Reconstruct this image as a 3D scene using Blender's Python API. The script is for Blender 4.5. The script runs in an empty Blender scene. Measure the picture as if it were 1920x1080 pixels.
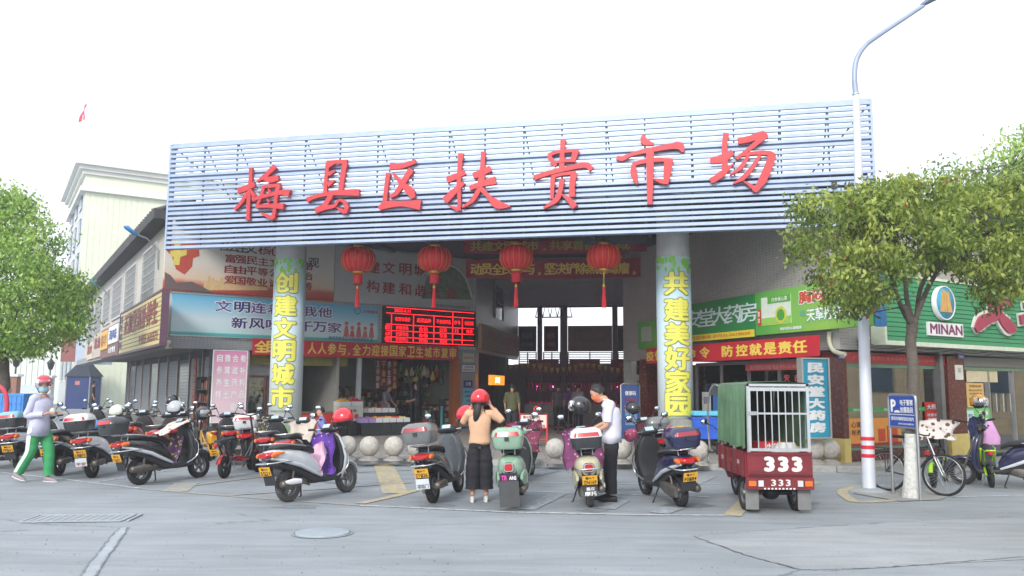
import bpy, bmesh, math, random
from mathutils import Vector, Matrix, Euler
random.seed(7)
S = bpy.context.scene
COL = S.collection
PI = math.pi
R = math.radians
# ------------------------------------------------------------------ camera
FPX, CX, CY = 1550.0, 960.0, 540.0
CAMH, PITCH, ROLL = 1.72, R(6.8), R(0.35)
_f = Vector((0, math.cos(PITCH), math.sin(PITCH)))
_r0 = Vector((1, 0, 0)); _u0 = Vector((0, -math.sin(PITCH), math.cos(PITCH)))
_r = _r0 * math.cos(ROLL) + _u0 * math.sin(ROLL)
_u = -_r0 * math.sin(ROLL) + _u0 * math.cos(ROLL)
cam = bpy.data.cameras.new('camera'); camo = bpy.data.objects.new('camera', cam); COL.objects.link(camo)
cam.sensor_width = 36; cam.lens = 36 * FPX / 1920; cam.clip_end = 2000; cam.clip_start = .1
M = Matrix((_r, _u, -_f)).transposed().to_4x4(); M.translation = Vector((0, 0, CAMH))
camo.matrix_world = M
S.camera = camo
# ------------------------------------------------------------------ light
SUN_EL, SUN_AZ = R(29), R(-160)      # azimuth measured from +Y clockwise; the sun stands behind the camera, left
w = bpy.data.worlds.new('World'); S.world = w; w.use_nodes = True
nt = w.node_tree; nt.nodes.clear()
sky = nt.nodes.new('ShaderNodeTexSky'); sky.sky_type = 'NISHITA'; sky.sun_disc = False
sky.sun_elevation = SUN_EL; sky.sun_rotation = SUN_AZ; sky.dust_density = 4; sky.air_density = 1.2
mx = nt.nodes.new('ShaderNodeMixRGB'); mx.inputs[0].default_value = .88; mx.inputs[2].default_value = (8.6, 9.0, 9.6, 1)
bg = nt.nodes.new('ShaderNodeBackground'); bg.inputs[1].default_value = .115
wo = nt.nodes.new('ShaderNodeOutputWorld')
nt.links.new(sky.outputs[0], mx.inputs[1]); nt.links.new(mx.outputs[0], bg.inputs[0]); nt.links.new(bg.outputs[0], wo.inputs[0])
sun = bpy.data.lights.new('sun', 'SUN'); sun.energy = 1.75; sun.angle = R(14); sun.color = (1, .95, .88)
suno = bpy.data.objects.new('sun', sun); COL.objects.link(suno)
sd = Vector((math.sin(SUN_AZ) * math.cos(SUN_EL), math.cos(SUN_AZ) * math.cos(SUN_EL), math.sin(SUN_EL)))
suno.rotation_euler = sd.to_track_quat('Z', 'Y').to_euler()
S.view_settings.view_transform = 'Standard'; S.view_settings.look = 'None'
S.view_settings.exposure = 0.68; S.view_settings.gamma = 1
S.render.engine = 'CYCLES'
S.cycles.max_bounces = 6; S.cycles.diffuse_bounces = 3; S.cycles.glossy_bounces = 3; S.cycles.transparent_max_bounces = 12
S.cycles.use_denoising = True
S.cycles.caustics_reflective = False; S.cycles.caustics_refractive = False

# ------------------------------------------------------------------ where a sight line meets the place
def ray(px, py): return _f + _r * ((px - CX) / FPX) + _u * ((CY - py) / FPX)
def G(px, py, z=0.0):
    d = ray(px, py); t = (z - CAMH) / d.z
    return Vector((d.x * t, d.y * t, z))
def D(px, py, y):
    d = ray(px, py); t = y / d.y
    return Vector((d.x * t, y, CAMH + d.z * t))
class Plane:
    def __init__(s, x, y, ux, uy, off=0):
        l = math.hypot(ux, uy); s.u = Vector((ux / l, uy / l, 0)); s.n = Vector((-s.u.y, s.u.x, 0))
        s.o = Vector((x, y, 0)) + s.n * off; s.ang = math.atan2(s.u.y, s.u.x)
    def hit(s, px, py):
        d = ray(px, py); c = Vector((0, 0, CAMH))
        t = (s.o - c).dot(s.n) / d.dot(s.n); p = c + d * t
        return (p - s.o).dot(s.u), p.z
    def at(s, a, z=0, back=0): return s.o + s.u * a + s.n * back + Vector((0, 0, z))
    def shift(s, back): return Plane(s.o.x + s.n.x * back, s.o.y + s.n.y * back, s.u.x, s.u.y)

# ------------------------------------------------------------------ materials
def lin(c): return tuple(((v / 255) / 12.92 if v / 255 <= .04045 else ((v / 255 + .055) / 1.055) ** 2.4) for v in c)
_mats = {}
def mat(name, rgb, rough=.5, metal=0, var=.12, scale=6.0, bump=0.0, bscale=40, emit=None, coat=0, alpha=None, spec=.5):
    if name in _mats: return _mats[name]
    m = bpy.data.materials.new(name); m.use_nodes = True; n = m.node_tree.nodes; L = m.node_tree.links
    b = n['Principled BSDF']; c = lin(rgb)
    b.inputs['Roughness'].default_value = rough; b.inputs['Metallic'].default_value = metal
    b.inputs['Coat Weight'].default_value = coat; b.inputs['Specular IOR Level'].default_value = spec
    tc = n.new('ShaderNodeTexCoord')
    if var:
        no = n.new('ShaderNodeTexNoise'); no.inputs['Scale'].default_value = scale; no.inputs['Detail'].default_value = 6
        no.inputs['Roughness'].default_value = .65
        L.new(tc.outputs['Object'], no.inputs['Vector'])
        cr = n.new('ShaderNodeValToRGB'); cr.color_ramp.elements[0].position = .3; cr.color_ramp.elements[1].position = .7
        cr.color_ramp.elements[0].color = tuple(v * (1 - var) for v in c) + (1,)
        cr.color_ramp.elements[1].color = tuple(min(1, v * (1 + var * .7)) for v in c) + (1,)
        L.new(no.outputs['Fac'], cr.inputs[0]); L.new(cr.outputs[0], b.inputs['Base Color'])
        mr = n.new('ShaderNodeMapRange'); mr.inputs[3].default_value = max(0, rough - .1); mr.inputs[4].default_value = min(1, rough + .12)
        L.new(no.outputs['Fac'], mr.inputs[0]); L.new(mr.outputs[0], b.inputs['Roughness'])
    else: b.inputs['Base Color'].default_value = c + (1,)
    if bump:
        n2 = n.new('ShaderNodeTexNoise'); n2.inputs['Scale'].default_value = bscale; n2.inputs['Detail'].default_value = 5
        L.new(tc.outputs['Object'], n2.inputs['Vector'])
        bp = n.new('ShaderNodeBump'); bp.inputs['Strength'].default_value = bump; bp.inputs['Distance'].default_value = .02
        L.new(n2.outputs['Fac'], bp.inputs['Height']); L.new(bp.outputs[0], b.inputs['Normal'])
    if emit: b.inputs['Emission Color'].default_value = c + (1,); b.inputs['Emission Strength'].default_value = emit
    _mats[name] = m
    return m
def glass_mat(name, tint=(.75, .85, .85), refl=.12, rough=.0):
    if name in _mats: return _mats[name]
    m = bpy.data.materials.new(name); m.use_nodes = True; n = m.node_tree.nodes; L = m.node_tree.links; n.clear()
    o = n.new('ShaderNodeOutputMaterial'); mi = n.new('ShaderNodeMixShader'); t = n.new('ShaderNodeBsdfTransparent'); g = n.new('ShaderNodeBsdfGlossy')
    fr = n.new('ShaderNodeFresnel'); fr.inputs[0].default_value = 1.5
    ad = n.new('ShaderNodeMath'); ad.inputs[1].default_value = refl; ad.use_clamp = True
    t.inputs[0].default_value = tint + (1,); g.inputs[0].default_value = (1, 1, 1, 1); g.inputs['Roughness'].default_value = rough
    L.new(fr.outputs[0], ad.inputs[0]); L.new(ad.outputs[0], mi.inputs[0]); L.new(t.outputs[0], mi.inputs[1]); L.new(g.outputs[0], mi.inputs[2]); L.new(mi.outputs[0], o.inputs[0])
    _mats[name] = m; return m
def tile_mat(name, rgb, mortar, tw=.1, th=.05, rough=.35, axes='xz', offset=0.0, msize=.006):
    if name in _mats: return _mats[name]
    m = bpy.data.materials.new(name); m.use_nodes = True; n = m.node_tree.nodes; L = m.node_tree.links
    b = n['Principled BSDF']; tc = n.new('ShaderNodeTexCoord'); sp = n.new('ShaderNodeSeparateXYZ'); cb = n.new('ShaderNodeCombineXYZ')
    L.new(tc.outputs['Object'], sp.inputs[0]); L.new(sp.outputs[axes[0].upper()], cb.inputs[0]); L.new(sp.outputs[axes[1].upper()], cb.inputs[1])
    br = n.new('ShaderNodeTexBrick'); br.offset = offset; br.inputs['Scale'].default_value = 1
    br.inputs['Brick Width'].default_value = tw; br.inputs['Row Height'].default_value = th; br.inputs['Mortar Size'].default_value = msize
    c = lin(rgb)
    br.inputs['Color1'].default_value = tuple(v * .92 for v in c) + (1,); br.inputs['Color2'].default_value = tuple(min(1, v * 1.08) for v in c) + (1,)
    br.inputs['Mortar'].default_value = lin(mortar) + (1,)
    L.new(cb.outputs[0], br.inputs[0])
    no = n.new('ShaderNodeTexNoise'); no.inputs['Scale'].default_value = .9; no.inputs['Detail'].default_value = 7
    L.new(tc.outputs['Object'], no.inputs['Vector'])
    mr = n.new('ShaderNodeMapRange'); mr.inputs[3].default_value = .72; mr.inputs[4].default_value = 1.15; L.new(no.outputs['Fac'], mr.inputs[0])
    mu = n.new('ShaderNodeMixRGB'); mu.blend_type = 'MULTIPLY'; mu.inputs[0].default_value = 1
    L.new(br.outputs[0], mu.inputs[1]); L.new(mr.outputs[0], mu.inputs[2]); L.new(mu.outputs[0], b.inputs['Base Color'])
    b.inputs['Roughness'].default_value = rough
    bp = n.new('ShaderNodeBump'); bp.inputs['Strength'].default_value = .4; bp.inputs['Distance'].default_value = .004; bp.invert = True
    L.new(br.outputs['Fac'], bp.inputs['Height']); L.new(bp.outputs[0], b.inputs['Normal'])
    _mats[name] = m; return m
def ramp_mat(name, stops, axis='Z', lo=0, hi=1, rough=.45, wav=0.0):
    """printed board: colour bands along a local axis of the board"""
    if name in _mats: return _mats[name]
    m = bpy.data.materials.new(name); m.use_nodes = True; n = m.node_tree.nodes; L = m.node_tree.links
    b = n['Principled BSDF']; tc = n.new('ShaderNodeTexCoord'); sp = n.new('ShaderNodeSeparateXYZ'); L.new(tc.outputs['Object'], sp.inputs[0])
    mr = n.new('ShaderNodeMapRange'); mr.inputs[1].default_value = lo; mr.inputs[2].default_value = hi; L.new(sp.outputs[axis], mr.inputs[0])
    src = mr.outputs[0]
    if wav:
        no = n.new('ShaderNodeTexNoise'); no.inputs['Scale'].default_value = 1.3; L.new(tc.outputs['Object'], no.inputs['Vector'])
        a = n.new('ShaderNodeMath'); a.operation = 'MULTIPLY_ADD'; a.inputs[1].default_value = wav; L.new(no.outputs['Fac'], a.inputs[0]); L.new(src, a.inputs[2]); 
        s2 = n.new('ShaderNodeMath'); s2.operation = 'SUBTRACT'; s2.inputs[1].default_value = wav * .5; L.new(a.outputs[0], s2.inputs[0]); src = s2.outputs[0]
    cr = n.new('ShaderNodeValToRGB'); e = cr.color_ramp.elements
    e[0].position = stops[0][0]; e[0].color = lin(stops[0][1]) + (1,); e[1].position = stops[-1][0]; e[1].color = lin(stops[-1][1]) + (1,)
    for p, c in stops[1:-1]:
        x = e.new(p); x.color = lin(c) + (1,)
    L.new(src, cr.inputs[0]); L.new(cr.outputs[0], b.inputs['Base Color']); b.inputs['Roughness'].default_value = rough
    _mats[name] = m; return m

# ------------------------------------------------------------------ objects
def tag(o, label=None, cat=None, group=None, kind=None):
    if label: o['label'] = label
    if cat: o['category'] = cat
    if group: o['group'] = group
    if kind: o['kind'] = kind
    return o
def empty(name, loc, rz=0, label=None, cat=None, group=None):
    o = bpy.data.objects.new(name, None); COL.objects.link(o); o.location = loc
    o.rotation_euler = (0, 0, rz); o.empty_display_size = .2
    return tag(o, label, cat, group)
def link(name, me, parent=None, loc=(0, 0, 0), rot=(0, 0, 0)):
    o = bpy.data.objects.new(name, me); COL.objects.link(o); o.parent = parent; o.location = loc; o.rotation_euler = rot
    return o
class MB:
    def __init__(s): s.v = []; s.f = []; s.mi = []; s.sm = []; s.m = 0; s.T = None; s.smooth = False
    def add(s, vs, fs, smooth=None):
        b = len(s.v)
        for p in vs:
            p = Vector(p); s.v.append(tuple(s.T @ p) if s.T else tuple(p))
        for f in fs:
            s.f.append(tuple(b + i for i in f)); s.mi.append(s.m); s.sm.append(s.smooth if smooth is None else smooth)
        return s
    def box(s, x0, x1, y0, y1, z0, z1, bev=0):
        if bev:
            b = bev
            vs = []; 
            for (z, i) in ((z0, b), (z0 + b, 0), (z1 - b, 0), (z1, b)):
                a0, a1, c0, c1 = x0 + i, x1 - i, y0 + i, y1 - i
                vs += [(a0 + b, c0, z), (a1 - b, c0, z), (a1, c0 + b, z), (a1, c1 - b, z), (a1 - b, c1, z), (a0 + b, c1, z), (a0, c1 - b, z), (a0, c0 + b, z)]
            fs = [tuple(range(7, -1, -1)), tuple(range(24, 32))]
            for k in range(3):
                for i in range(8): fs.append((k * 8 + i, k * 8 + (i + 1) % 8, k * 8 + 8 + (i + 1) % 8, k * 8 + 8 + i))
            return s.add(vs, fs)
        return s.add([(x0, y0, z0), (x1, y0, z0), (x1, y1, z0), (x0, y1, z0), (x0, y0, z1), (x1, y0, z1), (x1, y1, z1), (x0, y1, z1)],
                     [(3, 2, 1, 0), (4, 5, 6, 7), (0, 1, 5, 4), (1, 2, 6, 5), (2, 3, 7, 6), (3, 0, 4, 7)])
    def cbox(s, c, sz, bev=0): return s.box(c[0] - sz[0] / 2, c[0] + sz[0] / 2, c[1] - sz[1] / 2, c[1] + sz[1] / 2, c[2] - sz[2] / 2, c[2] + sz[2] / 2, bev)
    def rings(s, rs, closed=False, caps=True, smooth=True):
        n = len(rs[0]); vs = [p for r in rs for p in r]; fs = []; m = len(rs)
        for k in range(m if closed else m - 1):
            a, b = k * n, ((k + 1) % m) * n
            for i in range(n): fs.append((a + i, a + (i + 1) % n, b + (i + 1) % n, b + i))
        s.add(vs, fs, smooth)
        if caps and not closed: s.add(rs[0], [tuple(range(n - 1, -1, -1))], False); s.add(rs[-1], [tuple(range(n))], False)
        return s
    def tube(s, pts, r, n=8, closed=False, caps=True):
        pts = [Vector(p) for p in pts]; m = len(pts); rr = r if isinstance(r, (list, tuple)) else [r] * m
        rs = []; up = None
        for i, p in enumerate(pts):
            if closed: t = pts[(i + 1) % m] - pts[i - 1]
            else: t = pts[min(i + 1, m - 1)] - pts[max(i - 1, 0)]
            if t.length < 1e-9: t = Vector((0, 0, 1))
            t.normalize()
            if up is None: up = Vector((0, 0, 1)) if abs(t.z) < .9 else Vector((1, 0, 0))
            a = t.cross(up)
            if a.length < 1e-4: up = Vector((1, 0, 0)) if abs(t.x) < .9 else Vector((0, 1, 0)); a = t.cross(up)
            a.normalize(); b = a.cross(t).normalized(); up = b
            rs.append([p + (a * math.cos(2 * PI * k / n) + b * math.sin(2 * PI * k / n)) * rr[i] for k in range(n)])
        return s.rings(rs, closed, caps)
    def lathe(s, prof, n=24, axis='z', c=(0, 0, 0), caps=False):
        rs = []
        for (r, h) in prof:
            ring = []
            for k in range(n):
                a = 2 * PI * k / n; x, y = r * math.cos(a), r * math.sin(a)
                p = (x, y, h) if axis == 'z' else ((x, h, -y) if axis == 'y' else (h, x, y))
                ring.append((p[0] + c[0], p[1] + c[1], p[2] + c[2]))
            rs.append(ring)
        return s.rings(rs, False, caps)
    def loft(s, secs, axis='x', n=16, e=2.4, caps=True, c=(0, 0, 0)):
        """secs: (pos, off1, off2, half1, half2) super-ellipse rings; axis x: off/half in y,z; axis z: x,y"""
        rs = []
        for sc in secs:
            p, o1, o2, h1, h2 = sc[:5]; ee = sc[5] if len(sc) > 5 else e; ring = []
            for k in range(n):
                a = 2 * PI * k / n; ca, sa = math.cos(a), math.sin(a)
                q1 = o1 + h1 * abs(ca) ** (2 / ee) * (1 if ca >= 0 else -1); q2 = o2 + h2 * abs(sa) ** (2 / ee) * (1 if sa >= 0 else -1)
                t = (p, q1, q2) if axis == 'x' else ((q1, q2, p) if axis == 'z' else (q2, p, q1))
                ring.append((t[0] + c[0], t[1] + c[1], t[2] + c[2]))
            rs.append(ring)
        return s.rings(rs, False, caps)
    def ball(s, c, r, n=12, m=8, sq=(1, 1, 1)):
        rs = []
        for i in range(m + 1):
            t = PI * i / m; q = max(math.sin(t), .02)
            rs.append([(c[0] + r * sq[0] * q * math.cos(2 * PI * k / n), c[1] + r * sq[1] * q * math.sin(2 * PI * k / n), c[2] - r * sq[2] * math.cos(t)) for k in range(n)])
        return s.rings(rs)
    def prism(s, poly, y0, y1):      # polygon in x,z extruded along y
        n = len(poly)
        s.add([(x, y0, z) for x, z in poly] + [(x, y1, z) for x, z in poly], [tuple(range(n)), tuple(range(2 * n - 1, n - 1, -1))] + [(i, n + i, n + (i + 1) % n, (i + 1) % n) for i in range(n)], False)
        return s
    def mesh(s, name, mats):
        me = bpy.data.meshes.new(name); me.from_pydata(s.v, [], s.f)
        for m in (mats if isinstance(mats, (list, tuple)) else [mats]): me.materials.append(m)
        me.polygons.foreach_set('material_index', s.mi); me.polygons.foreach_set('use_smooth', s.sm); me.update()
        return me
    def build(s, name, mats, parent=None, loc=(0, 0, 0), rot=(0, 0, 0)):
        return link(name, s.mesh(name, mats), parent, loc, rot)
def bxo(name, m, b, parent=None, bev=0, **k): return MB().box(*b, bev=bev).build(name, m, parent, **k)
def catmull(pts, sub=5):
    out = []; n = len(pts)
    if n < 3: return [tuple(p) for p in pts]
    for i in range(n - 1):
        p0, p1, p2, p3 = pts[max(i - 1, 0)], pts[i], pts[i + 1], pts[min(i + 2, n - 1)]
        for k in range(sub):
            t = k / sub
            out.append(tuple(.5 * (2 * b + (c - a) * t + (2 * a - 5 * b + 4 * c - d) * t * t + (3 * b - a - 3 * c + d) * t ** 3) for a, b, c, d in zip(p0, p1, p2, p3)))
    out.append(tuple(pts[-1])); return out

# ------------------------------------------------------------------ lettering
_tc = {}
def text_raw(s, bold):
    k = (s, bold)
    if k in _tc: return _tc[k]
    c = bpy.data.curves.new('lettering', 'FONT'); c.body = s; c.offset = bold; c.resolution_u = 2; c.fill_mode = 'FRONT'
    o = bpy.data.objects.new('tmp', c); COL.objects.link(o)
    me = bpy.data.meshes.new_from_object(o.evaluated_get(bpy.context.evaluated_depsgraph_get()))
    bpy.data.objects.remove(o); bpy.data.curves.remove(c)
    vs = [tuple(v.co) for v in me.vertices]; fs = [tuple(p.vertices) for p in me.polygons]; bpy.data.meshes.remove(me)
    if not vs: vs = [(0, 0, 0)]
    x0, x1 = min(v[0] for v in vs), max(v[0] for v in vs); y0, y1 = min(v[1] for v in vs), max(v[1] for v in vs)
    _tc[k] = (vs, fs, x0, x1, y0, y1); return _tc[k]
def text(s, x0, x1, z0, z1, m, parent, y=-.006, bold=.012, vertical=False, depth=.004, name='lettering', fit=True, bend=None, slant=0, grow=0):
    """lettering in the local x,z plane of the parent, seen from -y, filling the given rectangle"""
    b = MB()
    if vertical:
        chars = [c for c in s]; n = len(chars); ch = (z1 - z0) / n
        cells = [(c, x0, x1, z1 - (i + .94) * ch, z1 - (i + .06) * ch) for i, c in enumerate(chars) if c != ' ']
    else: cells = [(s, x0, x1, z0, z1)]
    for (c, a0, a1, c0, c1) in cells:
        a0 -= grow; a1 += grow; c0 -= grow; c1 += grow
        vs, fs, tx0, tx1, ty0, ty1 = text_raw(c, 0.0)
        sx = (a1 - a0) / max(tx1 - tx0, 1e-6); sz = (c1 - c0) / max(ty1 - ty0, 1e-6)
        if not fit: sx = sz = min(sx, sz)
        ax, az = (a0 + a1) / 2, (c0 + c1) / 2; mx_, mz_ = (tx0 + tx1) / 2, (ty0 + ty1) / 2
        # heavier weights: the thin face is laid down several times, shifted by the stroke's extra half-width
        eb = max(0, bold) * .8
        if eb <= .001: sh = [(0, 0)]
        elif eb < .045: sh = [(0, 0), (1, 0), (-1, 0), (0, .7), (0, -.7)]
        else: sh = [(0, 0), (1, 0), (-1, 0), (0, .8), (0, -.8), (.7, .6), (-.7, .6), (.7, -.6), (-.7, -.6)]
        kx, kz = 1 - 2 * eb / max(tx1 - tx0, .1), 1 - 1.6 * eb / max(ty1 - ty0, .1)
        for k, (dx, dz) in enumerate(sh):
            q = [(ax + ((v[0] - mx_) * kx + dx * eb) * sx, y - k * .0004, az + ((v[1] - mz_) * kz + dz * eb) * sz) for v in vs]
            b.add(q, fs, False)
    me = b.mesh(name, m)
    if bend:
        bm = bmesh.new(); bm.from_mesh(me)
        for i in range(1, 12):
            xx = x0 - .02 + (x1 - x0 + .04) * i / 12
            bmesh.ops.bisect_plane(bm, geom=bm.verts[:] + bm.edges[:] + bm.faces[:], plane_co=(xx, 0, 0), plane_no=(1, 0, 0))
        for v in bm.verts:
            a = v.co.x / bend; rr = bend - v.co.y
            v.co.x = math.sin(a) * rr; v.co.y = -math.cos(a) * rr
        bm.to_mesh(me); bm.free()
    return link(name, me, parent)
def board(name, P, x0, x1, yt, yb, m, off=-.08, th=.08, label=None, cat=None, group=None, parent=None, frame=None, fw=.05, kind=None):
    """a flat board mounted on wall plane P: left edge at sight column x0 from yt to yb, right edge at x1"""
    Q = P.shift(off); s0, zt = Q.hit(x0, yt); _, zb = Q.hit(x0, yb); s1, _ = Q.hit(x1, (yt + yb) / 2)
    w, h = s1 - s0, zt - zb
    o = MB().box(0, w, 0, th, 0, h).build(name, m, parent, Q.at(s0, zb), (0, 0, Q.ang))
    tag(o, label, cat, group, kind)
    if frame:
        fb = MB(); d = .012
        fb.box(-fw, w + fw, -d, th + .002, h, h + fw); fb.box(-fw, w + fw, -d, th + .002, -fw, 0); fb.box(-fw, 0, -d, th + .002, 0, h); fb.box(w, w + fw, -d, th + .002, 0, h)
        fb.build('frame', frame, o)
    return o, w, h
# common materials
BLACKP = mat('black_plastic', (38, 40, 44), .45, var=.2)
RUBBER = mat('tyre_rubber', (34, 34, 36), .85, var=.2, bump=.2)
CHROME = mat('chrome', (205, 208, 212), .22, 1, var=.05)
STEEL = mat('brushed_steel', (178, 182, 186), .35, .9, var=.1)
ALU = mat('aluminium_frame', (190, 192, 190), .4, .6, var=.1)
WHITEP = mat('white_paint', (228, 230, 232), .45, var=.05)
DARKM = mat('dark_metal', (52, 54, 58), .5, .5, var=.2)
# ================================================================== wall planes of the place
C0 = Vector((-10.06, 24.0, 0))                      # left building corner
PL = Plane(C0.x, C0.y, .80, .60)                    # left shopfront, receding to the right
PS = Plane(C0.x, C0.y, .5225, -.8526)               # side wall of the left building (s grows towards the corner)
CR = Vector((7.26, 18.3, 0))                        # right building corner
PR = Plane(CR.x, CR.y, .358, -.934)                 # pharmacy wall (s = 0 at the corner, negative deeper)
PM = Plane(CR.x, CR.y, .848, .53)                   # right-hand frontage
TU = Vector((.9755, -.2198, 0))
PT = Plane(4.0 * .93, 20.3 * .93, TU.x, TU.y)                   # big sign screen
LE = PL.at(10.92)                                   # end of left shopfront = mouth of the hall
PHL = Plane(LE.x, LE.y, .174, .985)                 # hall, left wall
RE = PR.at(-9.9)
PHR = Plane(RE.x, RE.y, -.174, -.985)               # hall, right wall
HB0 = PHL.at(9.4)
PHB = Plane(HB0.x, HB0.y, .985, -.174)              # hall, back wall
COLZ = 0.12
# ------------------------------------------------------------------ ground
def concrete(name, rgb, k=1.0):
    m = bpy.data.materials.new(name); m.use_nodes = True; n = m.node_tree.nodes; L = m.node_tree.links
    b = n['Principled BSDF']; tc = n.new('ShaderNodeTexCoord')
    a = n.new('ShaderNodeTexNoise'); a.inputs['Scale'].default_value = .35; a.inputs['Detail'].default_value = 9; a.inputs['Roughness'].default_value = .62
    f = n.new('ShaderNodeTexNoise'); f.inputs['Scale'].default_value = 55; f.inputs['Detail'].default_value = 4
    st = n.new('ShaderNodeTexNoise'); st.inputs['Scale'].default_value = 2.2; st.inputs['Detail'].default_value = 8; st.inputs['Distortion'].default_value = 1.2
    mp = n.new('ShaderNodeMapping'); mp.inputs['Scale'].default_value = (.25, 1.4, 1); mp.inputs['Rotation'].default_value = (0, 0, .2)
    L.new(tc.outputs['Object'], mp.inputs[0]); L.new(mp.outputs[0], st.inputs[0])
    L.new(tc.outputs['Object'], a.inputs[0]); L.new(tc.outputs['Object'], f.inputs[0])
    c = lin(rgb); cr = n.new('ShaderNodeValToRGB'); e = cr.color_ramp.elements
    e[0].position = .32; e[0].color = tuple(v * .82 for v in c) + (1,); e[1].position = .68; e[1].color = tuple(v * 1.12 for v in c) + (1,)
    L.new(a.outputs['Fac'], cr.inputs[0])
    mr = n.new('ShaderNodeMapRange'); mr.inputs[1].default_value = .3; mr.inputs[2].default_value = .7; mr.inputs[3].default_value = .9; mr.inputs[4].default_value = 1.08; L.new(f.outputs['Fac'], mr.inputs[0])
    m2 = n.new('ShaderNodeMapRange'); m2.inputs[1].default_value = .35; m2.inputs[2].default_value = .65; m2.inputs[3].default_value = .86; m2.inputs[4].default_value = 1.04; L.new(st.outputs['Fac'], m2.inputs[0])
    mm = n.new('ShaderNodeMath'); mm.operation = 'MULTIPLY'; L.new(mr.outputs[0], mm.inputs[0]); L.new(m2.outputs[0], mm.inputs[1])
    mu = n.new('ShaderNodeMixRGB'); mu.blend_type = 'MULTIPLY'; mu.inputs[0].default_value = 1; L.new(cr.outputs[0], mu.inputs[1]); L.new(mm.outputs[0], mu.inputs[2])
    L.new(mu.outputs[0], b.inputs['Base Color']); b.inputs['Roughness'].default_value = .8
    bp = n.new('ShaderNodeBump'); bp.inputs['Strength'].default_value = .25; bp.inputs['Distance'].default_value = .01; L.new(f.outputs['Fac'], bp.inputs['Height']); L.new(bp.outputs[0], b.inputs['Normal'])
    return m
CONC = concrete('road_concrete', (145, 152, 158)); CONC2 = concrete('patch_concrete', (152, 157, 161)); CONC3 = concrete('joint_fill_concrete', (158, 167, 174))
PAVE = tile_mat('paving_slabs', (158, 156, 153), (112, 110, 108), .4, .4, .8, 'xy', .5, .01)
def sheet(name, pts, z, m, kind='structure', th=None):
    b = MB(); n = len(pts)
    if th: b.add([(p[0], p[1], z) for p in pts] + [(p[0], p[1], z - th) for p in pts], [tuple(range(n))] + [(i, n + i, n + (i + 1) % n, (i + 1) % n) for i in range(n)])
    else: b.add([(p[0], p[1], z) for p in pts], [tuple(range(n))])
    o = b.build(name, m)
    bm = bmesh.new(); bm.from_mesh(o.data); bmesh.ops.recalc_face_normals(bm, faces=bm.faces)
    if not th and bm.faces[:][0].normal.z < 0: bmesh.ops.reverse_faces(bm, faces=bm.faces[:])
    bm.to_mesh(o.data); bm.free()
    return tag(o, kind=kind)
sheet('ground', [(-260, -60), (260, -60), (260, 400), (-260, 400)], 0, CONC)
def gp(l): return [G(a, b) for a, b in l]
# right-hand lighter concrete bay and the grey joint strip on the left
sheet('road_patch', gp([(1300, 1006), (1500, 990), (1700, 978), (1925, 969), (1990, 1046), (1760, 1058), (1640, 1066), (1500, 1069), (1400, 1042)]), .004, CONC2)
sheet('joint_fill', gp([(224, 990), (240, 989), (232, 1003), (222, 1017), (205, 1040), (196, 1054), (178, 1083), (150, 1084), (168, 1056), (190, 1030), (208, 1006)]), .004, CONC3)
def strip(name, px, wd, m, z=.006, kind='structure', jit=0, parent=None, world=False):
    P = [Vector(p) for p in px] if world else [G(*p) for p in px]
    Lf, Rt = [], []
    for i, p in enumerate(P):
        t = (P[min(i + 1, len(P) - 1)] - P[max(i - 1, 0)]).normalized(); nn = Vector((-t.y, t.x, 0)); k = wd / 2 * (1 + random.uniform(-jit, jit))
        Lf.append(p + nn * k); Rt.append(p - nn * k)
    b = MB(); vs = [(p.x, p.y, z) for p in Lf] + [(p.x, p.y, z) for p in Rt]; n = len(P)
    b.add(vs, [(n + i, n + i + 1, i + 1, i) for i in range(n - 1)])
    return tag(b.build(name, m, parent), kind=kind)
def worn(name, rgb, cover=.5, under=(138, 146, 153)):
    m = bpy.data.materials.new(name); m.use_nodes = True; n = m.node_tree.nodes; L = m.node_tree.links; b = n['Principled BSDF']
    tc = n.new('ShaderNodeTexCoord'); no = n.new('ShaderNodeTexNoise'); no.inputs['Scale'].default_value = 9; no.inputs['Detail'].default_value = 9; no.inputs['Roughness'].default_value = .75
    L.new(tc.outputs['Object'], no.inputs[0]); cr = n.new('ShaderNodeValToRGB'); e = cr.color_ramp.elements
    e[0].position = cover - .08; e[0].color = lin(rgb) + (1,); e[1].position = cover + .1; e[1].color = lin(under) + (1,)
    L.new(no.outputs['Fac'], cr.inputs[0]); L.new(cr.outputs[0], b.inputs['Base Color']); b.inputs['Roughness'].default_value = .75; return m
WLINE = worn('worn_white_line', (196, 201, 204), .52); YLINE = worn('worn_yellow_line', (192, 176, 132), .52); YPALE = worn('faded_yellow_line', (180, 168, 138), .46); WPALE = worn('faded_white_line', (176, 183, 188), .45)
CRK = mat('crack_dark', (126, 133, 139), .9, var=.3)
def sub(px, n=14, j=0):
    out = []
    for i in range(len(px) - 1):
        for k in range(n):
            t = k / n; out.append((px[i][0] + (px[i + 1][0] - px[i][0]) * t + random.uniform(-j, j), px[i][1] + (px[i + 1][1] - px[i][1]) * t + random.uniform(-j, j) * .3))
    out.append(px[-1]); return out
strip('parking_line', sub([(0, 886), (120, 899), (262, 916)]), .09, WLINE)
strip('parking_line', sub([(262, 917), (500, 936), (690, 949)]), .1, YPALE, z=.0065)
strip('parking_line', sub([(675, 948), (960, 961), (1210, 966), (1372, 967)]), .09, WLINE, z=.007)
strip('parking_line', sub([(1000, 905), (1160, 908), (1350, 907)]), .08, WLINE)
strip('parking_line', sub([(905, 919), (1160, 927), (1330, 932)]), .08, WLINE)
strip('parking_line', sub([(180, 905), (330, 880)]), .07, WLINE, z=.008)
strip('parking_line', sub([(330, 893), (420, 900)]), .07, WLINE, z=.008)
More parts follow.
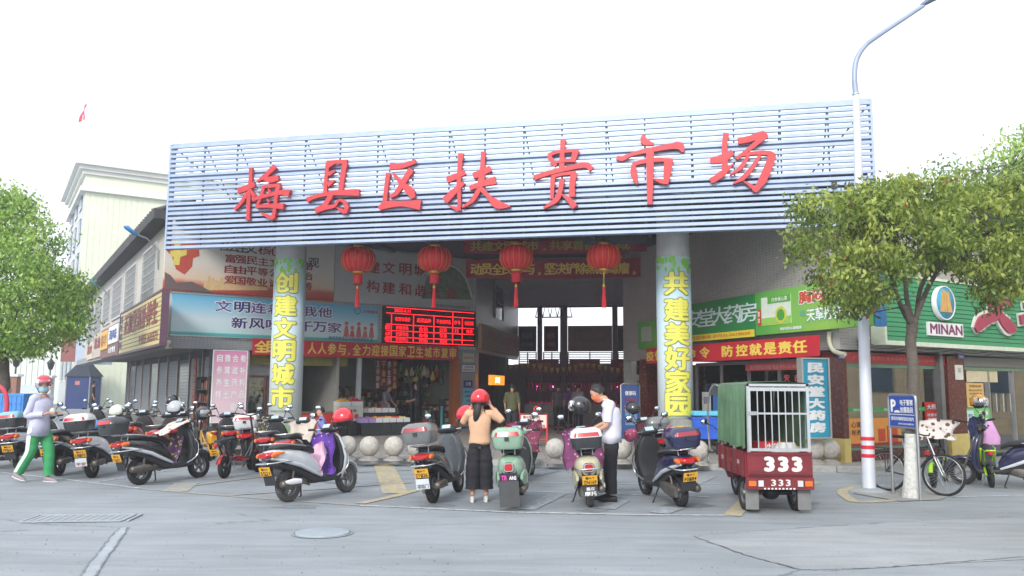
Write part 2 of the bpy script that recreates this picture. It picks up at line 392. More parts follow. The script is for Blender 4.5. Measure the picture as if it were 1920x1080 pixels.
for a in (((995, 892), (1038, 883)), ((985, 956), (1048, 926)), ((1135, 955), (1165, 938)), ((1235, 963), (1268, 952)), ((1290, 912), (1330, 893))):
    strip('bay_marking', sub(a), .28, WPALE, z=.009)
strip('hatch_marking', sub([(328, 922), (350, 906)]), .4, YPALE, z=.008)
strip('hatch_marking', sub([(718, 870), (742, 926)]), .42, YLINE, z=.009)
strip('hatch_marking', sub([(340, 914), (500, 893), (770, 882)]), .09, YPALE, z=.0095)
strip('hatch_marking', sub([(420, 930), (600, 918), (775, 905)]), .09, YPALE, z=.0095)
strip('hatch_marking', sub([(675, 945), (740, 931), (780, 920)]), .16, YLINE, z=.010)
strip('hatch_marking', sub([(1372, 968), (1392, 948), (1402, 934)]), .24, YLINE, z=.010)
strip('hatch_marking', sub([(1500, 912), (1530, 905)]), .2, YLINE, z=.008)
strip('kerb_marking', sub(catmull([(1640, 912), (1600, 914), (1580, 922), (1590, 934), (1612, 942), (1690, 938)], 6), 2), .17, YLINE, z=.008)
strip('parking_line', sub([(1730, 934), (1920, 929)]), .08, WLINE, z=.006)
strip('parking_line', sub([(1560, 885), (1690, 893)]), .08, YPALE, z=.006)
for k, px in enumerate(([(0, 974), (60, 982), (130, 986), (245, 990)], [(0, 997), (55, 994)], [(224, 991), (208, 1006), (190, 1030), (168, 1056), (150, 1083)], [(240, 989), (232, 1003), (222, 1017), (205, 1040), (196, 1054), (178, 1083)],
                        [(1300, 1006), (1400, 998), (1500, 991), (1600, 984), (1760, 976), (1920, 968)], [(1300, 1006), (1400, 1042), (1500, 1069), (1560, 1071)], [(1500, 1069), (1470, 1079), (1440, 1085)], [(1560, 1070), (1700, 1062), (1920, 1045)],
                        [(405, 982), (500, 977), (560, 976)], [(445, 963), (505, 977)], [(1415, 960), (1500, 950), (1580, 948)], [(1645, 920), (1690, 937), (1780, 938)], [(700, 990), (960, 978)])):
    strip('road_crack', sub(px, 16, 2.2), .014 if k < 9 else .009, CRK, z=.011, jit=.8)
# manholes
def disc(b, c, r, z, n=36):
    b.add([(c.x + r * math.cos(2 * PI * i / n), c.y + r * math.sin(2 * PI * i / n), z) for i in range(n)], [tuple(range(n))]); return b
mh = G(605, 1000); MHM = mat('manhole_cover', (150, 161, 170), .7, var=.15, bump=.3, bscale=30)
b = MB(); b.lathe([(0.0, .016), (.30, .016), (.315, .012), (.315, 0)], 40, c=(0, 0, 0)); o = b.build('manhole_cover', MHM, None, (mh.x, mh.y, .004)); tag(o, 'round pale manhole cover in the road left of centre', 'manhole cover')
MB().lathe([(.325, .004), (.345, .006), (.36, .004)], 40).build('rim', mat('manhole_rim', (134, 143, 150), .8), o)
ga, gb2 = G(95, 974), G(208, 974); dg_ = empty('drain_grate', (G(150, 973).x, G(150, 973).y, .004), .12, 'rectangular drain grate in the road at the left', 'drain grate')
GR = mat('grate_iron', (158, 167, 174), .7, .2, bump=.2)
MB().box(-.6, .6, -.28, .28, 0, .004).build('pit', mat('drain_pit', (143, 150, 156), .9), dg_)
for i in range(13): bxo('bar', GR, (-.58 + i * .095, -.58 + i * .095 + .045, -.25, .25, .0042, .008), dg_)
MB().box(-.6, .6, -.3, -.27, .004, .016).box(-.6, .6, .27, .3, .004, .016).box(-.62, -.59, -.27, .27, .004, .016).box(.66, .69, -.27, .27, .004, .016).build('frame', mat('grate_frame', (160, 168, 174), .8), dg_)
# kerb and raised forecourt
KA, KB = G(380, 862), G(1625, 887)
kd = (KB - KA).normalized(); kn = Vector((-kd.y, kd.x, 0)); KL = (KB - KA).length
KR2 = KB + Vector((.75, .66, 0)).normalized() * 13
fp = [KA + kn * .16, KB + kn * .16, KR2, KR2 + Vector((0, 40, 0)), Vector((-20, 75, 0)), C0 + PS.u * -26 - PS.n * 1.0, C0 - PS.n * 1.0 + PS.u * 2.0, KA + kn * .16 - kd * .2]
sheet('forecourt', fp, COLZ, PAVE, th=.2)
KM = mat('kerb_granite', (158, 160, 158), .8, var=.25, scale=9, bump=.3)
kerb = empty('kerb', KA, math.atan2(kd.y, kd.x)); kerb['kind'] = 'structure'
i = 0; x = 0.0
while x < KL:
    l = min(1.0, KL - x)
    if l > .1: MB().box(x + .006, x + l - .006, 0, .155, -.05, COLZ + .004, bev=.012).build('kerb_stone', KM, kerb, (0, 0, random.uniform(-.003, .003)))
    x += l
k2 = empty('kerb', KB, math.atan2(KR2.y - KB.y, KR2.x - KB.x)); k2['kind'] = 'structure'
for i in range(12): MB().box(i + .006, i + .994, 0, .155, -.05, COLZ + .004, bev=.012).build('kerb_stone', KM, k2, (0, 0, random.uniform(-.003, .003)))

# ------------------------------------------------------------------ far left: office block, corrugated wall, gate posts, tent
def wall_box(name, P, s0, s1, z0, z1, m, back=0, th=.3, kind=None, parent=None):
    o = MB().box(0, s1 - s0, 0, th, z0, z1).build(name, m, parent, P.at(s0, 0, back), (0, 0, P.ang))
    return tag(o, kind=kind)
OY = 60; oc = D(150, 500, OY); oc.z = 0; POF = Plane(oc.x, oc.y, .848, .53); POS = Plane(oc.x, oc.y, .5225, -.8526)
otop = POF.hit(152, 303)[1]
off_ = empty('office_block', oc, POF.ang, 'pale green tall office block with a white cornice behind the left shops', 'building')
CORR = mat('pale_green_ribbed_cladding', (222, 228, 206), .6, var=.08, scale=.6)
b = MB(); n = 70
for i in range(n): b.box(i * .4, i * .4 + .36, .01, .3, 0, otop - 2.2)
b.box(0, n * .4, .03, .35, 0, otop - 2.2); b.build('front_wall', CORR, off_)
MB().box(-.0, .3, .36, 14, 0, otop - 2.2).build('side_wall', mat('office_side_wall', (196, 202, 206), .6), off_)
CORN = mat('office_cornice', (222, 224, 220), .6, var=.06, scale=1)
MB().box(-.35, 28, -.35, .3, otop - 2.2, otop - 1.85).box(-.35, 0, .3, 14, otop - 2.2, otop - 1.85).build('string_course', CORN, off_)
MB().box(-.02, 28, -.02, 14, otop - 1.85, otop - .9).build('parapet', CORR, off_)
b = MB()
for (z0, z1, p) in ((-.9, -.6, .25), (-.6, -.3, .5), (-.3, 0, .8)): b.box(-p, 28.5, -p, .0, otop + z0, otop + z1); b.box(-p, 0, 0, 14 + p, otop + z0, otop + z1)
b.box(0, 28.5, 0, 14, otop - .32, otop - .02)
b.build('cornice', CORN, off_)
OGL = mat('office_window_glass', (92, 112, 128), .15, .1)
for k in range(6):
    for j in range(3):
        wnd = bxo('window', OGL, (-.06, 0, 1.6 + j * 4.1, 3.9 + j * 4.1, 2.0 + k * 2.6, 3.7 + k * 2.6), off_)
        MB().box(-.1, -.062, 1.5 + j * 4.1, 4.0 + j * 4.1, 3.7 + k * 2.6, 3.8 + k * 2.6).box(-.1, -.062, 1.5 + j * 4.1, 4.0 + j * 4.1, 1.9 + k * 2.6, 2.0 + k * 2.6).box(-.1, -.062, 2.7 + j * 4.1, 2.8 + j * 4.1, 2.0 + k * 2.6, 3.7 + k * 2.6).build('frame', WHITEP, wnd)
bxo('vent_pipe', mat('vent_grey', (150, 160, 172), .5), (7.6, 7.9, 2, 2.3, otop - .02, otop + 1.9), off_)
fpx = D(147, 296, OY + 2); fl = empty('flagpole', (fpx.x, fpx.y, otop - .3), 0, 'thin flagpole with a small red flag on the office roof', 'flagpole')
fh = D(158, 196, OY + 2).z - otop + .3; fx = D(158, 196, OY + 2).x - fpx.x
MB().tube([(0, 0, 0), (fx, 0, fh)], [.05, .03], 8).build('pole', WHITEP, fl)
b = MB(); rows = []
for i in range(8):
    t = i / 7; rows.append([(fx + .05 - t * .45, .08 * math.sin(i), fh - .0 - t * 1.45), (fx + .16 - .1 * t, .12 * math.sin(i + 1.3), fh + .1 - t * 1.3)])
for i in range(7): b.add([rows[i][0], rows[i][1], rows[i + 1][1], rows[i + 1][0]], [(0, 1, 2, 3)])
b.build('flag', mat('flag_red', (226, 70, 96), .7), fl)
# corrugated boundary wall
wy = 72; a0, a1 = D(-160, 650, wy), D(200, 660, wy); ztop = D(110, 648, wy).z
b = MB(); nn_ = int((a1.x - a0.x) / .5)
for i in range(nn_): b.box(a0.x + i * .5, a0.x + i * .5 + .36, wy - .06, wy, 0, ztop)
b.box(a0.x, a1.x, wy, wy + .2, 0, ztop); o = b.build('boundary_wall', mat('white_corrugated_sheet', (214, 222, 214), .5, var=.06), None); tag(o, 'long white corrugated metal wall far behind the blue tent', 'wall')
o = MB().box(D(108, 660, wy + 2).x, D(150, 660, wy + 2).x, wy + 2, wy + 6, 0, D(125, 660, wy).z + .9).build('shed', mat('brown_roof', (104, 92, 88), .8)); tag(o, 'small brown-roofed shed above the corrugated wall', 'shed')
o = MB().box(D(30, 0, wy - 8).x * 1.0 - 2, D(62, 0, wy - 8).x + 3.2, wy - 8, wy - 7.8, 0, D(50, 722, wy - 8).z).build('notice_wall', mat('notice_board_pale', (196, 208, 214), .6)); tag(o, 'low pale wall with notice boards beside the brick gate post', 'wall')
for (px, bw, zt_) in ((22, 14, 706), (88, 12, 708)):
    y0 = 50 if px < 50 else 62; q = D(px, 740, y0); t = empty('gate_post', (q.x, q.y, 0), 0, 'brick gate post with a white cap and a lantern beside the left tree' if px < 50 else 'pale gate post with a black lantern behind the girl in green trousers', 'gate post', 'gate posts at the far left')
    hh = D(px, zt_, y0).z; ww = bw * y0 / FPX
    bm_ = tile_mat('gate_brick', (150, 96, 78), (170, 160, 150), .24, .08, .8) if px < 50 else mat('gate_plaster', (196, 194, 186), .7)
    MB().box(-ww / 2, ww / 2, 0, ww, 0, hh).build('pillar', bm_, t); MB().box(-ww / 2 - .1, ww / 2 + .1, -.1, ww + .1, hh, hh + .15).build('cap', WHITEP, t)
    lp = MB().lathe([(.04, 0), (.04, .4), (.16, .5), (.26, .9), (.3, .95), (.08, 1.2), (.02, 1.35)], 8, c=(0, ww / 2, hh + .15)).build('lamp', BLACKP, t)
# blue tent
tY = 58; ta = D(122, 750, tY); tb = D(166, 750, tY); tp = D(146, 690, tY).z; te = D(146, 706, tY).z; wv = tb.x - ta.x
tt = empty('pop_up_tent', (ta.x, ta.y, 0), 0, 'dark blue pop-up tent with closed sides at the end of the side street', 'tent')
TB = mat('tent_blue', (34, 58, 112), .7, var=.2, scale=3)
b = MB(); b.add([(0, 0, 0), (wv, 0, 0), (wv, 0, te), (0, 0, te)], [(0, 1, 2, 3)]); b.add([(0, 0, 0), (0, wv, 0), (0, wv, te), (0, 0, te)], [(0, 1, 2, 3)]); b.add([(wv, 0, 0), (wv, wv, 0), (wv, wv, te), (wv, 0, te)], [(0, 1, 2, 3)]); b.build('side_panel', TB, tt)
b = MB(); e = .12; b.add([(-e, -e, te), (wv + e, -e, te), (wv + e, wv + e, te), (-e, wv + e, te), (wv / 2, wv / 2, tp + .9)], [(0, 1, 4), (1, 2, 4), (2, 3, 4), (3, 0, 4)]); b.build('roof', mat('tent_roof', (30, 44, 62), .7), tt)
for x_, y_ in ((0, 0), (wv, 0), (0, wv), (wv, wv)): MB().tube([(x_, y_, 0), (x_, y_, te)], .04, 6).build('leg', STEEL, tt)
MB().box(wv * .38, wv * .58, -.01, -.004, te * .74, te * .86).build('emblem', mat('tent_emblem', (196, 120, 110), .7), tt)

random.seed(31)
STN = mat('road_stain', (122, 129, 135), .7, var=.35, scale=5)
for px, py, rr in ((560, 950, .22), (820, 948, .16), (960, 958, .2), (1110, 958, .14), (1290, 948, .25), (300, 905, .3), (1180, 918, .18), (1450, 940, .4), (1300, 885, .2), (640, 905, .2)):
    q = G(px, py); n = 16; sheet('road_stain', [(q.x + rr * random.uniform(.6, 1.3) * 1.5 * math.cos(2 * PI * i / n), q.y + rr * random.uniform(.6, 1.3) * math.sin(2 * PI * i / n)) for i in range(n)], .0035, STN)
SPK = mat('litter_grit', (150, 140, 124), .9, var=.5, scale=3); b = MB()
for i in range(700):
    q = G(random.uniform(0, 1920), random.uniform(872, 1075)); a = random.random() * 6; r_ = random.uniform(.004, .014); b.add([(q.x + r_ * math.cos(a), q.y + r_ * math.sin(a), .002), (q.x + r_ * math.cos(a + 2), q.y + r_ * math.sin(a + 2.2), .002), (q.x + r_ * math.cos(a + 4.1), q.y + r_ * math.sin(a + 4), .012)], [(0, 1, 2)])
tag(b.build('grit', SPK), kind='stuff')
# ================================================================== left building
TILE_W = tile_mat('white_wall_tiles', (202, 206, 208), (160, 164, 166), .11, .11, .3)
TILE_G = tile_mat('grey_wall_tiles', (156, 160, 165), (130, 134, 140), .11, .055, .35)
TILE_D = tile_mat('shaded_grey_tiles', (158, 155, 152), (182, 180, 178), .13, .065, .4)
PLAST = mat('cream_plaster', (196, 192, 184), .8, var=.12, scale=1.2)
zs = 2.78; ROOFZ = 6.55
lb = empty('shop_building', C0, 0, 'two-storey market building on the left with billboards and ground floor shops', 'building')
def child(o, parent):
    o.parent = parent; o.matrix_parent_inverse = Matrix.Translation(-parent.location) if parent.rotation_euler[2] == 0 else (Matrix.Translation(parent.location) @ Matrix.Rotation(parent.rotation_euler[2], 4, 'Z')).inverted(); return o
LFL = 10.92
child(wall_box('upper_wall', PL, 0, LFL, 3.05, ROOFZ, TILE_W, th=.25), lb)
child(wall_box('tile_band', PL, -.02, LFL, zs, 3.05, TILE_G, back=-.03, th=.28), lb)
child(wall_box('side_wall', PS, -28, -.002, 3.05, ROOFZ, PLAST, back=0, th=.25), lb)
child(wall_box('side_ledge', PS, -28, .06, zs, 3.05, mat('ledge_grey', (146, 148, 150), .7), back=-.35, th=.6), lb)
# soffit over the recessed ground floor and floor slab above
b = MB(); p = [C0 + PS.n * .25 , PL.at(LFL), PL.at(LFL, 0, 4), PS.at(-28, 0, 4), PS.at(-28, 0, .25)]
b.add([(q.x, q.y, 3.0) for q in p], [(0, 1, 2, 3, 4)]); child(b.build('ceiling', mat('soffit_grey', (120, 122, 124), .8)), lb)
# roof with dark overhang
b = MB(); p = [C0 - PS.n * .5 - PL.n * .05, PS.at(-28.3, 0, -.5), PS.at(-28.3, 0, 5), PL.at(LFL, 0, 5)]; p.append(PL.at(LFL, 0, 0))
n = len(p); b.add([(q.x, q.y, ROOFZ) for q in p] + [(q.x, q.y, ROOFZ + .28) for q in p], [tuple(range(n - 1, -1, -1)), tuple(range(n, 2 * n))] + [(i, (i + 1) % n, n + (i + 1) % n, n + i) for i in range(n)])
child(b.build('roof', mat('dark_roof_edge', (70, 72, 76), .8, var=.3, scale=2)), lb)
b = MB()
for i in range(60):
    q = PS.at(-28 + i * .466, ROOFZ + .3, -.48); b.T = Matrix.Translation(q) @ Matrix.Rotation(PS.ang, 4, 'Z'); b.tube([(0, 0, 0), (0, 1.2, .5)], .07, 6)
b.T = None; child(b.build('roof_tiles', mat('roof_tile_dark', (84, 84, 88), .8, var=.3)), lb)
# windows with lattice
GLD = mat('dark_window_glass', (60, 68, 76), .12, var=.2); WFR = mat('window_white_frame', (196, 198, 200), .5)
LAT = mat('window_lattice', (176, 180, 184), .5)
for k, (x0, x1, yt, yb) in enumerate(((270, 294, 470, 558), (237, 256, 505, 580), (213, 230, 529, 594), (196, 208, 548, 606), (179, 192, 565, 637), (167, 177, 579, 645))):
    s0, zt_ = PS.hit(x0, (yt + yb) / 2); s1, _ = PS.hit(x1, (yt + yb) / 2); _, zt_ = PS.hit((x0 + x1) / 2, yt); _, zb_ = PS.hit((x0 + x1) / 2, yb); zb_ = max(zb_, 3.3); zt_ = min(zt_, 6.25)
    wd = s1 - s0; q = PS.at(s0, zb_, -.02)
    win = MB().box(0, wd, 0, .015, 0, zt_ - zb_).build('window', GLD, None, q, (0, 0, PS.ang)); child(win, lb); h_ = zt_ - zb_
    MB().box(-.06, 0, -.05, .03, -.06, h_ + .06).box(wd, wd + .06, -.05, .03, -.06, h_ + .06).box(0, wd, -.05, .03, h_, h_ + .06).box(0, wd, -.05, .03, -.06, 0).build('frame', WFR, win)
    b = MB(); nx, nz = max(3, int(wd / .28)), max(4, int(h_ / .25))
    for i in range(1, nx): b.box(wd * i / nx - .012, wd * i / nx + .012, -.045, -.02, 0, h_)
    for i in range(1, nz): b.box(0, wd, -.043, -.022, h_ * i / nz - .012, h_ * i / nz + .012)
    b.build('grille', LAT, win)
# side street signs
o, wd, h_ = board('shop_sign', PS, 228, 303, 597, 655, mat('slat_back', (176, 160, 118), .6), off=-.42, th=.12, label='long yellow slatted shop sign with dark red characters on the side wall near the corner', cat='shop sign')
h_ = PS.shift(-.42).hit(303, 548)[1] - PS.shift(-.42).hit(303, 644)[1]; zb_ = PS.shift(-.42).hit(303, 644)[1]; o.location.z = zb_
o.data.transform(Matrix.Diagonal((1, 1, h_ / max(1e-6, max(v.co.z for v in o.data.vertices)), 1)))
SLY = mat('sign_slat_yellow', (208, 192, 138), .5, var=.08)
for i in range(11): bxo('slat', SLY, (.03, wd - .03, -.03, 0, h_ * i / 11 + .012, h_ * (i + 1) / 11 - .012), o)
REDT = mat('sign_dark_red', (134, 34, 38), .5, var=.1)
b = MB(); b.box(-.05, wd + .05, -.05, .14, -.06, 0).box(-.05, wd + .05, -.05, .14, h_, h_ + .06).box(wd, wd + .06, -.05, .14, 0, h_).box(-.05, 0, -.05, .14, 0, h_).build('frame', mat('sign_frame_purple', (88, 60, 78), .5), o)
text('正和堂滋补养生', wd * .14, wd * .93, h_ * .4, h_ * .93, REDT, o, y=-.045, bold=.05, depth=.05)
text('专营店 2635573', wd * .55, wd * .95, h_ * .08, h_ * .3, REDT, o, y=-.04, bold=.03)
text('百年老店', wd * .01, wd * .09, h_ * .1, h_ * .95, mat('sign_navy', (40, 48, 96), .5), o, y=-.045, bold=.05, vertical=True)
zbB = zb_
def side_sign(x0, x1, yt, yb, m, label, nm='shop_sign', off=-.42):
    Q = PS.shift(off); s0, _ = Q.hit(x0, (yt + yb) / 2); s1, _ = Q.hit(x1, (yt + yb) / 2); zt2, zb2 = Q.hit(x1, yt)[1], Q.hit(x1, yb)[1]
    o = MB().box(0, s1 - s0, 0, .12, 0, zt2 - zb2).build(nm, m, None, Q.at(s0, zb2), (0, 0, Q.ang)); tag(o, label, 'shop sign', 'shop signs along the side street'); return o, s1 - s0, zt2 - zb2
o, wd, h_ = side_sign(190, 226, 602, 663, mat('sign_maroon', (112, 66, 62), .5), 'dark maroon side-street sign with a yellow block and a white logo')
MB().box(wd * .02, wd * .42, -.04, 0, h_ * .28, h_ * .92).build('yellow_panel', mat('sign_gold', (214, 166, 60), .5), o); text('裕丰', wd * .06, wd * .38, h_ * .4, h_ * .8, mat('gold_dark', (168, 110, 30), .5), o, y=-.05, bold=.04)
MB().box(wd * .46, wd * .92, -.04, 0, h_ * .4, h_ * .95).build('white_panel', WHITEP, o); text('海味', wd * .5, wd * .88, h_ * .5, h_ * .85, mat('sign_blue', (60, 90, 160), .5), o, y=-.05, bold=.04)
text('批发零售', wd * .46, wd * .8, h_ * .1, h_ * .3, WHITEP, o, y=-.01, bold=.04)
o, wd, h_ = side_sign(176, 189, 622, 668, mat('sign_pale', (186, 170, 160), .5), 'narrow pale sign with red characters left of the maroon sign'); text('粮油', wd * .1, wd * .9, h_ * .35, h_ * .85, REDT, o, y=-.01, bold=.05)
o, wd, h_ = side_sign(163, 174, 640, 672, mat('sign_pale2', (200, 190, 170), .5), 'narrow cream sign with red characters at the far end of the row'); text('副食', wd * .1, wd * .9, h_ * .3, h_ * .85, REDT, o, y=-.01, bold=.05)
q = D(140, 680, 52); o = MB().box(0, .9, 0, 3, 0, 3.2).build('box_sign', mat('box_sign_blue_grey', (172, 186, 206), .6), None, (q.x, 52, 3.0)); tag(o, 'plain blue-grey box sign beyond the end of the side wall', 'sign')
o2 = MB().box(-.9, -.02, 0, .2, .1, 3.0).build('panel', mat('far_sign_red', (140, 84, 84), .6), o)
# recessed ground-floor front on the side street
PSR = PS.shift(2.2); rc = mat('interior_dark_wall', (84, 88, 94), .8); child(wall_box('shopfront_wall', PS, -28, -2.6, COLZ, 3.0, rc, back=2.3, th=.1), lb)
POST = mat('pinkish_steel_post', (186, 168, 158), .4, .4); SHUT = mat('steel_shutter', (132, 140, 148), .5, .3)
for s_ in (-26, -23.5, -21, -18.3, -15.8, -13.3, -10.8, -8.3, -5.8, -3.4):
    child(MB().box(-.05, .05, 0, .1, COLZ, 3.0).build('post', POST, None, PSR.at(s_), (0, 0, PSR.ang)), lb)
for k, s_ in enumerate((-25.9, -23.4, -20.9, -18.2, -15.7, -13.2, -10.7, -8.2, -5.7)):
    b = MB(); 
    for i in range(20): b.box(.08, 2.25, .05, .075 + .01 * (i % 2), COLZ + i * .13, COLZ + i * .13 + .12)
    child(b.build('shutter', SHUT if k % 3 else mat('glass_front_dark', (74, 86, 92), .15), None, PSR.at(s_), (0, 0, PSR.ang)), lb)
q = PSR.at(-6.8, 0, -.1); o = MB().box(0, .5, 0, .03, .4, 2.7).build('door_banner', mat('door_banner_red', (176, 40, 40), .6), None, q, (0, 0, PSR.ang)); tag(o, 'narrow red vertical banner with gold characters on the side-street shopfront', 'banner')
text('开业大吉欢迎光临', .1, .4, .5, 2.6, mat('gold_text', (226, 178, 70), .5), o, y=-.01, bold=.03, vertical=True)
# pillars of the corner arcade
for s_, nm in ((2.1, 'pillar'), (LFL - .75, 'pillar')):
    o = MB().box(0, .42 if s_ < 5 else .75, 0, .42, COLZ, zs + .01).build(nm, TILE_G, None, PL.at(s_, 0, .02), (0, 0, PL.ang)); child(o, lb)
# ------------------------------------------------------------------ billboards on the left
Q = PL
def hz(yl, x): return PL.shift(-.1).hit(x, yl)[1]
z_a, z_b, z_c, z_d = hz(640, 400), hz(553, 400), hz(549, 400), 6.3
s_l1, s_l2 = PL.shift(-.1).hit(321, 600)[0], PL.shift(-.1).hit(708, 610)[0]
def wallboard(name, s0, s1, z0, z1, m, label, cat, off=-.1, th=.08, P=PL, **k):
    o = MB().box(0, s1 - s0, 0, th, 0, z1 - z0).build(name, m, None, P.at(s0, z0, off), (0, 0, P.ang)); return tag(o, label, cat, **k), s1 - s0, z1 - z0
zlo, zhi = PL.shift(-.1).hit(321, 627)[1], PL.shift(-.1).hit(321, 549)[1]
skym = ramp_mat('billboard_sky', [(0, (66, 168, 172)), (.07, (96, 186, 186)), (.09, (196, 226, 232)), (.4, (206, 226, 234)), (.7, (150, 205, 232)), (1, (92, 180, 222))], 'Z', 0, zhi - zlo)
o, wd, h_ = wallboard('billboard', s_l1, s_l2, zlo, zhi, skym, 'long sky-blue billboard with purple and navy slogan under the white one', 'billboard')
MB().box(-.02, wd + .02, -.02, .1, -.03, 0).box(-.02, wd + .02, -.02, .1, h_, h_ + .03).build('frame', ALU, o)
PUR = mat('print_purple', (92, 62, 150), .5); NAV = mat('print_navy', (38, 42, 130), .5); WHT = mat('print_white', (236, 238, 240), .5)
def fx(px, P=PL, off=-.1): return P.shift(off).hit(px, 600)[0]
def row(chars, pxs, z0, z1, o, s0, mats, wdt=.46, bold=.03, y=-.006, halo=None):
    for c, px, mm in zip(chars, pxs, mats):
        x = fx(px) - s0; w_ = wdt
        if halo: text(c, x - w_ / 2, x + w_ / 2, z0, z1, halo, o, y=y + .003, bold=bold + .045, grow=.03)
        text(c, x - w_ / 2, x + w_ / 2, z0, z1, mm, o, y=y, bold=bold)
row('文明连着你我他', [418, 453, 484, 515, 546, 580, 609], h_ * .62, h_ * .90, o, s_l1, [PUR, NAV, PUR, PUR, PUR, PUR, PUR], halo=WHT, wdt=.5)
row('新风吹进千万家', [449, 482, 513, 545, 574, 600, 628], h_ * .22, h_ * .50, o, s_l1, [NAV, NAV, PUR, PUR, PUR, PUR, PUR], halo=WHT, wdt=.5)
text('梅州市梅县区市场监督管理局 宣', fx(617) - s_l1, fx(700) - s_l1, .05, .16, NAV, o, bold=.01)
b = MB(); 
for i, px in enumerate((650, 661, 673, 685, 697)):
    x = fx(px) - s_l1; hh = .28 if i % 2 else .42; yy = -.004 - i * .0012
    b.ball((x, yy, .18 + hh), .07, 10, 5, (1, .02, 1)); b.prism([(x - .1, .16), (x + .1, .16), (x + .05, .1 + hh), (x - .05, .1 + hh)], yy - .001, yy)
b.build('people_print', mat('print_salmon', (206, 106, 100), .6), o)
b = MB(); x = fx(675) - s_l1; b.lathe([(.09, -.004), (.13, -.004)], 20, 'y', (x - .1, 0, h_ * .86)); b.build('emblem', mat('emblem_grey', (120, 140, 170), .5), o)
text('文明梅州', x + .1, x + .65, h_ * .8, h_ * .9, mat('print_red', (200, 50, 50), .5), o, bold=.02)
# upper propaganda billboard
wb0, wb1 = zhi + .09, 6.35
sA0, sA1, sB1 = PL.shift(-.1).hit(308, 500)[0], PL.shift(-.1).hit(626, 540)[0], PL.shift(-.1).hit(888, 540)[0]
bbm = ramp_mat('billboard_white', [(0, (178, 60, 52)), (.12, (196, 96, 80)), (.2, (226, 200, 176)), (.45, (222, 218, 210)), (1, (208, 206, 204))], 'Z', 0, wb1 - wb0, wav=.12)
o, wd, h_ = wallboard('billboard', sA0, sA1, wb0, wb1, bbm, 'white billboard with red ribbon and three rows of red words at the upper left', 'billboard')
DRED = mat('print_dark_red', (160, 40, 48), .5); GREYT = mat('print_grey', (90, 92, 98), .5)
for r_, (z0, rows_) in enumerate(((485, [('富强', 427, 447), ('民主', 468, 489), ('文明', 511, 532), ('和谐', 553, 574)]), (505, [('自由', 427, 447), ('平等', 468, 489), ('公正', 511, 532), ('法治', 553, 574)]), (525, [('爱国', 427, 447), ('敬业', 468, 489), ('诚信', 511, 532), ('友善', 553, 574)]))):
    zc = PL.shift(-.1).hit(435, z0)[1] - wb0
    for t_, p0, p1 in rows_:
        for c, px in ((t_[0], p0), (t_[1], p1)):
            x = fx(px) - sA0; text(c, x - .17, x + .17, zc - .13, zc + .13, DRED, o, bold=.03)
zc = PL.shift(-.1).hit(440, 465)[1] - wb0
for c, px in zip('社会主义核心价值观', (415, 433, 449, 465, 490, 510, 530, 552, 584)): x = fx(px) - sA0; text(c, x - .2, x + .2, zc - .12 - (px > 580) * .25, zc + .2 - (px > 580) * .25, GREYT if px < 480 or px > 580 else DRED, o, bold=.03)
# ribbon, emblem and skyline printed on the billboard, each a thin layer
def poly_px(b, pts, y, s0=None, P=PL, off=-.1, z0=0):
    q = [P.shift(off).hit(*p) for p in pts]; b.prism([(a - s0, c - z0) for a, c in q][::-1], y - .003, y); return b
b = MB(); poly_px(b, [(340, 455), (372, 455), (374, 480), (362, 484), (360, 500), (346, 515), (330, 505), (322, 480), (312, 470), (312, 455)], -.002, sA0, z0=wb0); b.build('ribbon_print', mat('print_ribbon', (196, 84, 70), .6), o)
b = MB(); poly_px(b, [(327, 455), (338, 455), (338, 470), (350, 468), (350, 478), (338, 482), (336, 497), (324, 497), (326, 482), (318, 480), (320, 470), (326, 470)], -.008, sA0, z0=wb0); b.build('emblem_print', mat('print_yellow', (232, 214, 110), .6), o)
b = MB(); poly_px(b, [(309, 510), (320, 516), (330, 530), (360, 528), (384, 540), (400, 549), (309, 540)], -.005, sA0, z0=wb0); b.build('scroll_print', mat('print_scroll', (110, 96, 96), .6), o)
b = MB(); random.seed(3); x_ = 382
while x_ < 500:
    w_ = random.uniform(3, 7); t_ = random.uniform(516, 534); poly_px(b, [(x_, t_ + (x_ - 382) * .06), (x_ + w_, t_ + (x_ - 382) * .06), (x_ + w_, 545), (x_, 543)], -.002 - .0005 * (int(x_) % 5), sA0, z0=wb0); x_ += w_ - .5
b.build('skyline_print', mat('print_skyline', (222, 190, 140), .6), o)
o, wd, h_ = wallboard('billboard', sA1 + .02, sB1, wb0, wb1, mat('billboard_pale', (186, 188, 190), .5, var=.06, scale=1), 'pale grey billboard with red slogan above the red LED board', 'billboard')
sB0 = sA1 + .02; zc = PL.shift(-.1).hit(750, 503)[1] - wb0
def px_row(chars, pts, o, s0, z0, m, ww=.5, hh=.42, bold=.03, P=PL, off=-.1, y=-.008):
    for c, (px, py) in zip(chars, pts):
        s_, z_ = P.shift(off).hit(px, py); text(c, s_ - s0 - ww / 2, s_ - s0 + ww / 2, z_ - z0 - hh / 2, z_ - z0 + hh / 2, m, o, y=y, bold=bold)
px_row('共建文明城市', [(672, 500), (700, 501), (729, 502), (760, 505), (787, 507), (817, 509)], o, sB0, wb0, DRED)
px_row('构建和谐社会', [(699, 537), (729, 540), (759, 542), (787, 545), (815, 548), (845, 550)], o, sB0, wb0, DRED)
text('梅州市梅县区市场监督管理局 宣', fx(808) - sB0, fx(880) - sB0, .07, .17, GREYT, o, bold=.01)
b = MB(); poly_px(b, [(790, 560), (800, 520), (825, 500), (850, 500), (872, 520), (886, 548), (886, 562)], -.002, sB0, z0=wb0); b.build('park_print', mat('print_park_green', (112, 128, 108), .7, var=.5, scale=5), o)
arc = [PL.shift(-.1).hit(*p) for p in catmull([(770, 560), (785, 525), (815, 500), (848, 498), (872, 520), (886, 560)], 4)]
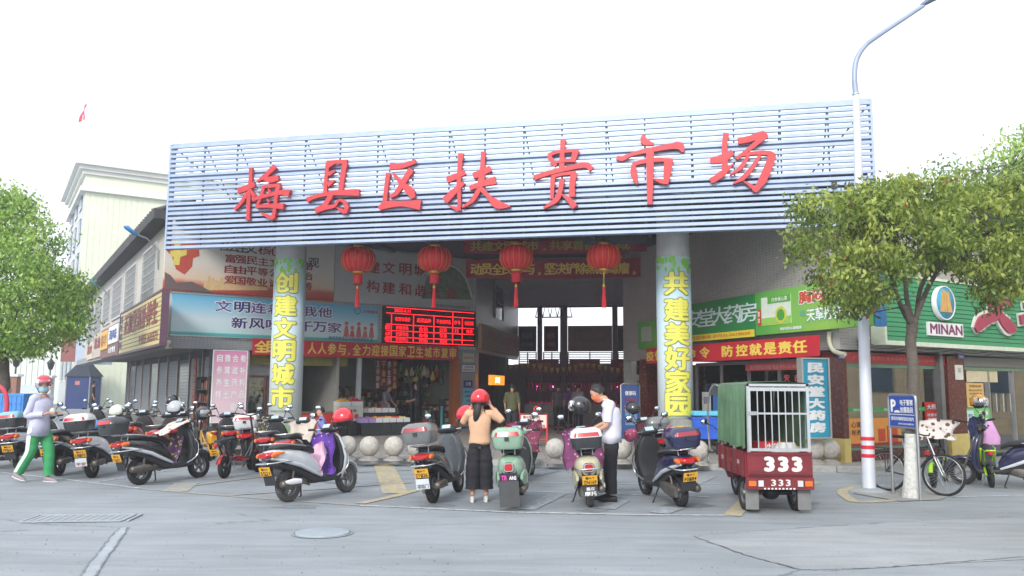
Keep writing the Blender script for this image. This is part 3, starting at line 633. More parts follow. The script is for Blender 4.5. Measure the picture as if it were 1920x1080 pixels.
MB().tube([(a - sB0, -.008, c - wb0) for a, c in arc], .05, 4).build('bridge_print', mat('print_arch', (190, 196, 190), .6), o)
# LED board
ls0, lz1 = PL.shift(-.2).hit(721, 573); _, lz0 = PL.shift(-.2).hit(721, 643); ls1 = PL.shift(-.2).hit(892, 610)[0]
o, wd, h_ = wallboard('led_board', ls0, ls1, lz0, lz1, mat('led_black', (22, 16, 18), .4), 'black LED price board glowing with red tables under the grey billboard', 'LED board', off=-.2, th=.15)
LED = mat('led_red', (255, 24, 40), .5, var=0, emit=1.3)
b = MB(); 
def lline(x0, x1, z0, z1): b.box(x0 * wd, x1 * wd, -.006, 0, z0 * h_, z1 * h_)
for z in (.955, .80, .50, .33, .16, .03): lline(.02, .98, z, z + .02)
for x in (.07, .30, .52, .73, .84): lline(x, x + .008, .05, .80)
lline(.73, .738, .8, .96); b.build('led_lines', LED, o)
text('2022.4.11', .1 * wd, .27 * wd, .85 * h_, .94 * h_, LED, o, bold=.03)
heads = [(.11, .27, '农贸市场价'), (.34, .49, '蔬菜品种'), (.55, .71, '不合格样品'), (.75, .82, '序号'), (.87, .97, '检测日期')]
for a, c, t_ in heads: text(t_, a * wd, c * wd, .60 * h_, .72 * h_, LED, o, bold=.015)
for z, ts in ((.38, ('蔬菜', '农贸市场', '合格', '白菜', '15', '检测')), (.21, ('水果', '农贸市场', '合格', '苹果', '', '')), (.07, ('肉类', '农贸中心', '合格', '猪肉', '', ''))):
    for (a, c), t_ in zip(((.01, .06), (.12, .25), (.36, .46), (.59, .67), (.76, .8), (.89, .96)), ts):
        if t_: text(t_, a * wd, c * wd, (z - .01) * h_, (z + .1) * h_, LED, o, bold=.015)
# red banner under the boards
GOLD = mat('banner_gold', (238, 206, 92), .55, var=.05); BRED = mat('banner_red', (188, 36, 54), .7, var=.12, scale=2, bump=.15, bscale=3)
s0, zt_ = PL.shift(-.22).hit(474, 634); _, zb_ = PL.shift(-.22).hit(474, 665); s1 = PL.shift(-.22).hit(859, 668)[0]
o, wd, h_ = wallboard('banner', s0, s1, zb_, zt_, BRED, 'long red banner with yellow characters over the fruit shop', 'banner', off=-.22, th=.02)
pxs = [486, 508, 530, 552, 569, 586, 606, 628, 647]
for c, px in zip('全民动员，', (490, 511, 533, 552, 566)): x = PL.shift(-.22).hit(px, 650)[0] - s0; text(c, x - (.22 if c != '，' else .05), x + (.22 if c != '，' else .05), h_ * (.14 if c != '，' else .12), h_ * (.88 if c != '，' else .3), GOLD, o, bold=.045)
for c, px in zip('人人参与，全力迎接国家卫生城市复审', (583, 602, 621, 640, 652, 672, 690, 709, 728, 747, 765, 783, 800, 816, 832, 847, 858)):
    _q = PL.shift(-.22); _a, _b = _q.hit(585, 655)[0], _q.hit(849, 655)[0]; _i = (583, 602, 621, 640, 652, 672, 690, 709, 728, 747, 765, 783, 800, 816, 832, 847, 858).index(px); _w = [0, 1, 2, 3, 3.75, 4.6, 5.6, 6.6, 7.6, 8.6, 9.6, 10.6, 11.6, 12.6, 13.6, 14.6, 15.6]; _sp = (_b - _a) / 15.6; x = _a + _sp * _w[_i] - s0; k_ = .09 if c == '，' else _sp * .88; text(c, x - k_ / 2, x + k_ / 2, h_ * .14, h_ * (.3 if c == '，' else .88), GOLD, o, bold=.03)
# ------------------------------------------------------------------ security cameras and wall lamps
def seccam(q, ang, label, left=1):
    t = empty('security_camera', q, ang, label, 'security camera')
    MB().box(-.08, .08, -.03, .0, -.12, .12).build('mount', mat('cream_plastic', (214, 208, 190), .5), t)
    MB().tube([(0, -.03, 0), (-.1 * left, -.15, .03)], .02, 6).build('arm', WHITEP, t)
    MB().lathe([(.001, -.17), (.055, -.16), (.06, .1), (.05, .15), (.001, .16)], 12, 'x', (-.15 * left, -.2, .06)).build('body', WHITEP, t)
s_, z_ = PL.hit(315, 646); seccam(PL.at(s_, z_, -.04), PL.ang, 'white security camera on the left building corner')
BLU = mat('lamp_blue', (52, 128, 190), .35, var=.05)
def walllamp(px, py, hx, hy, P, label):
    s_, z_ = P.hit(px, py); q = P.at(s_, z_, -.03); t = empty('street_lamp', q, 0, label, 'street lamp', 'blue lamps on the side street wall')
    e_ = D(hx, hy, q.y - .5) - q
    d_ = Vector(e_); MB().tube([(0, 0, -.6), (0, -.05, 0), tuple(d_ * .35 + Vector((0, 0, .12))), tuple(d_ * .7)], .03, 8).build('arm', STEEL, t)
    ax = d_.normalized(); b = MB(); b.T = ax.to_track_quat('X', 'Z').to_matrix().to_4x4(); b.T.translation = d_ * .62
    b.loft([(0, 0, 0, .05, .04), (.1, 0, 0, .1, .06), (.45 * d_.length * .5 + .1, 0, .02, .16, .07), (d_.length * .38, 0, 0, .03, .02)], 'x', 10); b.build('lamp_head', BLU, t)
walllamp(300, 470, 232, 424, PS, 'blue street lamp on the wall nearest the big sign')
walllamp(209, 560, 169, 524, PS, 'blue street lamp farther along the side wall, over the tree')
# ================================================================== canopy, columns, sign screen
zT = (PT.hit(320, 283)[1] + PT.hit(1635, 172)[1]) / 2; zB = (PT.hit(308, 468)[1] + PT.hit(1450, 429)[1]) / 2
sL, sR = PT.hit(314, 380)[0], PT.hit(1640, 300)[0]
print('TRUSS', PT.hit(320, 283), PT.hit(1635, 172), PT.hit(308, 468), PT.hit(1450, 429))
SW = sR - sL; SH = zT - zB
scr = empty('market_sign', PT.at(sL, zB), PT.ang, 'huge pale blue slatted screen with seven red calligraphic characters over the market entrance', 'sign')
SLAT = mat('slat_blue_grey', (158, 175, 204), .45, .15, var=.16, scale=2.2); STRUT = mat('strut_grey', (112, 118, 132), .5, .4)
pitch = SH / 22.0
sm = MB().box(0, SW, -.03, .03, 0, pitch * .6, bev=.006).mesh('slat', SLAT)
for i in range(22):
    link('slat', sm, scr, (0, random.uniform(-.004, .004), i * pitch + .01 + (SH - 22 * pitch)), (0, random.uniform(-.0004, .0004), 0))
for zf in (.0, .34, .66, .985): MB().box(.02, SW - .02, .04, .12, zf * SH, zf * SH + .08).build('rail', SLAT, scr)
tops = [320, 378, 440, 503, 568, 634, 705, 772, 840, 907, 980, 1052, 1135, 1208, 1295, 1375, 1463, 1553, 1636]
ROOFC = 6.2
for i, px in enumerate(tops):
    x = min(max(PT.hit(px, 300 - (px - 320) * .08)[0] - sL, .04), SW - .04)
    MB().box(x - .018, x + .018, .125, .17, .0, SH - .01).build('post', STRUT, scr)
    if i % 2 == 0 or i in (1, 17):
        MB().tube([(x, .2, SH - .06), (x + (1.6 if i == 0 else (-1.6 if i == 18 else .05)), 2.0, ROOFC + .15 - zB)], .02, 6).build('brace', STRUT, scr)
        MB().tube([(x, 2.0, ROOFC + .02 - zB), (x, .2, ROOFC + .3 - zB)], .018, 6).build('strut', STRUT, scr)
MB().box(0, .05, -.035, .2, 0, SH).build('end_frame', SLAT, scr); MB().box(SW - .05, SW, -.035, .2, 0, SH).build('end_frame', SLAT, scr)
# characters, brushed stroke by stroke
A_, B_, C_ = (420, 280, 4.8), (810, 240, 5.486), (1130, 220, 5.486)
GLY = {'mei': (A_, [[(265, 175, 28), (260, 300, 30), (245, 430, 34), (240, 620, 26)], [(240, 600, 24), (236, 645, 42)], [(148, 385, 46), (215, 362, 46), (298, 325, 44)], [(235, 400, 34), (180, 490, 28), (120, 552, 26)], [(262, 375, 20), (298, 437, 34)],
    [(482, 165, 44), (400, 245, 38), (322, 302, 14)], [(370, 268, 22), (440, 285, 50), (514, 268, 44)], [(385, 340, 30), (360, 430, 26), (318, 528, 22)], [(380, 348, 26), (525, 336, 30)], [(515, 335, 40), (495, 430, 32), (480, 560, 30), (462, 632, 38)],
    [(470, 632, 30), (410, 608, 28), (352, 580, 8)], [(282, 465, 30), (420, 425, 30), (545, 400, 38), (614, 408, 60)], [(312, 527, 24), (430, 520, 32), (562, 525, 48)], [(425, 368, 8), (446, 402, 26)], [(415, 458, 8), (436, 487, 26)]]),
  'xian': (A_, [[(955, 130, 38), (940, 250, 30), (930, 405, 34)], [(945, 128, 30), (1125, 124, 36)], [(1108, 130, 46), (1086, 260, 42), (1068, 398, 38)], [(958, 235, 40), (1022, 207, 14)], [(952, 330, 50), (1015, 292, 14)], [(955, 165, 40), (1020, 138, 10)],
    [(770, 472, 46), (830, 442, 30), (1000, 405, 38), (1236, 402, 58)], [(985, 420, 46), (930, 510, 40), (850, 562, 50)], [(845, 562, 50), (930, 537, 38), (1015, 520, 30), (1055, 472, 22), (1100, 482, 28), (1125, 530, 36), (1105, 585, 34)], [(1110, 575, 42), (1065, 552, 24), (1036, 535, 6)]]),
  'qu': (A_, [[(1510, 165, 60), (1620, 160, 46), (1740, 120, 34)], [(1702, 190, 54), (1640, 290, 48), (1570, 400, 40), (1510, 438, 26)], [(1540, 232, 20), (1620, 320, 44), (1695, 395, 68), (1720, 450, 30)], [(1495, 225, 38), (1475, 380, 36), (1462, 505, 40)], [(1415, 550, 30), (1470, 512, 64), (1620, 500, 46), (1785, 512, 86)]]),
  'fu': (B_, [[(312, 275, 54), (300, 420, 44), (290, 600, 44), (295, 760, 34), (290, 862, 44)], [(295, 850, 42), (240, 832, 28), (188, 812, 8)], [(168, 548, 64), (260, 512, 58), (352, 466, 56)], [(148, 762, 74), (230, 680, 64), (345, 575, 30)],
    [(542, 258, 44), (535, 400, 46), (520, 560, 66), (500, 640, 46), (430, 755, 46), (328, 828, 14)], [(438, 508, 60), (530, 472, 66), (616, 430, 60)], [(402, 633, 48), (520, 592, 52), (668, 552, 80)], [(525, 640, 50), (600, 722, 44), (690, 800, 84), (818, 820, 10)]]),
  'gui': (B_, [[(1357, 130, 56), (1350, 250, 46), (1342, 425, 58)], [(1212, 292, 46), (1240, 350, 46), (1285, 405, 34)], [(1208, 298, 40), (1300, 262, 34), (1515, 246, 32)], [(1492, 245, 66), (1455, 350, 52)], [(1265, 372, 24), (1380, 352, 32), (1482, 350, 34)],
    [(1060, 527, 50), (1200, 482, 46), (1400, 432, 46), (1585, 397, 56), (1650, 445, 54)], [(1255, 520, 50), (1248, 620, 42), (1245, 742, 32)], [(1238, 520, 36), (1350, 490, 30), (1485, 476, 40)], [(1470, 480, 68), (1450, 600, 58), (1450, 722, 60)],
    [(1348, 538, 52), (1330, 650, 48), (1290, 750, 54), (1158, 838, 20)], [(1345, 698, 12), (1420, 752, 50), (1480, 828, 64)]]),
  'shi': (C_, [[(420, 190, 16), (432, 262, 74), (530, 294, 20)], [(150, 430, 40), (210, 440, 50), (300, 397, 38), (480, 355, 48), (700, 315, 58), (795, 312, 78), (828, 375, 22)], [(322, 505, 46), (325, 600, 66), (358, 698, 24)], [(310, 505, 34), (400, 475, 44), (560, 453, 44), (725, 458, 32)],
    [(680, 452, 92), (670, 560, 80), (652, 700, 50)], [(655, 680, 52), (590, 668, 44), (518, 645, 8)], [(490, 350, 78), (490, 550, 72), (488, 908, 52)]]),
  'chang': (C_, [[(1268, 180, 62), (1250, 330, 54), (1255, 480, 60), (1248, 570, 54)], [(1106, 462, 62), (1230, 440, 84), (1337, 370, 56)], [(1108, 672, 54), (1220, 602, 66), (1345, 488, 8)], [(1390, 262, 66), (1500, 242, 68), (1640, 197, 76), (1678, 235, 40)],
    [(1650, 222, 60), (1530, 320, 48), (1440, 390, 34), (1372, 442, 36)], [(1400, 412, 30), (1560, 385, 38), (1700, 387, 52), (1756, 410, 40)], [(1738, 400, 82), (1710, 500, 84), (1640, 660, 84), (1560, 780, 40)], [(1575, 765, 54), (1510, 712, 34), (1442, 672, 8)],
    [(1495, 408, 34), (1420, 530, 46), (1308, 608, 10)], [(1615, 408, 34), (1530, 540, 48), (1440, 640, 48), (1340, 698, 12)]])}
LRED = mat('letter_red', (190, 36, 48), .45, var=.08, scale=2, coat=.1)
def brush(P, strokes, origin, y0, dep, s0, z0, m, parent, nm='character', kx=1.0):
    b = MB(); ox, oy, sc = origin
    for i, st in enumerate(strokes):
        pts = catmull(st, 5); W = []
        for (x, y, w_) in pts:
            s_, z_ = P.hit(ox + x / sc, oy + y / sc); W.append((s_ - s0, z_ - z0, w_))
        k = (P.hit(ox + st[0][0] / sc + 1, oy + st[0][1] / sc)[0] - P.hit(ox + st[0][0] / sc, oy + st[0][1] / sc)[0]) / sc
        Lp, Rp = [], []
        for j, (x, z, w_) in enumerate(W):
            a = Vector(W[max(j - 1, 0)][:2]); c = Vector(W[min(j + 1, len(W) - 1)][:2]); t = (c - a).normalized(); h_ = w_ * k * .5 * kx
            e_ = .18 * h_ * (1 if j % 3 else -1) * .3
            Lp.append((x - t.y * (h_ + e_), z + t.x * (h_ + e_))); Rp.append((x + t.y * h_, z - t.x * h_))
        yf = y0 - dep - i * .0025; yb = y0 + i * .001; n_ = len(W)
        vs = [(x, yf, z) for x, z in Lp] + [(x, yf, z) for x, z in Rp] + [(x, yb, z) for x, z in Lp] + [(x, yb, z) for x, z in Rp]; fs = []
        for j in range(n_ - 1):
            fs += [(j, j + 1, n_ + j + 1, n_ + j), (2 * n_ + j, 3 * n_ + j, 3 * n_ + j + 1, 2 * n_ + j + 1), (j, 2 * n_ + j, 2 * n_ + j + 1, j + 1), (n_ + j, n_ + j + 1, 3 * n_ + j + 1, 3 * n_ + j)]
        fs += [(0, n_, 3 * n_, 2 * n_), (n_ - 1, 3 * n_ - 1, 4 * n_ - 1, 2 * n_ - 1)]
        b.add(vs, fs, False)
    return b.build(nm, m, parent)
for kx_, (og, sts) in GLY.items(): brush(PT, sts, og, -.05, .09, sL, zB, LRED, scr)
# canopy slab and beams
ca = empty('entrance_canopy', PT.at(sL, 0), 0, 'broad dark canopy roof behind the slatted sign, over the market entrance', 'canopy')
p = [PT.at(sL + .1, 0, .3), PT.at(sR - .1, 0, .3), Vector((12.5, 30, 0)), Vector((12, 42, 0)), Vector((-16, 42, 0)), PS.at(-6, 0, 1)]
n = len(p); b = MB(); b.add([(q.x - ca.location.x, q.y - ca.location.y, ROOFC + .22) for q in p] + [(q.x - ca.location.x, q.y - ca.location.y, ROOFC + .36) for q in p], [tuple(range(n - 1, -1, -1)), tuple(range(n, 2 * n))] + [(i, (i + 1) % n, n + (i + 1) % n, n + i) for i in range(n)])
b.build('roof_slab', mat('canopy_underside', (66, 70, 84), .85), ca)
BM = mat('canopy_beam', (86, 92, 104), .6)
ca2 = Matrix.Translation(PT.at(sL, 0) - ca.location) @ Matrix.Rotation(PT.ang, 4, 'Z')
for back in (.32, 2.2, 4.4, 6.6):
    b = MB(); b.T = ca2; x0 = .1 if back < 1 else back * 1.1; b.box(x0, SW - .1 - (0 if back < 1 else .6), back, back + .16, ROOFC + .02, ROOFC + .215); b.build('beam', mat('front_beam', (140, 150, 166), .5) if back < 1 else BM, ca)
for k in range(9):
    b = MB(); b.T = ca2; x = 1.8 + k * (SW - 3.6) / 8; b.box(x, x + .1, .5, 7.5, ROOFC + .1, ROOFC + .212); b.build('joist', BM, ca)
# columns with wrapped posters
COLM = mat('column_concrete', (178, 182, 184), .75, var=.18, scale=1.8, bump=.15)
POS = ramp_mat('column_poster', [(0, (222, 228, 228)), (.12, (216, 228, 232)), (.5, (208, 226, 234)), (.9, (186, 216, 232)), (1, (186, 220, 218))], 'Z', 0, 4.6, .4)
YEL = mat('poster_yellow', (228, 224, 96), .5, var=.03); OLV = mat('poster_outline', (128, 140, 88), .6); LEAFP = mat('poster_leaf', (120, 190, 70), .5)
def column(px, y, ytop, ychars, ybase, s, r, label, xtop):
    q = D(px, 600, y); c = empty('column', (q.x, q.y, COLZ), 0, label, 'column', 'round columns of the entrance canopy')
    # face the poster towards the road
    ztop = D(px, ytop, y).z - COLZ; zbot = .18
    MB().lathe([(r, 0), (r, ROOFC + .2 - COLZ)], 40).build('shaft', COLM, c)
    MB().lathe([(r + .02, zbot), (r + .021, zbot), (r + .021, ztop), (r + .002, ztop)], 48).build('poster', POS, c)
    face = math.atan2(-q.x, q.y) * .0
    zc = [D(px, yy, y).z - COLZ for yy in ychars]; hh = (zc[0] - zc[1]) * .9
    for ch, z in zip(s, zc):
        text(ch, -.33, .33, z - hh / 2, z + hh / 2, OLV, c, y=-.027, bold=.085, bend=r, name='character_outline', grow=.022)
        text(ch, -.33, .33, z - hh / 2, z + hh / 2, YEL, c, y=-.031, bold=.05, bend=r, name='character')
    zz = D(px, ybase, y).z - COLZ; text('梅州市梅县区市场监督管理局 宣', -.32, .32, zz - .03, zz + .04, OLV, c, y=-.026, bold=.01, bend=r)
    b = MB(); random.seed(int(px))
    for k in range(26):
        a = random.uniform(-1.3, 1.3); z = ztop - random.random() ** 2 * .35 - .03; w_ = random.uniform(.05, .09); R_ = r + .024 + k * .0004
        pts = []
        for t in range(8):
            tt = 2 * PI * t / 8; aa = a + w_ * .6 * math.cos(tt) / r; zz_ = z + w_ * 1.1 * math.sin(tt) * (1.25 if math.sin(tt) < 0 else .8)
            pts.append((R_ * math.sin(aa), -R_ * math.cos(aa), min(zz_, ztop - .002)))
        b.add(pts, [tuple(range(8))])
    b.build('leaf_print', LEAFP, c)
    b = MB()
    for k in range(16):
        a = .35 + random.uniform(-.3, .4); R_ = r + .024 + k * .0004; h_ = random.uniform(.1, .45); aa = a + random.uniform(-.1, .1)
        b.add([(R_ * math.sin(a - .05), -R_ * math.cos(a - .05), zbot + .01), (R_ * math.sin(a + .05), -R_ * math.cos(a + .05), zbot + .01), (R_ * math.sin(aa), -R_ * math.cos(aa), zbot + h_)], [(0, 1, 2)])
    b.build('grass_print', LEAFP, c)
    return c
column(541, 23.4, 488, (533, 576, 617, 659, 702, 744), 771, '创建文明城市', .43, 'left round column with poster of yellow characters beginning 创建文明', 547)
column(1264, 21.0, 484, (535, 583, 628, 673, 716, 758), 785, '共建美好家园', .42, 'right round column with poster of yellow characters beginning 共建美好', 1262)
# lanterns
LANT = mat('lantern_red', (206, 20, 40), .55, var=.08); LGOLD = mat('lantern_gold', (216, 172, 76), .35, .7); TAS = mat('tassel_red', (200, 40, 56), .8)
def lantern(px, y, yt, yc, label, box=True):
    q = D(px, yc, y); t = empty('lantern', q, 0, label, 'lantern', 'red lanterns hung under the sign'); r = 32 * y / FPX; hh = .72
    ztop = D(px, yt, y).z - q.z; zr = r * hh
    b = MB(); n = 72; m_ = 16; rs = []
    for i in range(m_ + 1):
        a = -1.38 + 2.76 * i / m_; rr = r * (.28 + .72 * math.cos(a) ** .75) if abs(a) < 1.5 else .2 * r
        rs.append([((rr * (1 + .035 * abs(math.sin(k * PI / 4)) * math.cos(a))) * math.cos(2 * PI * k / n), (rr * (1 + .035 * abs(math.sin(k * PI / 4)) * math.cos(a))) * math.sin(2 * PI * k / n), zr * math.sin(a) / math.sin(1.38)) for k in range(n)])
    b.rings(rs); b.build('shade', LANT, t)
    b = MB()
    for k in range(18):
        a0 = 2 * PI * (k + .0) / 18; pts = []
        for i in range(11):
            a = -1.2 + 2.4 * i / 10; rr = r * (.28 + .72 * math.cos(a) ** .75) * 1.008; pts.append((rr * math.cos(a0), rr * math.sin(a0), zr * math.sin(a) / math.sin(1.38)))
        b.tube(pts, .006, 4)
    b.build('ribs', LGOLD, t)
    MB().lathe([(r * .34, zr - .02), (r * .38, zr + .03), (r * .34, zr + .07), (r * .1, zr + .09)], 20).build('top_ring', LGOLD, t)
    MB().lathe([(r * .34, -zr + .02), (r * .36, -zr - .03), (r * .3, -zr - .06), (.02, -zr - .07)], 20).build('bottom_ring', LGOLD, t)
    MB().tube([(0, 0, zr + .05), (0, 0, ztop)], .008, 5).build('cord', DARKM, t)
    z = -zr - .07
    if box: MB().lathe([(.12, z - .28), (.13, z - .27), (.13, z - .01), (.1, z)], 16).build('skirt', TAS, t)
    z2 = z - .3; MB().lathe([(.02, z), (.02, z2 - .02), (.05, z2 - .05), (.045, z2 - .1)], 10).build('knot', LGOLD, t)
    b = MB()
    for k in range(9): a = 2 * PI * k / 9; b.tube([(.025 * math.cos(a), .025 * math.sin(a), z2 - .08), (.05 * math.cos(a), .05 * math.sin(a), z2 - .62 - .02 * (k % 2))], .014, 5)
    b.build('tassel', TAS, t)
for a in ((672, 22.9, 450, 487, 'red lantern nearest the left column'), (815, 22.4, 450, 486, 'red lantern second from the left column'), (968, 21.9, 448, 483, 'red lantern third from the left column'), (1132, 21.3, 446, 482, 'red lantern nearest the right column')):
    lantern(*a, box=a[0] != 1132)
# ================================================================== goods and shop interiors
GP = [mat('goods_' + n_, c_, .5, var=.1) for n_, c_ in (('red', (178, 44, 40)), ('orange', (214, 128, 44)), ('yellow', (214, 190, 80)), ('white', (216, 214, 206)), ('green', (84, 128, 66)), ('brown', (120, 84, 60)), ('pink', (206, 130, 150)), ('blue', (70, 104, 160)), ('cream', (200, 180, 140)), ('dark', (58, 50, 48)))]
SHELFM = mat('shelf_metal', (96, 98, 100), .5, .3); WOODD = mat('dark_wood', (84, 60, 46), .6)
def goods(b, x0, x1, z, d, hmax, dens=.11, pal=None):
    x = x0
    while x < x1 - .05:
        w_ = random.uniform(.06, dens + .04); h_ = hmax * random.uniform(.5, .95); b.m = random.choice(pal) if pal else random.randrange(len(GP))
        t = random.random()
        if t < .45: b.box(x, x + w_ * .9, .03, d * .6, z, z + h_)
        elif t < .8: b.lathe([(w_ * .44, z), (w_ * .45, z + h_ * .65), (w_ * .2, z + h_ * .85), (w_ * .18, z + h_)], 8, c=(x + w_ / 2, .12, 0))
        else: b.loft([(z, x + w_ / 2, .12, w_ * .5, .07), (z + h_ * .5, x + w_ / 2, .12, w_ * .48, .09), (z + h_ * .8, x + w_ / 2, .12, w_ * .2, .03), (z + h_ * .9, x + w_ / 2, .12, w_ * .4, .05)], 'z', 8)
        x += w_
def shelf(P, s0, s1, back, z0, z1, n, label, pal=None, d=.4, grp='stocked shelves in the market shops'):
    q = P.at(s0, 0, back); w_ = s1 - s0; t = empty('shelf_unit', q, P.ang, label, 'shelf', grp)
    MB().box(0, .03, 0, d, z0, z1).box(w_ - .03, w_, 0, d, z0, z1).box(.03, w_ - .03, d - .02, d, z0, z1).build('frame', SHELFM, t)
    b = MB()
    for i in range(n):
        z = z0 + .05 + (z1 - z0 - .05) * i / n; bxo('shelf_board', SHELFM, (.032, w_ - .032, 0, d - .022, z - .02, z), t); goods(b, .05, w_ - .05, z + .002, d, (z1 - z0) / n * .8, pal=pal)
    o = b.build('goods', GP, t); o['kind'] = 'stuff'; return t
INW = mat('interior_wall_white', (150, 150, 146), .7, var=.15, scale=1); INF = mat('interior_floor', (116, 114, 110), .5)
# interior shell behind the left shopfront
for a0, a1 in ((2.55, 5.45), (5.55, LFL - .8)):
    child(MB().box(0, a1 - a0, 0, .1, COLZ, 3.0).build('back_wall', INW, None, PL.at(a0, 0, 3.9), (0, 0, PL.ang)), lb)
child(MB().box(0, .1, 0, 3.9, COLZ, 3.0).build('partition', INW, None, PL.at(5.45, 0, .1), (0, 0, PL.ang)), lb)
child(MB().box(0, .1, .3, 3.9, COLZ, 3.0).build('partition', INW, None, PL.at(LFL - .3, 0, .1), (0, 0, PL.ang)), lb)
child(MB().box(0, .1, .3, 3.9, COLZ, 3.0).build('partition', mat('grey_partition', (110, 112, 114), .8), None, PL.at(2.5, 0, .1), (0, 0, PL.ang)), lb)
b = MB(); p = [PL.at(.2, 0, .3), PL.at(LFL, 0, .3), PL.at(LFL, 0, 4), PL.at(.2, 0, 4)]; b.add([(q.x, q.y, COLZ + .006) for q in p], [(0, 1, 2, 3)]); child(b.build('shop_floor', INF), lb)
def fl_s(px, py=760, back=0): return PL.shift(back).hit(px, py)[0]
# steel post between the two shops + shutter boxes
s_ = fl_s(672); o = MB().box(-.07, .07, 0, .12, COLZ, zs).build('post', mat('white_steel_post', (196, 204, 208), .4, .3), None, PL.at(s_, 0, -.02), (0, 0, PL.ang)); child(o, lb)
for a0, a1 in ((fl_s(506), fl_s(668)), (fl_s(676), fl_s(772))):
    o = MB().box(0, a1 - a0, -.05, .2, zs - .1, zs - .01).build('shutter_box', mat('shutter_box_white', (190, 196, 196), .5), None, PL.at(a0, 0, 0), (0, 0, PL.ang)); child(o, lb)
o = MB().box(0, fl_s(858) - fl_s(775), -.05, .2, zs - .12, zs - .01).build('shutter_box', mat('shutter_box_green', (96, 120, 104), .5), None, PL.at(fl_s(775), 0, 0), (0, 0, PL.ang)); child(o, lb)
o = MB().box(0, .3, -.02, .28, COLZ, zs - .13).build('door_jamb', mat('orange_wood', (176, 98, 50), .6), None, PL.at(fl_s(850), 0, .03), (0, 0, PL.ang)); child(o, lb)
o = MB().box(0, fl_s(660) - fl_s(468), .02, .05, zs - .42, zs - .12).build('fascia', mat('yellow_fascia', (156, 146, 70), .6), None, PL.at(fl_s(468), 0, .4), (0, 0, PL.ang)); child(o, lb)
shelf(PL, fl_s(566, 740, 3), fl_s(612, 740, 3), 3.2, COLZ + .1, 2.3, 5, 'tall shelf of jars just right of the left column', [2, 3, 8, 5, 3])
shelf(PL, fl_s(614, 740, 3.3), fl_s(662, 740, 3.3), 3.4, COLZ + .1, 1.7, 4, 'low shelf of bags behind the paper boxes', [3, 5, 8, 3, 9])
shelf(PL, fl_s(742, 740, 3.2), fl_s(790, 740, 3.2), 3.4, COLZ + .1, 2.4, 6, 'dark stocked shelf behind the black-clothed shopper', [0, 5, 9, 3, 8])
shelf(PL, fl_s(792, 740, 2.6), fl_s(846, 740, 2.6), 2.7, COLZ + .1, 2.35, 6, 'packed shelf of colourful bags at the right of the fruit shop', [0, 4, 2, 3, 5, 1])
shelf(PL, fl_s(788, 760, .9), fl_s(826, 760, .9), .9, COLZ + .02, 1.05, 4, 'low rack of packets by the turquoise pole', [0, 3, 1, 5, 2], .35)
shelf(PL, fl_s(830, 760, .8), fl_s(856, 760, .8), .7, COLZ + .02, 1.25, 5, 'low rack of packets beside the orange wood jamb', [0, 3, 6, 5, 3], .35)
shelf(PS, -5.2, -3.0, 1.9, COLZ + .1, 2.0, 4, 'small shelf with red goods in the dark corner shop', [0, 0, 5, 1, 9])
shelf(PL, fl_s(678, 740, 3.3), fl_s(741, 740, 3.3), 3.4, COLZ + .1, 1.6, 4, 'long shelf of bags and boxes behind the stall keeper', [3, 8, 5, 2, 0, 9])
shelf(PL, fl_s(518, 740, 2.4), fl_s(563, 740, 2.4), 2.6, COLZ + .1, 2.2, 5, 'shelf of yellow jars hidden partly by the left column', [2, 3, 8, 5])
shelf(PL, fl_s(800, 760, -.1), fl_s(822, 760, -.1), .2, COLZ + .02, .95, 3, 'front rack of small packets left of the turquoise pole', [0, 3, 1, 5, 2, 4], .35)
b = MB()
for i in range(46):
    px = random.uniform(745, 848); bk_ = random.uniform(1.2, 2.4); s_ = fl_s(px, 700, bk_); z = random.uniform(2.0, 2.5); r_ = random.uniform(.07, .13); b.m = random.choice([0, 3, 8, 5, 4, 2, 9]); b.loft([(z - r_ * 2.2, s_, bk_, r_ * .5, r_ * .5), (z - r_ * 1.5, s_, bk_, r_, r_ * .8), (z, s_, bk_, r_ * .5, r_ * .4), (z + .1, s_, bk_, .02, .02)], 'z', 7)
o = b.build('hanging_goods', GP, None, PL.o, (0, 0, PL.ang)); tag(o, 'bags and packets hung from the ceiling of the fruit shop', 'hanging goods', kind='stuff')
# hanging red vertical banners
q0 = fl_s(703, 700, 2.2)
for i, (s_, mm) in enumerate((('五谷杂粮', WHT), ('干海产', GOLD), ('养生汤', WHT), ('参茸补品', GOLD))):
    q = PL.at(q0 + i * .235, 1.55 + .1 * (i in (1, 2)), 2.2); h_ = 1.15 - .1 * (i in (1, 2))
    o = MB().box(0, .225, 0, .02, 0, h_).build('hanging_banner', mat('hanging_red', (160, 28, 40), .6), None, q, (0, 0, PL.ang))
    tag(o, ['narrow red banner with white characters, first of four in the fruit shop', 'narrow red banner with yellow characters, second of four in the fruit shop', 'narrow red banner with white characters, third of four in the fruit shop', 'narrow red banner with yellow characters, last of four in the fruit shop'][i], 'banner')
    text(s_, .04, .19, .05, h_ - .05, mm, o, y=-.006, bold=.05, vertical=True)
o = MB().box(0, .45, 0, .02, 0, .45).build('red_poster', BRED, None, PL.at(fl_s(802, 697, 2.4), 1.9, 2.4), (0, 0, PL.ang)); tag(o, 'square red poster with gold sign hanging in the fruit shop', 'poster'); text('福', .12, .33, .1, .36, GOLD, o, bold=.04)
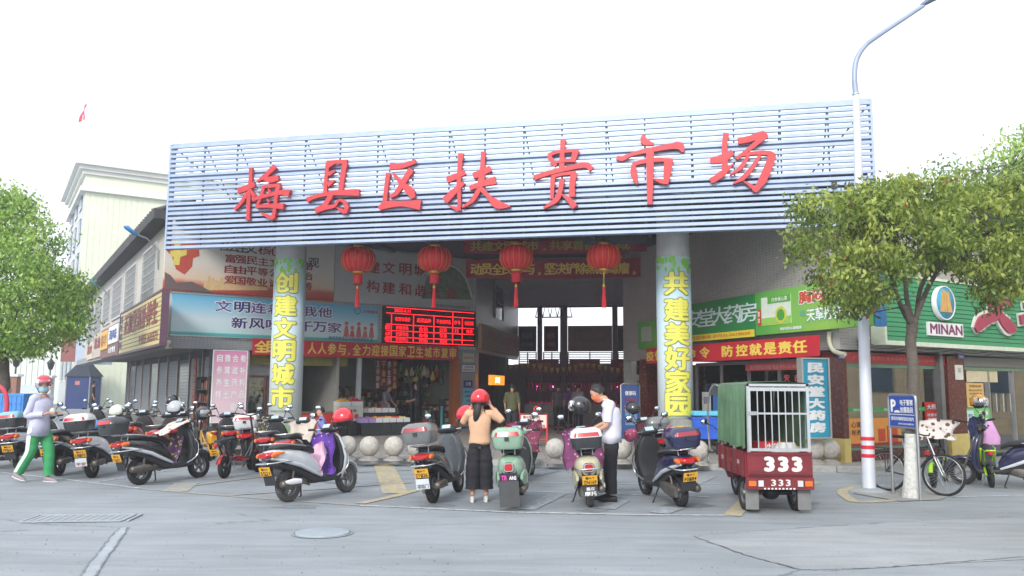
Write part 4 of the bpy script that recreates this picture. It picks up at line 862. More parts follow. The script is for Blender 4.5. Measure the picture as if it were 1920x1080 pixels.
# fridge
fs0, fs1 = fl_s(462, 740, .8), fl_s(506, 740, .8) + .5; fw_ = fs1 - fs0
fr = empty('drinks_fridge', PL.at(fs0, COLZ, .8), PL.ang, 'white double-door display fridge with red-edged glass doors beside the left column', 'fridge')
FRW = mat('fridge_white', (196, 204, 210), .4); FRR = mat('fridge_red_trim', (190, 120, 110), .4)
MB().box(0, fw_, .05, .7, 0, .3).box(0, fw_, .05, .7, 1.9, 2.25).box(0, .05, .05, .7, .3, 1.9).box(fw_ - .05, fw_, .05, .7, .3, 1.9).box(.05, fw_ - .05, .65, .7, .3, 1.9).build('body', FRW, fr)
bxo('kick_panel', DARKM, (0, fw_, .03, .048, 0, .3), fr)
for k in range(2):
    x0 = .02 + k * fw_ / 2; x1 = x0 + fw_ / 2 - .04
    d_ = MB().box(x0, x0 + .05, 0, .04, .32, 1.88).box(x1 - .05, x1, 0, .04, .32, 1.88).box(x0 + .05, x1 - .05, 0, .04, .32, .37).box(x0 + .05, x1 - .05, 0, .04, 1.83, 1.88).build('door', FRR, fr)
    MB().box(x0 + .05, x1 - .05, .015, .02, .37, 1.83).build('glass', glass_mat('fridge_glass', (.8, .88, .9), .06), d_)
    hx = x1 - .03 if k == 0 else x0 + .03; MB().tube([(hx, -.03, .9), (hx, -.03, 1.3)], .012, 6).build('handle', STEEL, d_)
b = MB()
for i in range(5): goods(b, .08, fw_ - .08, .34 + i * .3, .5, .24, pal=[3, 8, 4, 3, 0])
for i in range(5): b.m = 3; b.box(.06, fw_ - .06, .08, .6, .32 + i * .3, .335 + i * .3)
b.build('goods', GP, fr)['kind'] = 'stuff'
# red counter
o = MB().box(0, 1.5, 0, .6, 0, .72, bev=.01).build('counter', mat('counter_red', (196, 48, 44), .45), None, PL.at(fl_s(563, 790, -.2), COLZ, -.2), (0, 0, PL.ang)); tag(o, 'bright red counter at the foot of the left column', 'counter')
MB().box(-.02, 1.52, -.02, .62, .72, .76).build('top', mat('counter_top', (120, 116, 110), .5), o)
# fruit stall tables and crates
SM = mat('stall_cloth_dark', (50, 56, 62), .8, var=.25); WC = mat('foam_crate', (222, 226, 230), .6, var=.04)
def table(px0, px1, back, h, d, label):
    s0, s1 = fl_s(px0, 800, back), fl_s(px1, 800, back); t = empty('stall_table', PL.at(s0, COLZ, back), PL.ang, label, 'stall table'); w_ = s1 - s0
    n_ = max(2, int(w_ / .35))
    for i in range(n_): bxo('panel', SM, (w_ * i / n_ + .006, w_ * (i + 1) / n_ - .006, 0, .03, 0, h - .04), t)
    MB().box(0, w_, 0, d, h - .04, h).build('top', DARKM, t); return t, w_, s0
FRU = {'orange': (226, 130, 36), 'apple': (190, 50, 50), 'mango': (222, 172, 60), 'grape': (150, 110, 170), 'pear': (198, 190, 96), 'dragon fruit': (200, 60, 110), 'lime': (120, 160, 60)}
def fruit_crate(s, back, z, w_, d, kind, label, hc=.14, wrap=None):
    t = empty('fruit_crate', PL.at(s, z, back), PL.ang, label, 'fruit crate', 'fruit crates on the stall')
    MB().box(0, w_, 0, .02, 0, hc).box(0, w_, d - .02, d, 0, hc).box(0, .02, .02, d - .02, 0, hc).box(w_ - .02, w_, .02, d - .02, 0, hc).box(.02, w_ - .02, .02, d - .02, 0, .02).build('crate', wrap or WC, t)
    m = mat('fruit_' + kind, FRU[kind], .4, var=.15); b = MB(); r = .045
    nx, ny = int((w_ - .06) / .085), int((d - .06) / .085)
    for i in range(nx):
        for j in range(ny): b.ball((.06 + i * .085 + random.uniform(-.01, .01), .06 + j * .085, hc - .01 + random.uniform(0, .03)), r, 7, 5)
    for i in range(nx - 1): b.ball((.1 + i * .085, .16, hc + .06), r, 7, 5)
    o = b.build('fruit', m, t); o['kind'] = 'stuff'
t, w_, s0 = table(678, 770, -1.1, .42, .55, 'long low dark table at the front of the fruit stall')
ks = ['grape', 'grape', 'orange', 'orange', 'mango', 'apple', 'pear']
cw = w_ / 7
WRP = mat('purple_wrap', (170, 150, 206), .5)
for i in range(7): fruit_crate(s0 + i * cw + .01, -1.08, COLZ + .42, cw - .03, .5, ks[i], ['leftmost purple-wrapped crate of grapes in the front row', 'second purple-wrapped crate of grapes in the front row', 'front-row white crate of oranges next to the purple wraps', 'front-row white crate of oranges near the middle', 'front-row white crate of mangoes', 'front-row white crate of apples', 'white crate of pears at the right end of the front row'][i], wrap=WRP if i < 2 else None)
t, w_, s0 = table(676, 742, -.5, .72, .5, 'taller dark table behind the low fruit table')
ks = ['lime', 'orange', 'mango', 'apple', 'grape']; cw = w_ / 5
for i in range(5): fruit_crate(s0 + i * cw + .01, -.48, COLZ + .72, cw - .03, .45, ks[i], 'upper-row white crate of %s on the taller table' % {'lime': 'green limes', 'orange': 'oranges', 'mango': 'yellow mangoes', 'apple': 'red apples', 'grape': 'dark grapes'}[ks[i]])
t, w_, s0 = table(636, 668, -.7, .46, .5, 'short dark table left of the white steel post')
for i in range(2): fruit_crate(s0 + i * .42, -.68, COLZ + .95, .4, .45, ['mango', 'apple'][i], ['crate of mangoes on the cardboard box left of the post', 'crate of apples right beside the white steel post'][i])
o = MB().box(0, .84, 0, .45, 0, .48, bev=.01).build('cardboard_box', mat('white_carton', (206, 214, 202), .6), None, PL.at(s0, COLZ + .465, -.68), (0, 0, PL.ang)); tag(o, 'white carton with green fruit print left of the steel post', 'carton')
MB().lathe([(.001, -.004), (.12, -.004)], 16, 'y', (.28, 0, .14)).build('fruit_print', mat('print_leafgreen', (130, 180, 90), .6), o); MB().lathe([(.001, -.006), (.08, -.006)], 16, 'y', (.6, 0, .15)).build('melon_print', mat('print_melon', (200, 60, 50), .6), o); text('新鲜水果', .12, .6, .28, .38, DRED, o, bold=.03)
fe = empty('red_canister', PL.at(fl_s(660, 760, .3), COLZ + .5, .3), 0, 'tall red plastic canister on the boxes left of the post', 'canister')
MB().lathe([(.001, 0), (.12, .01), (.12, .55), (.06, .65), (.06, .72), (.001, .73)], 16).build('body', mat('canister_red', (196, 44, 50), .35), fe)
bx2 = MB().box(0, 1.2, 0, .5, 0, .5, bev=.01).build('crate_pile', mat('brown_carton', (150, 116, 84), .7), None, PL.at(fl_s(640, 760, .2), COLZ, .2), (0, 0, PL.ang)); tag(bx2, 'brown carton under the red canister', 'carton')
bb = MB()
for i in range(9): bb.loft([(0, .1 + i * .17, .2, .1, .1), (.15, .1 + i * .17, .22, .12, .11), (.27, .1 + i * .17, .2, .05, .05), (.33, .1 + i * .17, .2, .09, .06)], 'z', 8)
o = bb.build('goods_bags', mat('clear_bags', (176, 168, 156), .3), None, PL.at(fl_s(612, 760, 1.4), COLZ + .9, 1.4), (0, 0, PL.ang)); tag(o, 'row of tied clear bags on the cabinet in the left shop', 'bags')
o = MB().box(0, 1.6, 0, .5, 0, .9).build('cabinet', mat('cabinet_grey', (110, 104, 98), .6), None, PL.at(fl_s(612, 760, 1.4), COLZ, 1.4), (0, 0, PL.ang)); tag(o, 'grey-brown cabinet under the clear bags', 'cabinet')
tp_ = MB().tube([(0, 0, 0), (0, 0, .9)], .05, 10).build('turquoise_pole', mat('turquoise', (60, 140, 150), .4), None, PL.at(fl_s(828, 790, -.2), COLZ, -.2)); tag(tp_, 'short turquoise pole in front of the packet racks', 'pole')
# pillar notices
s_ = fl_s(878, 690)
def notice(P, x0, x1, yt, yb, m, label, txt=(), off=-.06, nm='notice', cat='notice', tm=None, fr=None):
    o, w_, h_ = board(nm, P, x0, x1, yt, yb, m, off=off, th=.02, label=label, cat=cat, frame=fr, fw=.03); h_ = max(v.co.z for v in o.data.vertices)
    for (t_, a, c, e, f) in txt: text(t_, a * w_, c * w_, e * h_, f * h_, tm or NAV, o, y=-.004, bold=.02)
    return o, w_, h_
PP = PL.shift(.02)
notice(PP, 866, 891, 684, 697, mat('notice_white', (214, 218, 224), .5), 'white notice with red text in a blue frame on the end pillar', [('文明经商', .15, .85, .55, .85), ('诚信服务市场', .1, .9, .15, .45)], tm=DRED, fr=mat('notice_blue_frame', (70, 130, 170), .5))
notice(PP, 868, 889, 662, 679, mat('notice_beige', (196, 190, 180), .5), 'small beige plaque above the white notice on the end pillar', [('梅县区扶贵市场', .1, .9, .4, .6)], tm=DRED)
notice(PP, 869, 887, 728, 758, mat('poster_lightblue', (120, 190, 214), .5), 'light blue poster on the end pillar', [('健康生活', .1, .9, .7, .85), ('从我做起', .15, .8, .45, .6), ('文明', .3, .7, .1, .3)])
notice(PP, 870, 886, 713, 727, mat('poster_navy', (48, 64, 130), .5), 'small navy poster above the light blue one on the end pillar', [('公告', .2, .8, .3, .8)], tm=WHT)
# ================================================================== the hall
hall = empty('market_hall', LE, 0, 'dim covered market hall with a ribbed ceiling seen between the two columns', 'building')
HW = mat('hall_wall_tiles_grey', (160, 160, 156), .6, var=.15); 
child(MB().box(0, 9.4, 0, .25, 3.0, 6.3).build('left_wall', TILE_D, None, PHL.at(0), (0, 0, PHL.ang)), hall)
child(MB().box(0, .5, 0, .4, COLZ, 3.0).build('pillar', TILE_D, None, PHL.at(0.02, 0, .0), (0, 0, PHL.ang)), hall)
child(MB().box(6.0, 6.4, 0, .4, COLZ, 3.0).build('pillar', mat('green_post', (66, 88, 78), .6), None, PHL.at(0), (0, 0, PHL.ang)), hall)
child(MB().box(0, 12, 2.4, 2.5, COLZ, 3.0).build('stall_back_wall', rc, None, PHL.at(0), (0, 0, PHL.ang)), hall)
child(MB().box(-14, 0, 0, .25, COLZ, 6.3).build('right_wall', HW, None, PHR.at(0), (0, 0, PHR.ang)), hall)
# ceiling with purlins: slopes down into the hall
def hallpt(a, b_, z): q = LE + PHL.u * b_ + PHB.u * a; return Vector((q.x, q.y, z))
CG = mat('hall_ceiling_sheet', (150, 156, 164), .7, .3, var=.2)
b = MB(); b.add([hallpt(-.6, -.5, 6.35), hallpt(12, -.5, 6.35), hallpt(12, 10, 5.62), hallpt(-.6, 10, 5.62)], [(0, 3, 2, 1)]); child(b.build('ceiling', CG), hall)
PU = mat('purlin', (170, 176, 180), .6)
for i in range(24):
    k = i / 24; b = MB(); z = 6.3 - .73 * k; a0, a1 = hallpt(-.4, -.3 + k * 10.2, z - .08), hallpt(10, -.3 + k * 10.2, z - .08); dv = PHL.u * .1
    b.add([a0, a1, a1 + dv, a0 + dv, a0 + Vector((0, 0, .09)), a1 + Vector((0, 0, .09)), a1 + dv + Vector((0, 0, .08)), a0 + dv + Vector((0, 0, .08))], [(0, 3, 2, 1), (0, 1, 5, 4), (1, 2, 6, 5), (2, 3, 7, 6), (3, 0, 4, 7)]); child(b.build('purlin', PU), hall)
# end wall with openings
BW = 9.5; BO = PHB
def hb(px, py): return BO.hit(px, py)
zz = {k_: hb(1080, y_)[1] for k_, y_ in (('strip_t', 576), ('strip_b', 611), ('ban_b', 659), ('win_b', 684))}
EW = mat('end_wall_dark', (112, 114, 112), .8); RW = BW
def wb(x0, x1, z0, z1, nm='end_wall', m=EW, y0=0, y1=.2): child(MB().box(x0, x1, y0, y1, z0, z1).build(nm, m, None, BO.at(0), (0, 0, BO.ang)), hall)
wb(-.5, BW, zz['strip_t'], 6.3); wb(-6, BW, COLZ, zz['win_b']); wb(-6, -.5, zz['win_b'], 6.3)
for a, c in (((537 / 3.6 + 860), (565 / 3.6 + 860)), (690 / 3.6 + 860, 735 / 3.6 + 860), (1040 / 3.6 + 860, 1075 / 3.6 + 860)):
    wb(hb(a, 650)[0], hb(c, 650)[0], COLZ, 6.6, 'column', mat('hall_column_grey', (112, 116, 114), .7), -.3, -.0)
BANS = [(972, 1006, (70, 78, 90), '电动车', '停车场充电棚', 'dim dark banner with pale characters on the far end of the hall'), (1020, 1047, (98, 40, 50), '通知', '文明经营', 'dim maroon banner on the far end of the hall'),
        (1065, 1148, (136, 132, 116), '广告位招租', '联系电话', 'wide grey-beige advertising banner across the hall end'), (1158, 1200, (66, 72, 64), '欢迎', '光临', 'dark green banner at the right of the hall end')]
for a, c, col, t1, t2, lab in BANS:
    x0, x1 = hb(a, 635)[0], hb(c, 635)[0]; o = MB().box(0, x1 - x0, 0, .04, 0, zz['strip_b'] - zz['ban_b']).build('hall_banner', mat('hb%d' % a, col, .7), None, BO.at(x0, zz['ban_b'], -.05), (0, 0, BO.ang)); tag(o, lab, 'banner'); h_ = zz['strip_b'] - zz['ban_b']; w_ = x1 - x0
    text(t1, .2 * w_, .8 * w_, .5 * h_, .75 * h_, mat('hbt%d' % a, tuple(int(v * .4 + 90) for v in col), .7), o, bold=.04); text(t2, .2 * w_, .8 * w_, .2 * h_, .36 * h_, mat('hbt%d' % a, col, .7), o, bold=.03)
LOUV = mat('louvre', (206, 190, 186), .5)
for a, c in ((972, 1006), (1018, 1051), (1064, 1148), (1158, 1205)):
    x0, x1 = hb(a, 670)[0], hb(c, 670)[0]
    o = child(MB().box(x0, x1, .02, .1, zz['win_b'], zz['win_b'] + .03).build('window', EW, None, BO.at(0), (0, 0, BO.ang)), hall)
    for xm in (x0 + .025, (x0 + x1) / 2, x1 - .025): bxo('jamb', EW, (xm - .025, xm + .025, .021, .099, zz['win_b'] + .031, zz['ban_b'] - .02), o)
    for i in range(6): z = zz['win_b'] + (zz['ban_b'] - zz['win_b']) * (i + .5) / 6; bxo('louvre_slat', mat('louvre_grey', (120, 110, 108), .6), (x0 + .05, x1 - .05, .03, .07, z - .02, z + .02), o)
# truss girders in the hall
for a_ in (.9, 7.3):
    b = MB(); p0, p1 = hallpt(a_, 9.0, 5.0), hallpt(a_, 9.0, 5.75)
    for k in range(5):
        dx = PHB.u * (k * .35); b.tube([p0 + dx, p1 + dx + PHB.u * .17, p0 + dx + PHB.u * .35], .025, 4)
    b.tube([p0, p0 + PHB.u * 1.75], .03, 4); child(b.build('girder', PU), hall)
# left hall wall sign and window
o, wd, h_ = board('shop_sign', PHL, 903, 974, 606, 653, mat('hall_sign_brown', (142, 116, 88), .6), off=-.3, th=.12, label='dim brown slatted shop sign on the left wall of the hall', cat='shop sign')
h_ = max(v.co.z for v in o.data.vertices)
for i in range(8): bxo('slat', mat('hall_slat', (150, 122, 92), .6), (.02, wd - .02, -.02, 0, h_ * i / 8 + .015, h_ * (i + 1) / 8 - .015), o)
text('桥记农家土特产店', wd * .12, wd * .9, h_ * .4, h_ * .85, DRED, o, y=-.035, bold=.05); text('批发零售', wd * .55, wd * .9, h_ * .1, h_ * .28, DRED, o, y=-.035, bold=.04)
s0, zt_ = PHL.hit(927, 535); s1 = PHL.hit(942, 535)[0]; _, zb_ = PHL.hit(930, 597)
wn = MB().box(0, s1 - s0, 0, .02, 0, zt_ - zb_).build('window', GLD, None, PHL.at(s0, zb_, -.03), (0, 0, PHL.ang)); child(wn, hall); MB().box(-.06, 0, -.04, .02, 0, zt_ - zb_).box(s1 - s0, s1 - s0 + .06, -.04, .02, 0, zt_ - zb_).box(0, s1 - s0, -.03, -.005, (zt_ - zb_) * .48, (zt_ - zb_) * .52).build('frame', HW, wn)
# red banners across the mouth of the hall
def cross_banner(y, x0, x1, yt, yb, label, txt, yc, tm=GOLD):
    a, c = D(x0, yt, y), D(x1, yt, y - .6); P = Plane(a.x, a.y, c.x - a.x, c.y - a.y); w_ = (Vector((c.x, c.y, 0)) - Vector((a.x, a.y, 0))).length; zt2, zb2 = a.z, D(x0, yb, y).z
    b = MB(); n = 24; rows = []
    for i in range(n + 1):
        x = w_ * i / n; sag = -.05 * math.sin(PI * i / n); rows.append((x, .03 * math.sin(i * 1.1), zt2 - zb2 + sag, sag))
    for i in range(n):
        r1, r2 = rows[i], rows[i + 1]; b.add([(r1[0], r1[1] * .3, r1[3]), (r2[0], r2[1] * .3, r2[3]), (r2[0], r2[1] * .3, r2[2]), (r1[0], r1[1] * .3, r1[2])], [(0, 1, 2, 3)], True)
    o = b.build('cross_banner', mat('cross_banner_red', (150, 34, 60), .7, var=.1), None, (a.x, a.y, zb2), (0, 0, P.ang)); tag(o, label, 'banner')
    h_ = zt2 - zb2
    for ch, px in txt:
        s_ = P.hit(px, yc)[0]; k_ = .19 if ch not in '，。' else .05; text(ch, s_ - k_, s_ + k_, h_ * (.2 if k_ > .1 else .15) - .04, h_ * (.82 if k_ > .1 else .35) - .04, tm, o, y=-.03, bold=.035)
    return o
cross_banner(27, 874, 1213, 486, 521, 'lower dark red banner with olive gold characters hung across the hall mouth', [(c, 893 + i * (1195 - 893) / 15.3) for i, c in enumerate('动员全民参与，坚决铲除黑恶毒瘤。')], 503)
cross_banner(26.4, 870, 1213, 446, 475, 'upper dark red banner with olive characters, half hidden by the sign screen', [(c, 893 + i * (1180 - 893) / 13.5) for i, c in enumerate('共建文明城市，共享首都文明成')], 460, mat('olive_gold', (176, 158, 66), .6))
# meat stalls with pink lamps, hanging meat, signs above
PINK = mat('pink_lamp', (255, 70, 190), .5, var=0, emit=9); MEAT = mat('meat', (176, 62, 70), .5, var=.3); STL = mat('stall_tile', (150, 150, 150), .4)
lab_ = ['leftmost', 'second', 'third', 'rightmost']
for r_, (dist, nn_) in enumerate(((5.2, 4),)):
    for i in range(nn_):
        x0 = 1.0 + i * 1.75; q = hallpt(x0, dist, 0); t = empty('meat_stall', q, BO.ang, '%s meat stall under the pink lamps in the hall' % lab_[i], 'stall', 'meat stalls in the hall')
        MB().box(0, 1.6, 0, .8, COLZ, .95).build('counter', STL, t); MB().box(-.02, 1.62, -.05, .85, .95, 1.0).build('counter_top', mat('steel_top', (120, 110, 124), .4, .5), t)
        MB().tube([(0.05, .1, 1), (.05, .1, 2.2)], .025, 6).tube([(1.55, .1, 1), (1.55, .1, 2.2)], .025, 6).tube([(.05, .1, 1.95), (1.55, .1, 1.95)], .02, 6).build('rail', DARKM, t)
        b = MB()
        for k in range(9):
            x = .15 + k * .16; l = random.uniform(.2, .45); b.loft([(1.93 - l, x, .1, .02, .03), (1.93 - l * .6, x, .1, .05, .04), (1.93 - .08, x, .1, .03, .03), (1.93, x, .1, .01, .01)], 'z', 7)
        for k in range(8): b.loft([(1.0, .15 + k * .18, .35, .08, .1), (1.05 + random.random() * .07, .15 + k * .18, .35, .05, .08)], 'z', 7)
        b.build('meat', MEAT, t)['kind'] = 'stuff'
        for k in range(2):
            lx = .45 + k * .75; lm = MB().lathe([(.02, .12), (.1, .02), (.11, 0)], 12, c=(lx, .3, 1.75)).build('lamp_shade', mat('lamp_shade_red', (170, 30, 60), .5), t); MB().ball((lx, .3, 1.74), .05, 8, 6).build('bulb', PINK, lm)
        if i % 1 == 0:
            l = bpy.data.lights.new('pink_lamp', 'POINT'); l.energy = 6; l.color = (1, .25, .7); l.shadow_soft_size = .15; lo = bpy.data.objects.new('pink_lamp', l); COL.objects.link(lo); lo.location = hallpt(x0 + .8, dist + .3, 1.6); 
        so = MB().box(0, 1.3, 0, .05, 0, .62).build('stall_sign', mat('stall_sign_maroon', (110, 40, 46), .6), None, hallpt(x0 + .15, dist + .1, 2.25), (0, 0, BO.ang)); tag(so, '%s maroon board over the meat stalls' % lab_[i], 'sign', 'boards over the meat stalls'); text('猪肉', .35, .95, .3, .5, mat('stall_text', (170, 90, 80), .6), so, bold=.03); text('放心肉店', .2, 1.1, .08, .2, mat('stall_text', (170, 90, 80), .6), so, bold=.02)
b = MB(); 
for i in range(30):
    q = hallpt(.4 + i * .25, 4.6, 2.6 + .1 * math.sin(i * .6)); b.add([q, q + PHB.u * .18, q + PHB.u * .09 - Vector((0, 0, .25))], [(0, 1, 2)])
o = b.build('bunting', mat('bunting_gold', (170, 140, 50), .6)); tag(o, 'string of small dull yellow flags over the meat stalls', 'bunting')
# orange light box, blue roll-up sign, barrier board, red column sign
o, wd, h_ = board('light_box', PHL, 922, 946, 703, 722, mat('lightbox_orange', (236, 150, 40), .5, var=.03, emit=.9), off=-.6, th=.12, label='small glowing orange light box sign inside the hall on the left', cat='light box'); text('川', wd * .25, wd * .6, h_ * .2, h_ * .8, mat('lit_white', (255, 250, 235), .5, var=0, emit=1.5), o, bold=.06)
def standee(px0, px1, y, yt, m, label, rz=0):
    a, c = D(px0, 800, y), D(px1, 800, y); h_ = D(px0, yt, y).z - COLZ; w_ = c.x - a.x; t = empty('standing_sign', (a.x, a.y, COLZ), rz, label, 'sign')
    MB().box(0, w_, -.02, .02, 0.02, h_, bev=.015).build('panel', m, t); MB().tube([(-.02, 0, 0), (-.02, 0, h_), (w_ * .08, 0, h_ + .04), (w_ * .92, 0, h_ + .04), (w_ + .02, 0, h_), (w_ + .02, 0, 0)], .02, 6).build('frame', STEEL, t); MB().box(0, w_, -.2, .2, 0, .02).build('base', STEEL, t); return t, w_, h_
t, w_, h_ = standee(1166, 1199, 24.5, 722, mat('blue_sign', (44, 78, 140), .5, var=.1), 'blue standing sign in a rounded steel frame left of the right column')
text('健康码', .1, w_ - .1, h_ * .82, h_ * .9, WHT, t, y=-.03, bold=.02); text('请佩戴口罩', .08, w_ - .08, h_ * .72, h_ * .77, DRED, t, y=-.03, bold=.02); MB().box(w_ * .2, w_ * .85, -.028, -.022, h_ * .3, h_ * .55).build('print', mat('print_paleblue', (110, 140, 180), .6), t)
a, c = D(975, 810, 22.3), D(1026, 810, 22.3); zt_, zb_ = D(1000, 778, 22.3).z, D(1000, 803, 22.3).z
bt = empty('barrier_board', (a.x, a.y, COLZ), 0, 'white notice board in a red folding barrier frame in the hall mouth', 'notice board'); w_ = c.x - a.x
BR = mat('barrier_red', (200, 48, 44), .5)
MB().box(0, w_, -.01, .02, zb_ - COLZ, zt_ - COLZ).build('panel', mat('notice_cream', (222, 214, 206), .6), bt)
MB().tube([(0, 0, 0), (0, 0, zt_ - COLZ + .03), (w_, 0, zt_ - COLZ + .03), (w_, 0, 0)], .03, 6).tube([(0, 0, zb_ - COLZ), (w_, 0, zb_ - COLZ)], .025, 6).tube([(0, 0, .2), (w_, 0, .2)], .025, 6).build('frame', BR, bt)
MB().lathe([(.06, -.02), (.1, -.02)], 18, 'y', (w_ * .62, 0, zt_ - COLZ + .14)).build('round_sign', BR, bt)
hh = zt_ - zb_; z0 = zb_ - COLZ; text('禁止车辆入内', .08, w_ * .72, z0 + hh * .7, z0 + hh * .95, DRED, bt, y=-.015, bold=.04); text('请戴口罩 测温进场', .06, w_ - .06, z0 + hh * .08, z0 + hh * .28, DRED, bt, y=-.015, bold=.04)
for xx in (.35, .7): MB().lathe([(.03, -.014), (.07, -.014)], 14, 'y', (w_ * xx, 0, z0 + hh * .48)).build('mark', DRED, bt)
# ================================================================== right: pharmacy wall
rb = empty('pharmacy_building', CR, 0, 'two-storey tiled building on the right with the green pharmacy signs', 'building')
zr_ = PR.hit(1575, 655)[1]
child(wall_box('upper_wall', PR, -9.9, -.002, zr_, 6.15, TILE_D, th=.25), rb)
child(wall_box('front_upper_wall', PM, .26, 12, PM.hit(1700, 660)[1], 6.15, TILE_D, th=.25), rb)
child(wall_box('corner_band', PM, 0, .258, zr_, 6.15, TILE_D, th=.2), rb)
b = MB(); b.add([(q.x, q.y, zr_ + .02) for q in (PR.at(-9.9), PR.at(0), PM.at(12), PM.at(12, 0, 7), PR.at(-9.9, 0, 5))], [(0, 1, 2, 3, 4)]); child(b.build('ceiling', mat('shop_ceiling', (150, 150, 148), .8)), rb)
b = MB(); b.add([(q.x, q.y, COLZ + .006) for q in (PR.at(-9.9), PR.at(0), PM.at(12), PM.at(12, 0, 7), PR.at(-9.9, 0, 5))], [(0, 1, 2, 3, 4)]); child(b.build('shop_floor', INF), rb)
b = MB(); p = [PR.at(-9.9, 0, -.25), PR.at(0, 0, -.25) - PM.n * .25, PM.at(12, 0, -.25), PM.at(12, 0, 8), PR.at(-9.9, 0, 8)]; n = 5
b.add([(q.x, q.y, 6.15) for q in p] + [(q.x, q.y, 6.33) for q in p], [tuple(range(n - 1, -1, -1)), tuple(range(n, 2 * n))] + [(i, (i + 1) % n, n + (i + 1) % n, n + i) for i in range(n)]); child(b.build('roof', mat('dark_roof_edge', (70, 72, 76), .8)), rb)
RBR = mat('granite_red_brown', (92, 46, 44), .25, var=.15, scale=12); YB = mat('yellow_plinth', (206, 188, 116), .6, var=.12)
def pier(P, s0, s1, d, zt2, zsplit):
    o = child(MB().box(0, s1 - s0, 0, d, zsplit, zt2).build('pier', RBR, None, P.at(s0, 0, -.03), (0, 0, P.ang)), rb)
    MB().box(-.02, s1 - s0 + .02, -.02, d + .02, COLZ, zsplit).build('plinth', YB, o)
zsp = PM.hit(1575, 823)[1]; zMt = PM.hit(1600, 662)[1]
sp1 = PM.hit(1588, 760)[0]; pier(PM, -.02, sp1, .5, zMt + .02, zsp)
s1a, s1b = PM.hit(1778, 760)[0], PM.hit(1810, 760)[0]; pier(PM, s1a, s1b, .4, zMt + .02, zsp)
spr = PR.hit(1212, 760)[0]; pier(PR, spr - .35, spr + .1, .4, zr_ + .02, .6)
MB().box(-1.2, -.03, .42, .58, COLZ, zsp).build('plinth', YB, None, PM.at(0), (0, 0, PM.ang)); 
bpy.data.objects['plinth.003'].name = 'low_wall'; lw = bpy.data.objects['low_wall']; tag(lw, 'low yellow wall base under the blue pharmacy sign', 'wall')
# banded fascia on M, window, sash
o = child(wall_box('fascia', PM, sp1, s1a, PM.hit(1680, 682)[1], zMt + .02, mat('fascia_red', (170, 52, 56), .6), back=.02, th=.1), rb); fz0 = PM.hit(1680, 682)[1]
text('广东民安堂药业连锁有限公司  0753-2618038', .3, s1a - sp1 - .3, fz0 + .06, zMt - .06, mat('pale_red_text', (214, 120, 116), .6), o, bold=.02)
child(wall_box('transom', PM, s1b, 12, fz0 - .0, zMt + .02, mat('transom_grey', (120, 120, 118), .7), back=.02, th=.1), rb)
for (a, c, nm) in ((sp1, s1a, 'window'), (s1b, 9.5, 'window')):
    wz0 = .42 if a == sp1 else COLZ + .02
    wo = child(MB().box(0, c - a, .12, .13, wz0, fz0 - .1).build('window', glass_mat('shop_glass', (.82, .88, .88), .2, .02), None, PM.at(a), (0, 0, PM.ang)), rb)
    MB().box(0, c - a, .06, .18, fz0 - .1, fz0).box(0, .05, .06, .18, wz0, fz0 - .1).box(c - a - .05, c - a, .06, .18, wz0, fz0 - .1).box(0, c - a, .06, .18, wz0 - .06, wz0).build('frame', mat('sash_green', (110, 136, 116), .5), wo)
child(MB().box(0, s1a - sp1, .05, .25, COLZ, .36).build('sill_wall', RBR, None, PM.at(sp1), (0, 0, PM.ang)), rb)
child(MB().box(3.2, 12, 4.2, 4.3, COLZ, zMt + .1).build('back_wall', mat('shop_back_wall', (116, 116, 112), .8, var=.2), None, PM.at(0), (0, 0, PM.ang)), rb)
mull = child(MB().box(-.03, .03, .06, .18, COLZ, fz0 - .1).box(1.17, 1.23, .06, .18, COLZ, fz0 - .1).build('mullion', STEEL, None, PM.at(PM.hit(1862, 760)[0]), (0, 0, PM.ang)), rb)
for px in (1872, 1885, 1898): s_ = PM.hit(px, 740)[0]; z0, z1 = PM.hit(px, 772)[1], PM.hit(px, 738)[1]; child(MB().tube([(0, -.04, z0), (0, -.04, z1)], .018, 8).build('door_handle', STEEL, None, PM.at(s_, 0, .1), (0, 0, PM.ang)), rb)
shelf(PM, sp1 + .2, s1a - .2, 1.6, COLZ, 1.75, 5, 'white pharmacy shelf of boxes behind the big window', [3, 3, 8, 1, 4], .4)
shelf(PM, s1b + .6, s1b + 3.6, 1.8, COLZ, 1.9, 5, 'pharmacy shelf behind the glass door at the right edge', [3, 8, 4, 3, 7], .4)
PMG = PM.shift(.1)
def onglass(x0, x1, yt, yb, m, label, txt=(), tm=None, off=-.02, P=None): return notice(P or PMG, x0, x1, yt, yb, m, label, txt, off=off, nm='poster', cat='poster', tm=tm)
o, w_, h_ = onglass(1590, 1690, 785, 838, mat('poster_orange', (228, 152, 66), .5, var=.08), 'large orange poster low in the pharmacy window behind the tree', [('心肾', .05, .24, .66, .88), ('年养', .05, .24, .38, .6)], tm=mat('print_black', (50, 40, 40), .5))
MB().box(.55 * w_, .68 * w_, -.01, -.003, .15 * h_, .6 * h_).box(.72 * w_, .92 * w_, -.01, -.003, .1 * h_, .7 * h_).build('box_print', mat('print_boxred', (196, 72, 40), .5), o); MB().box(0, w_, -.008, -.003, 0, .1 * h_).build('stripe', mat('print_band', (150, 40, 30), .5), o)
b = MB()
for k in range(3): b.lathe([(.05, 0), (.05, .2), (.02, .28), (.02, .36)], 8, c=((.38 + k * .05) * w_, -.0, .16 * h_))
o, w_, h_ = onglass(1734, 1766, 754, 808, mat('poster_red', (196, 44, 50), .5), 'red poster with white writing at the right end of the pharmacy window', [('大药房', .1, .9, .74, .92), ('优惠活动', .1, .9, .5, .6), ('满减送礼', .1, .9, .36, .45), ('欢迎选购', .1, .9, .22, .3)], tm=WHT)
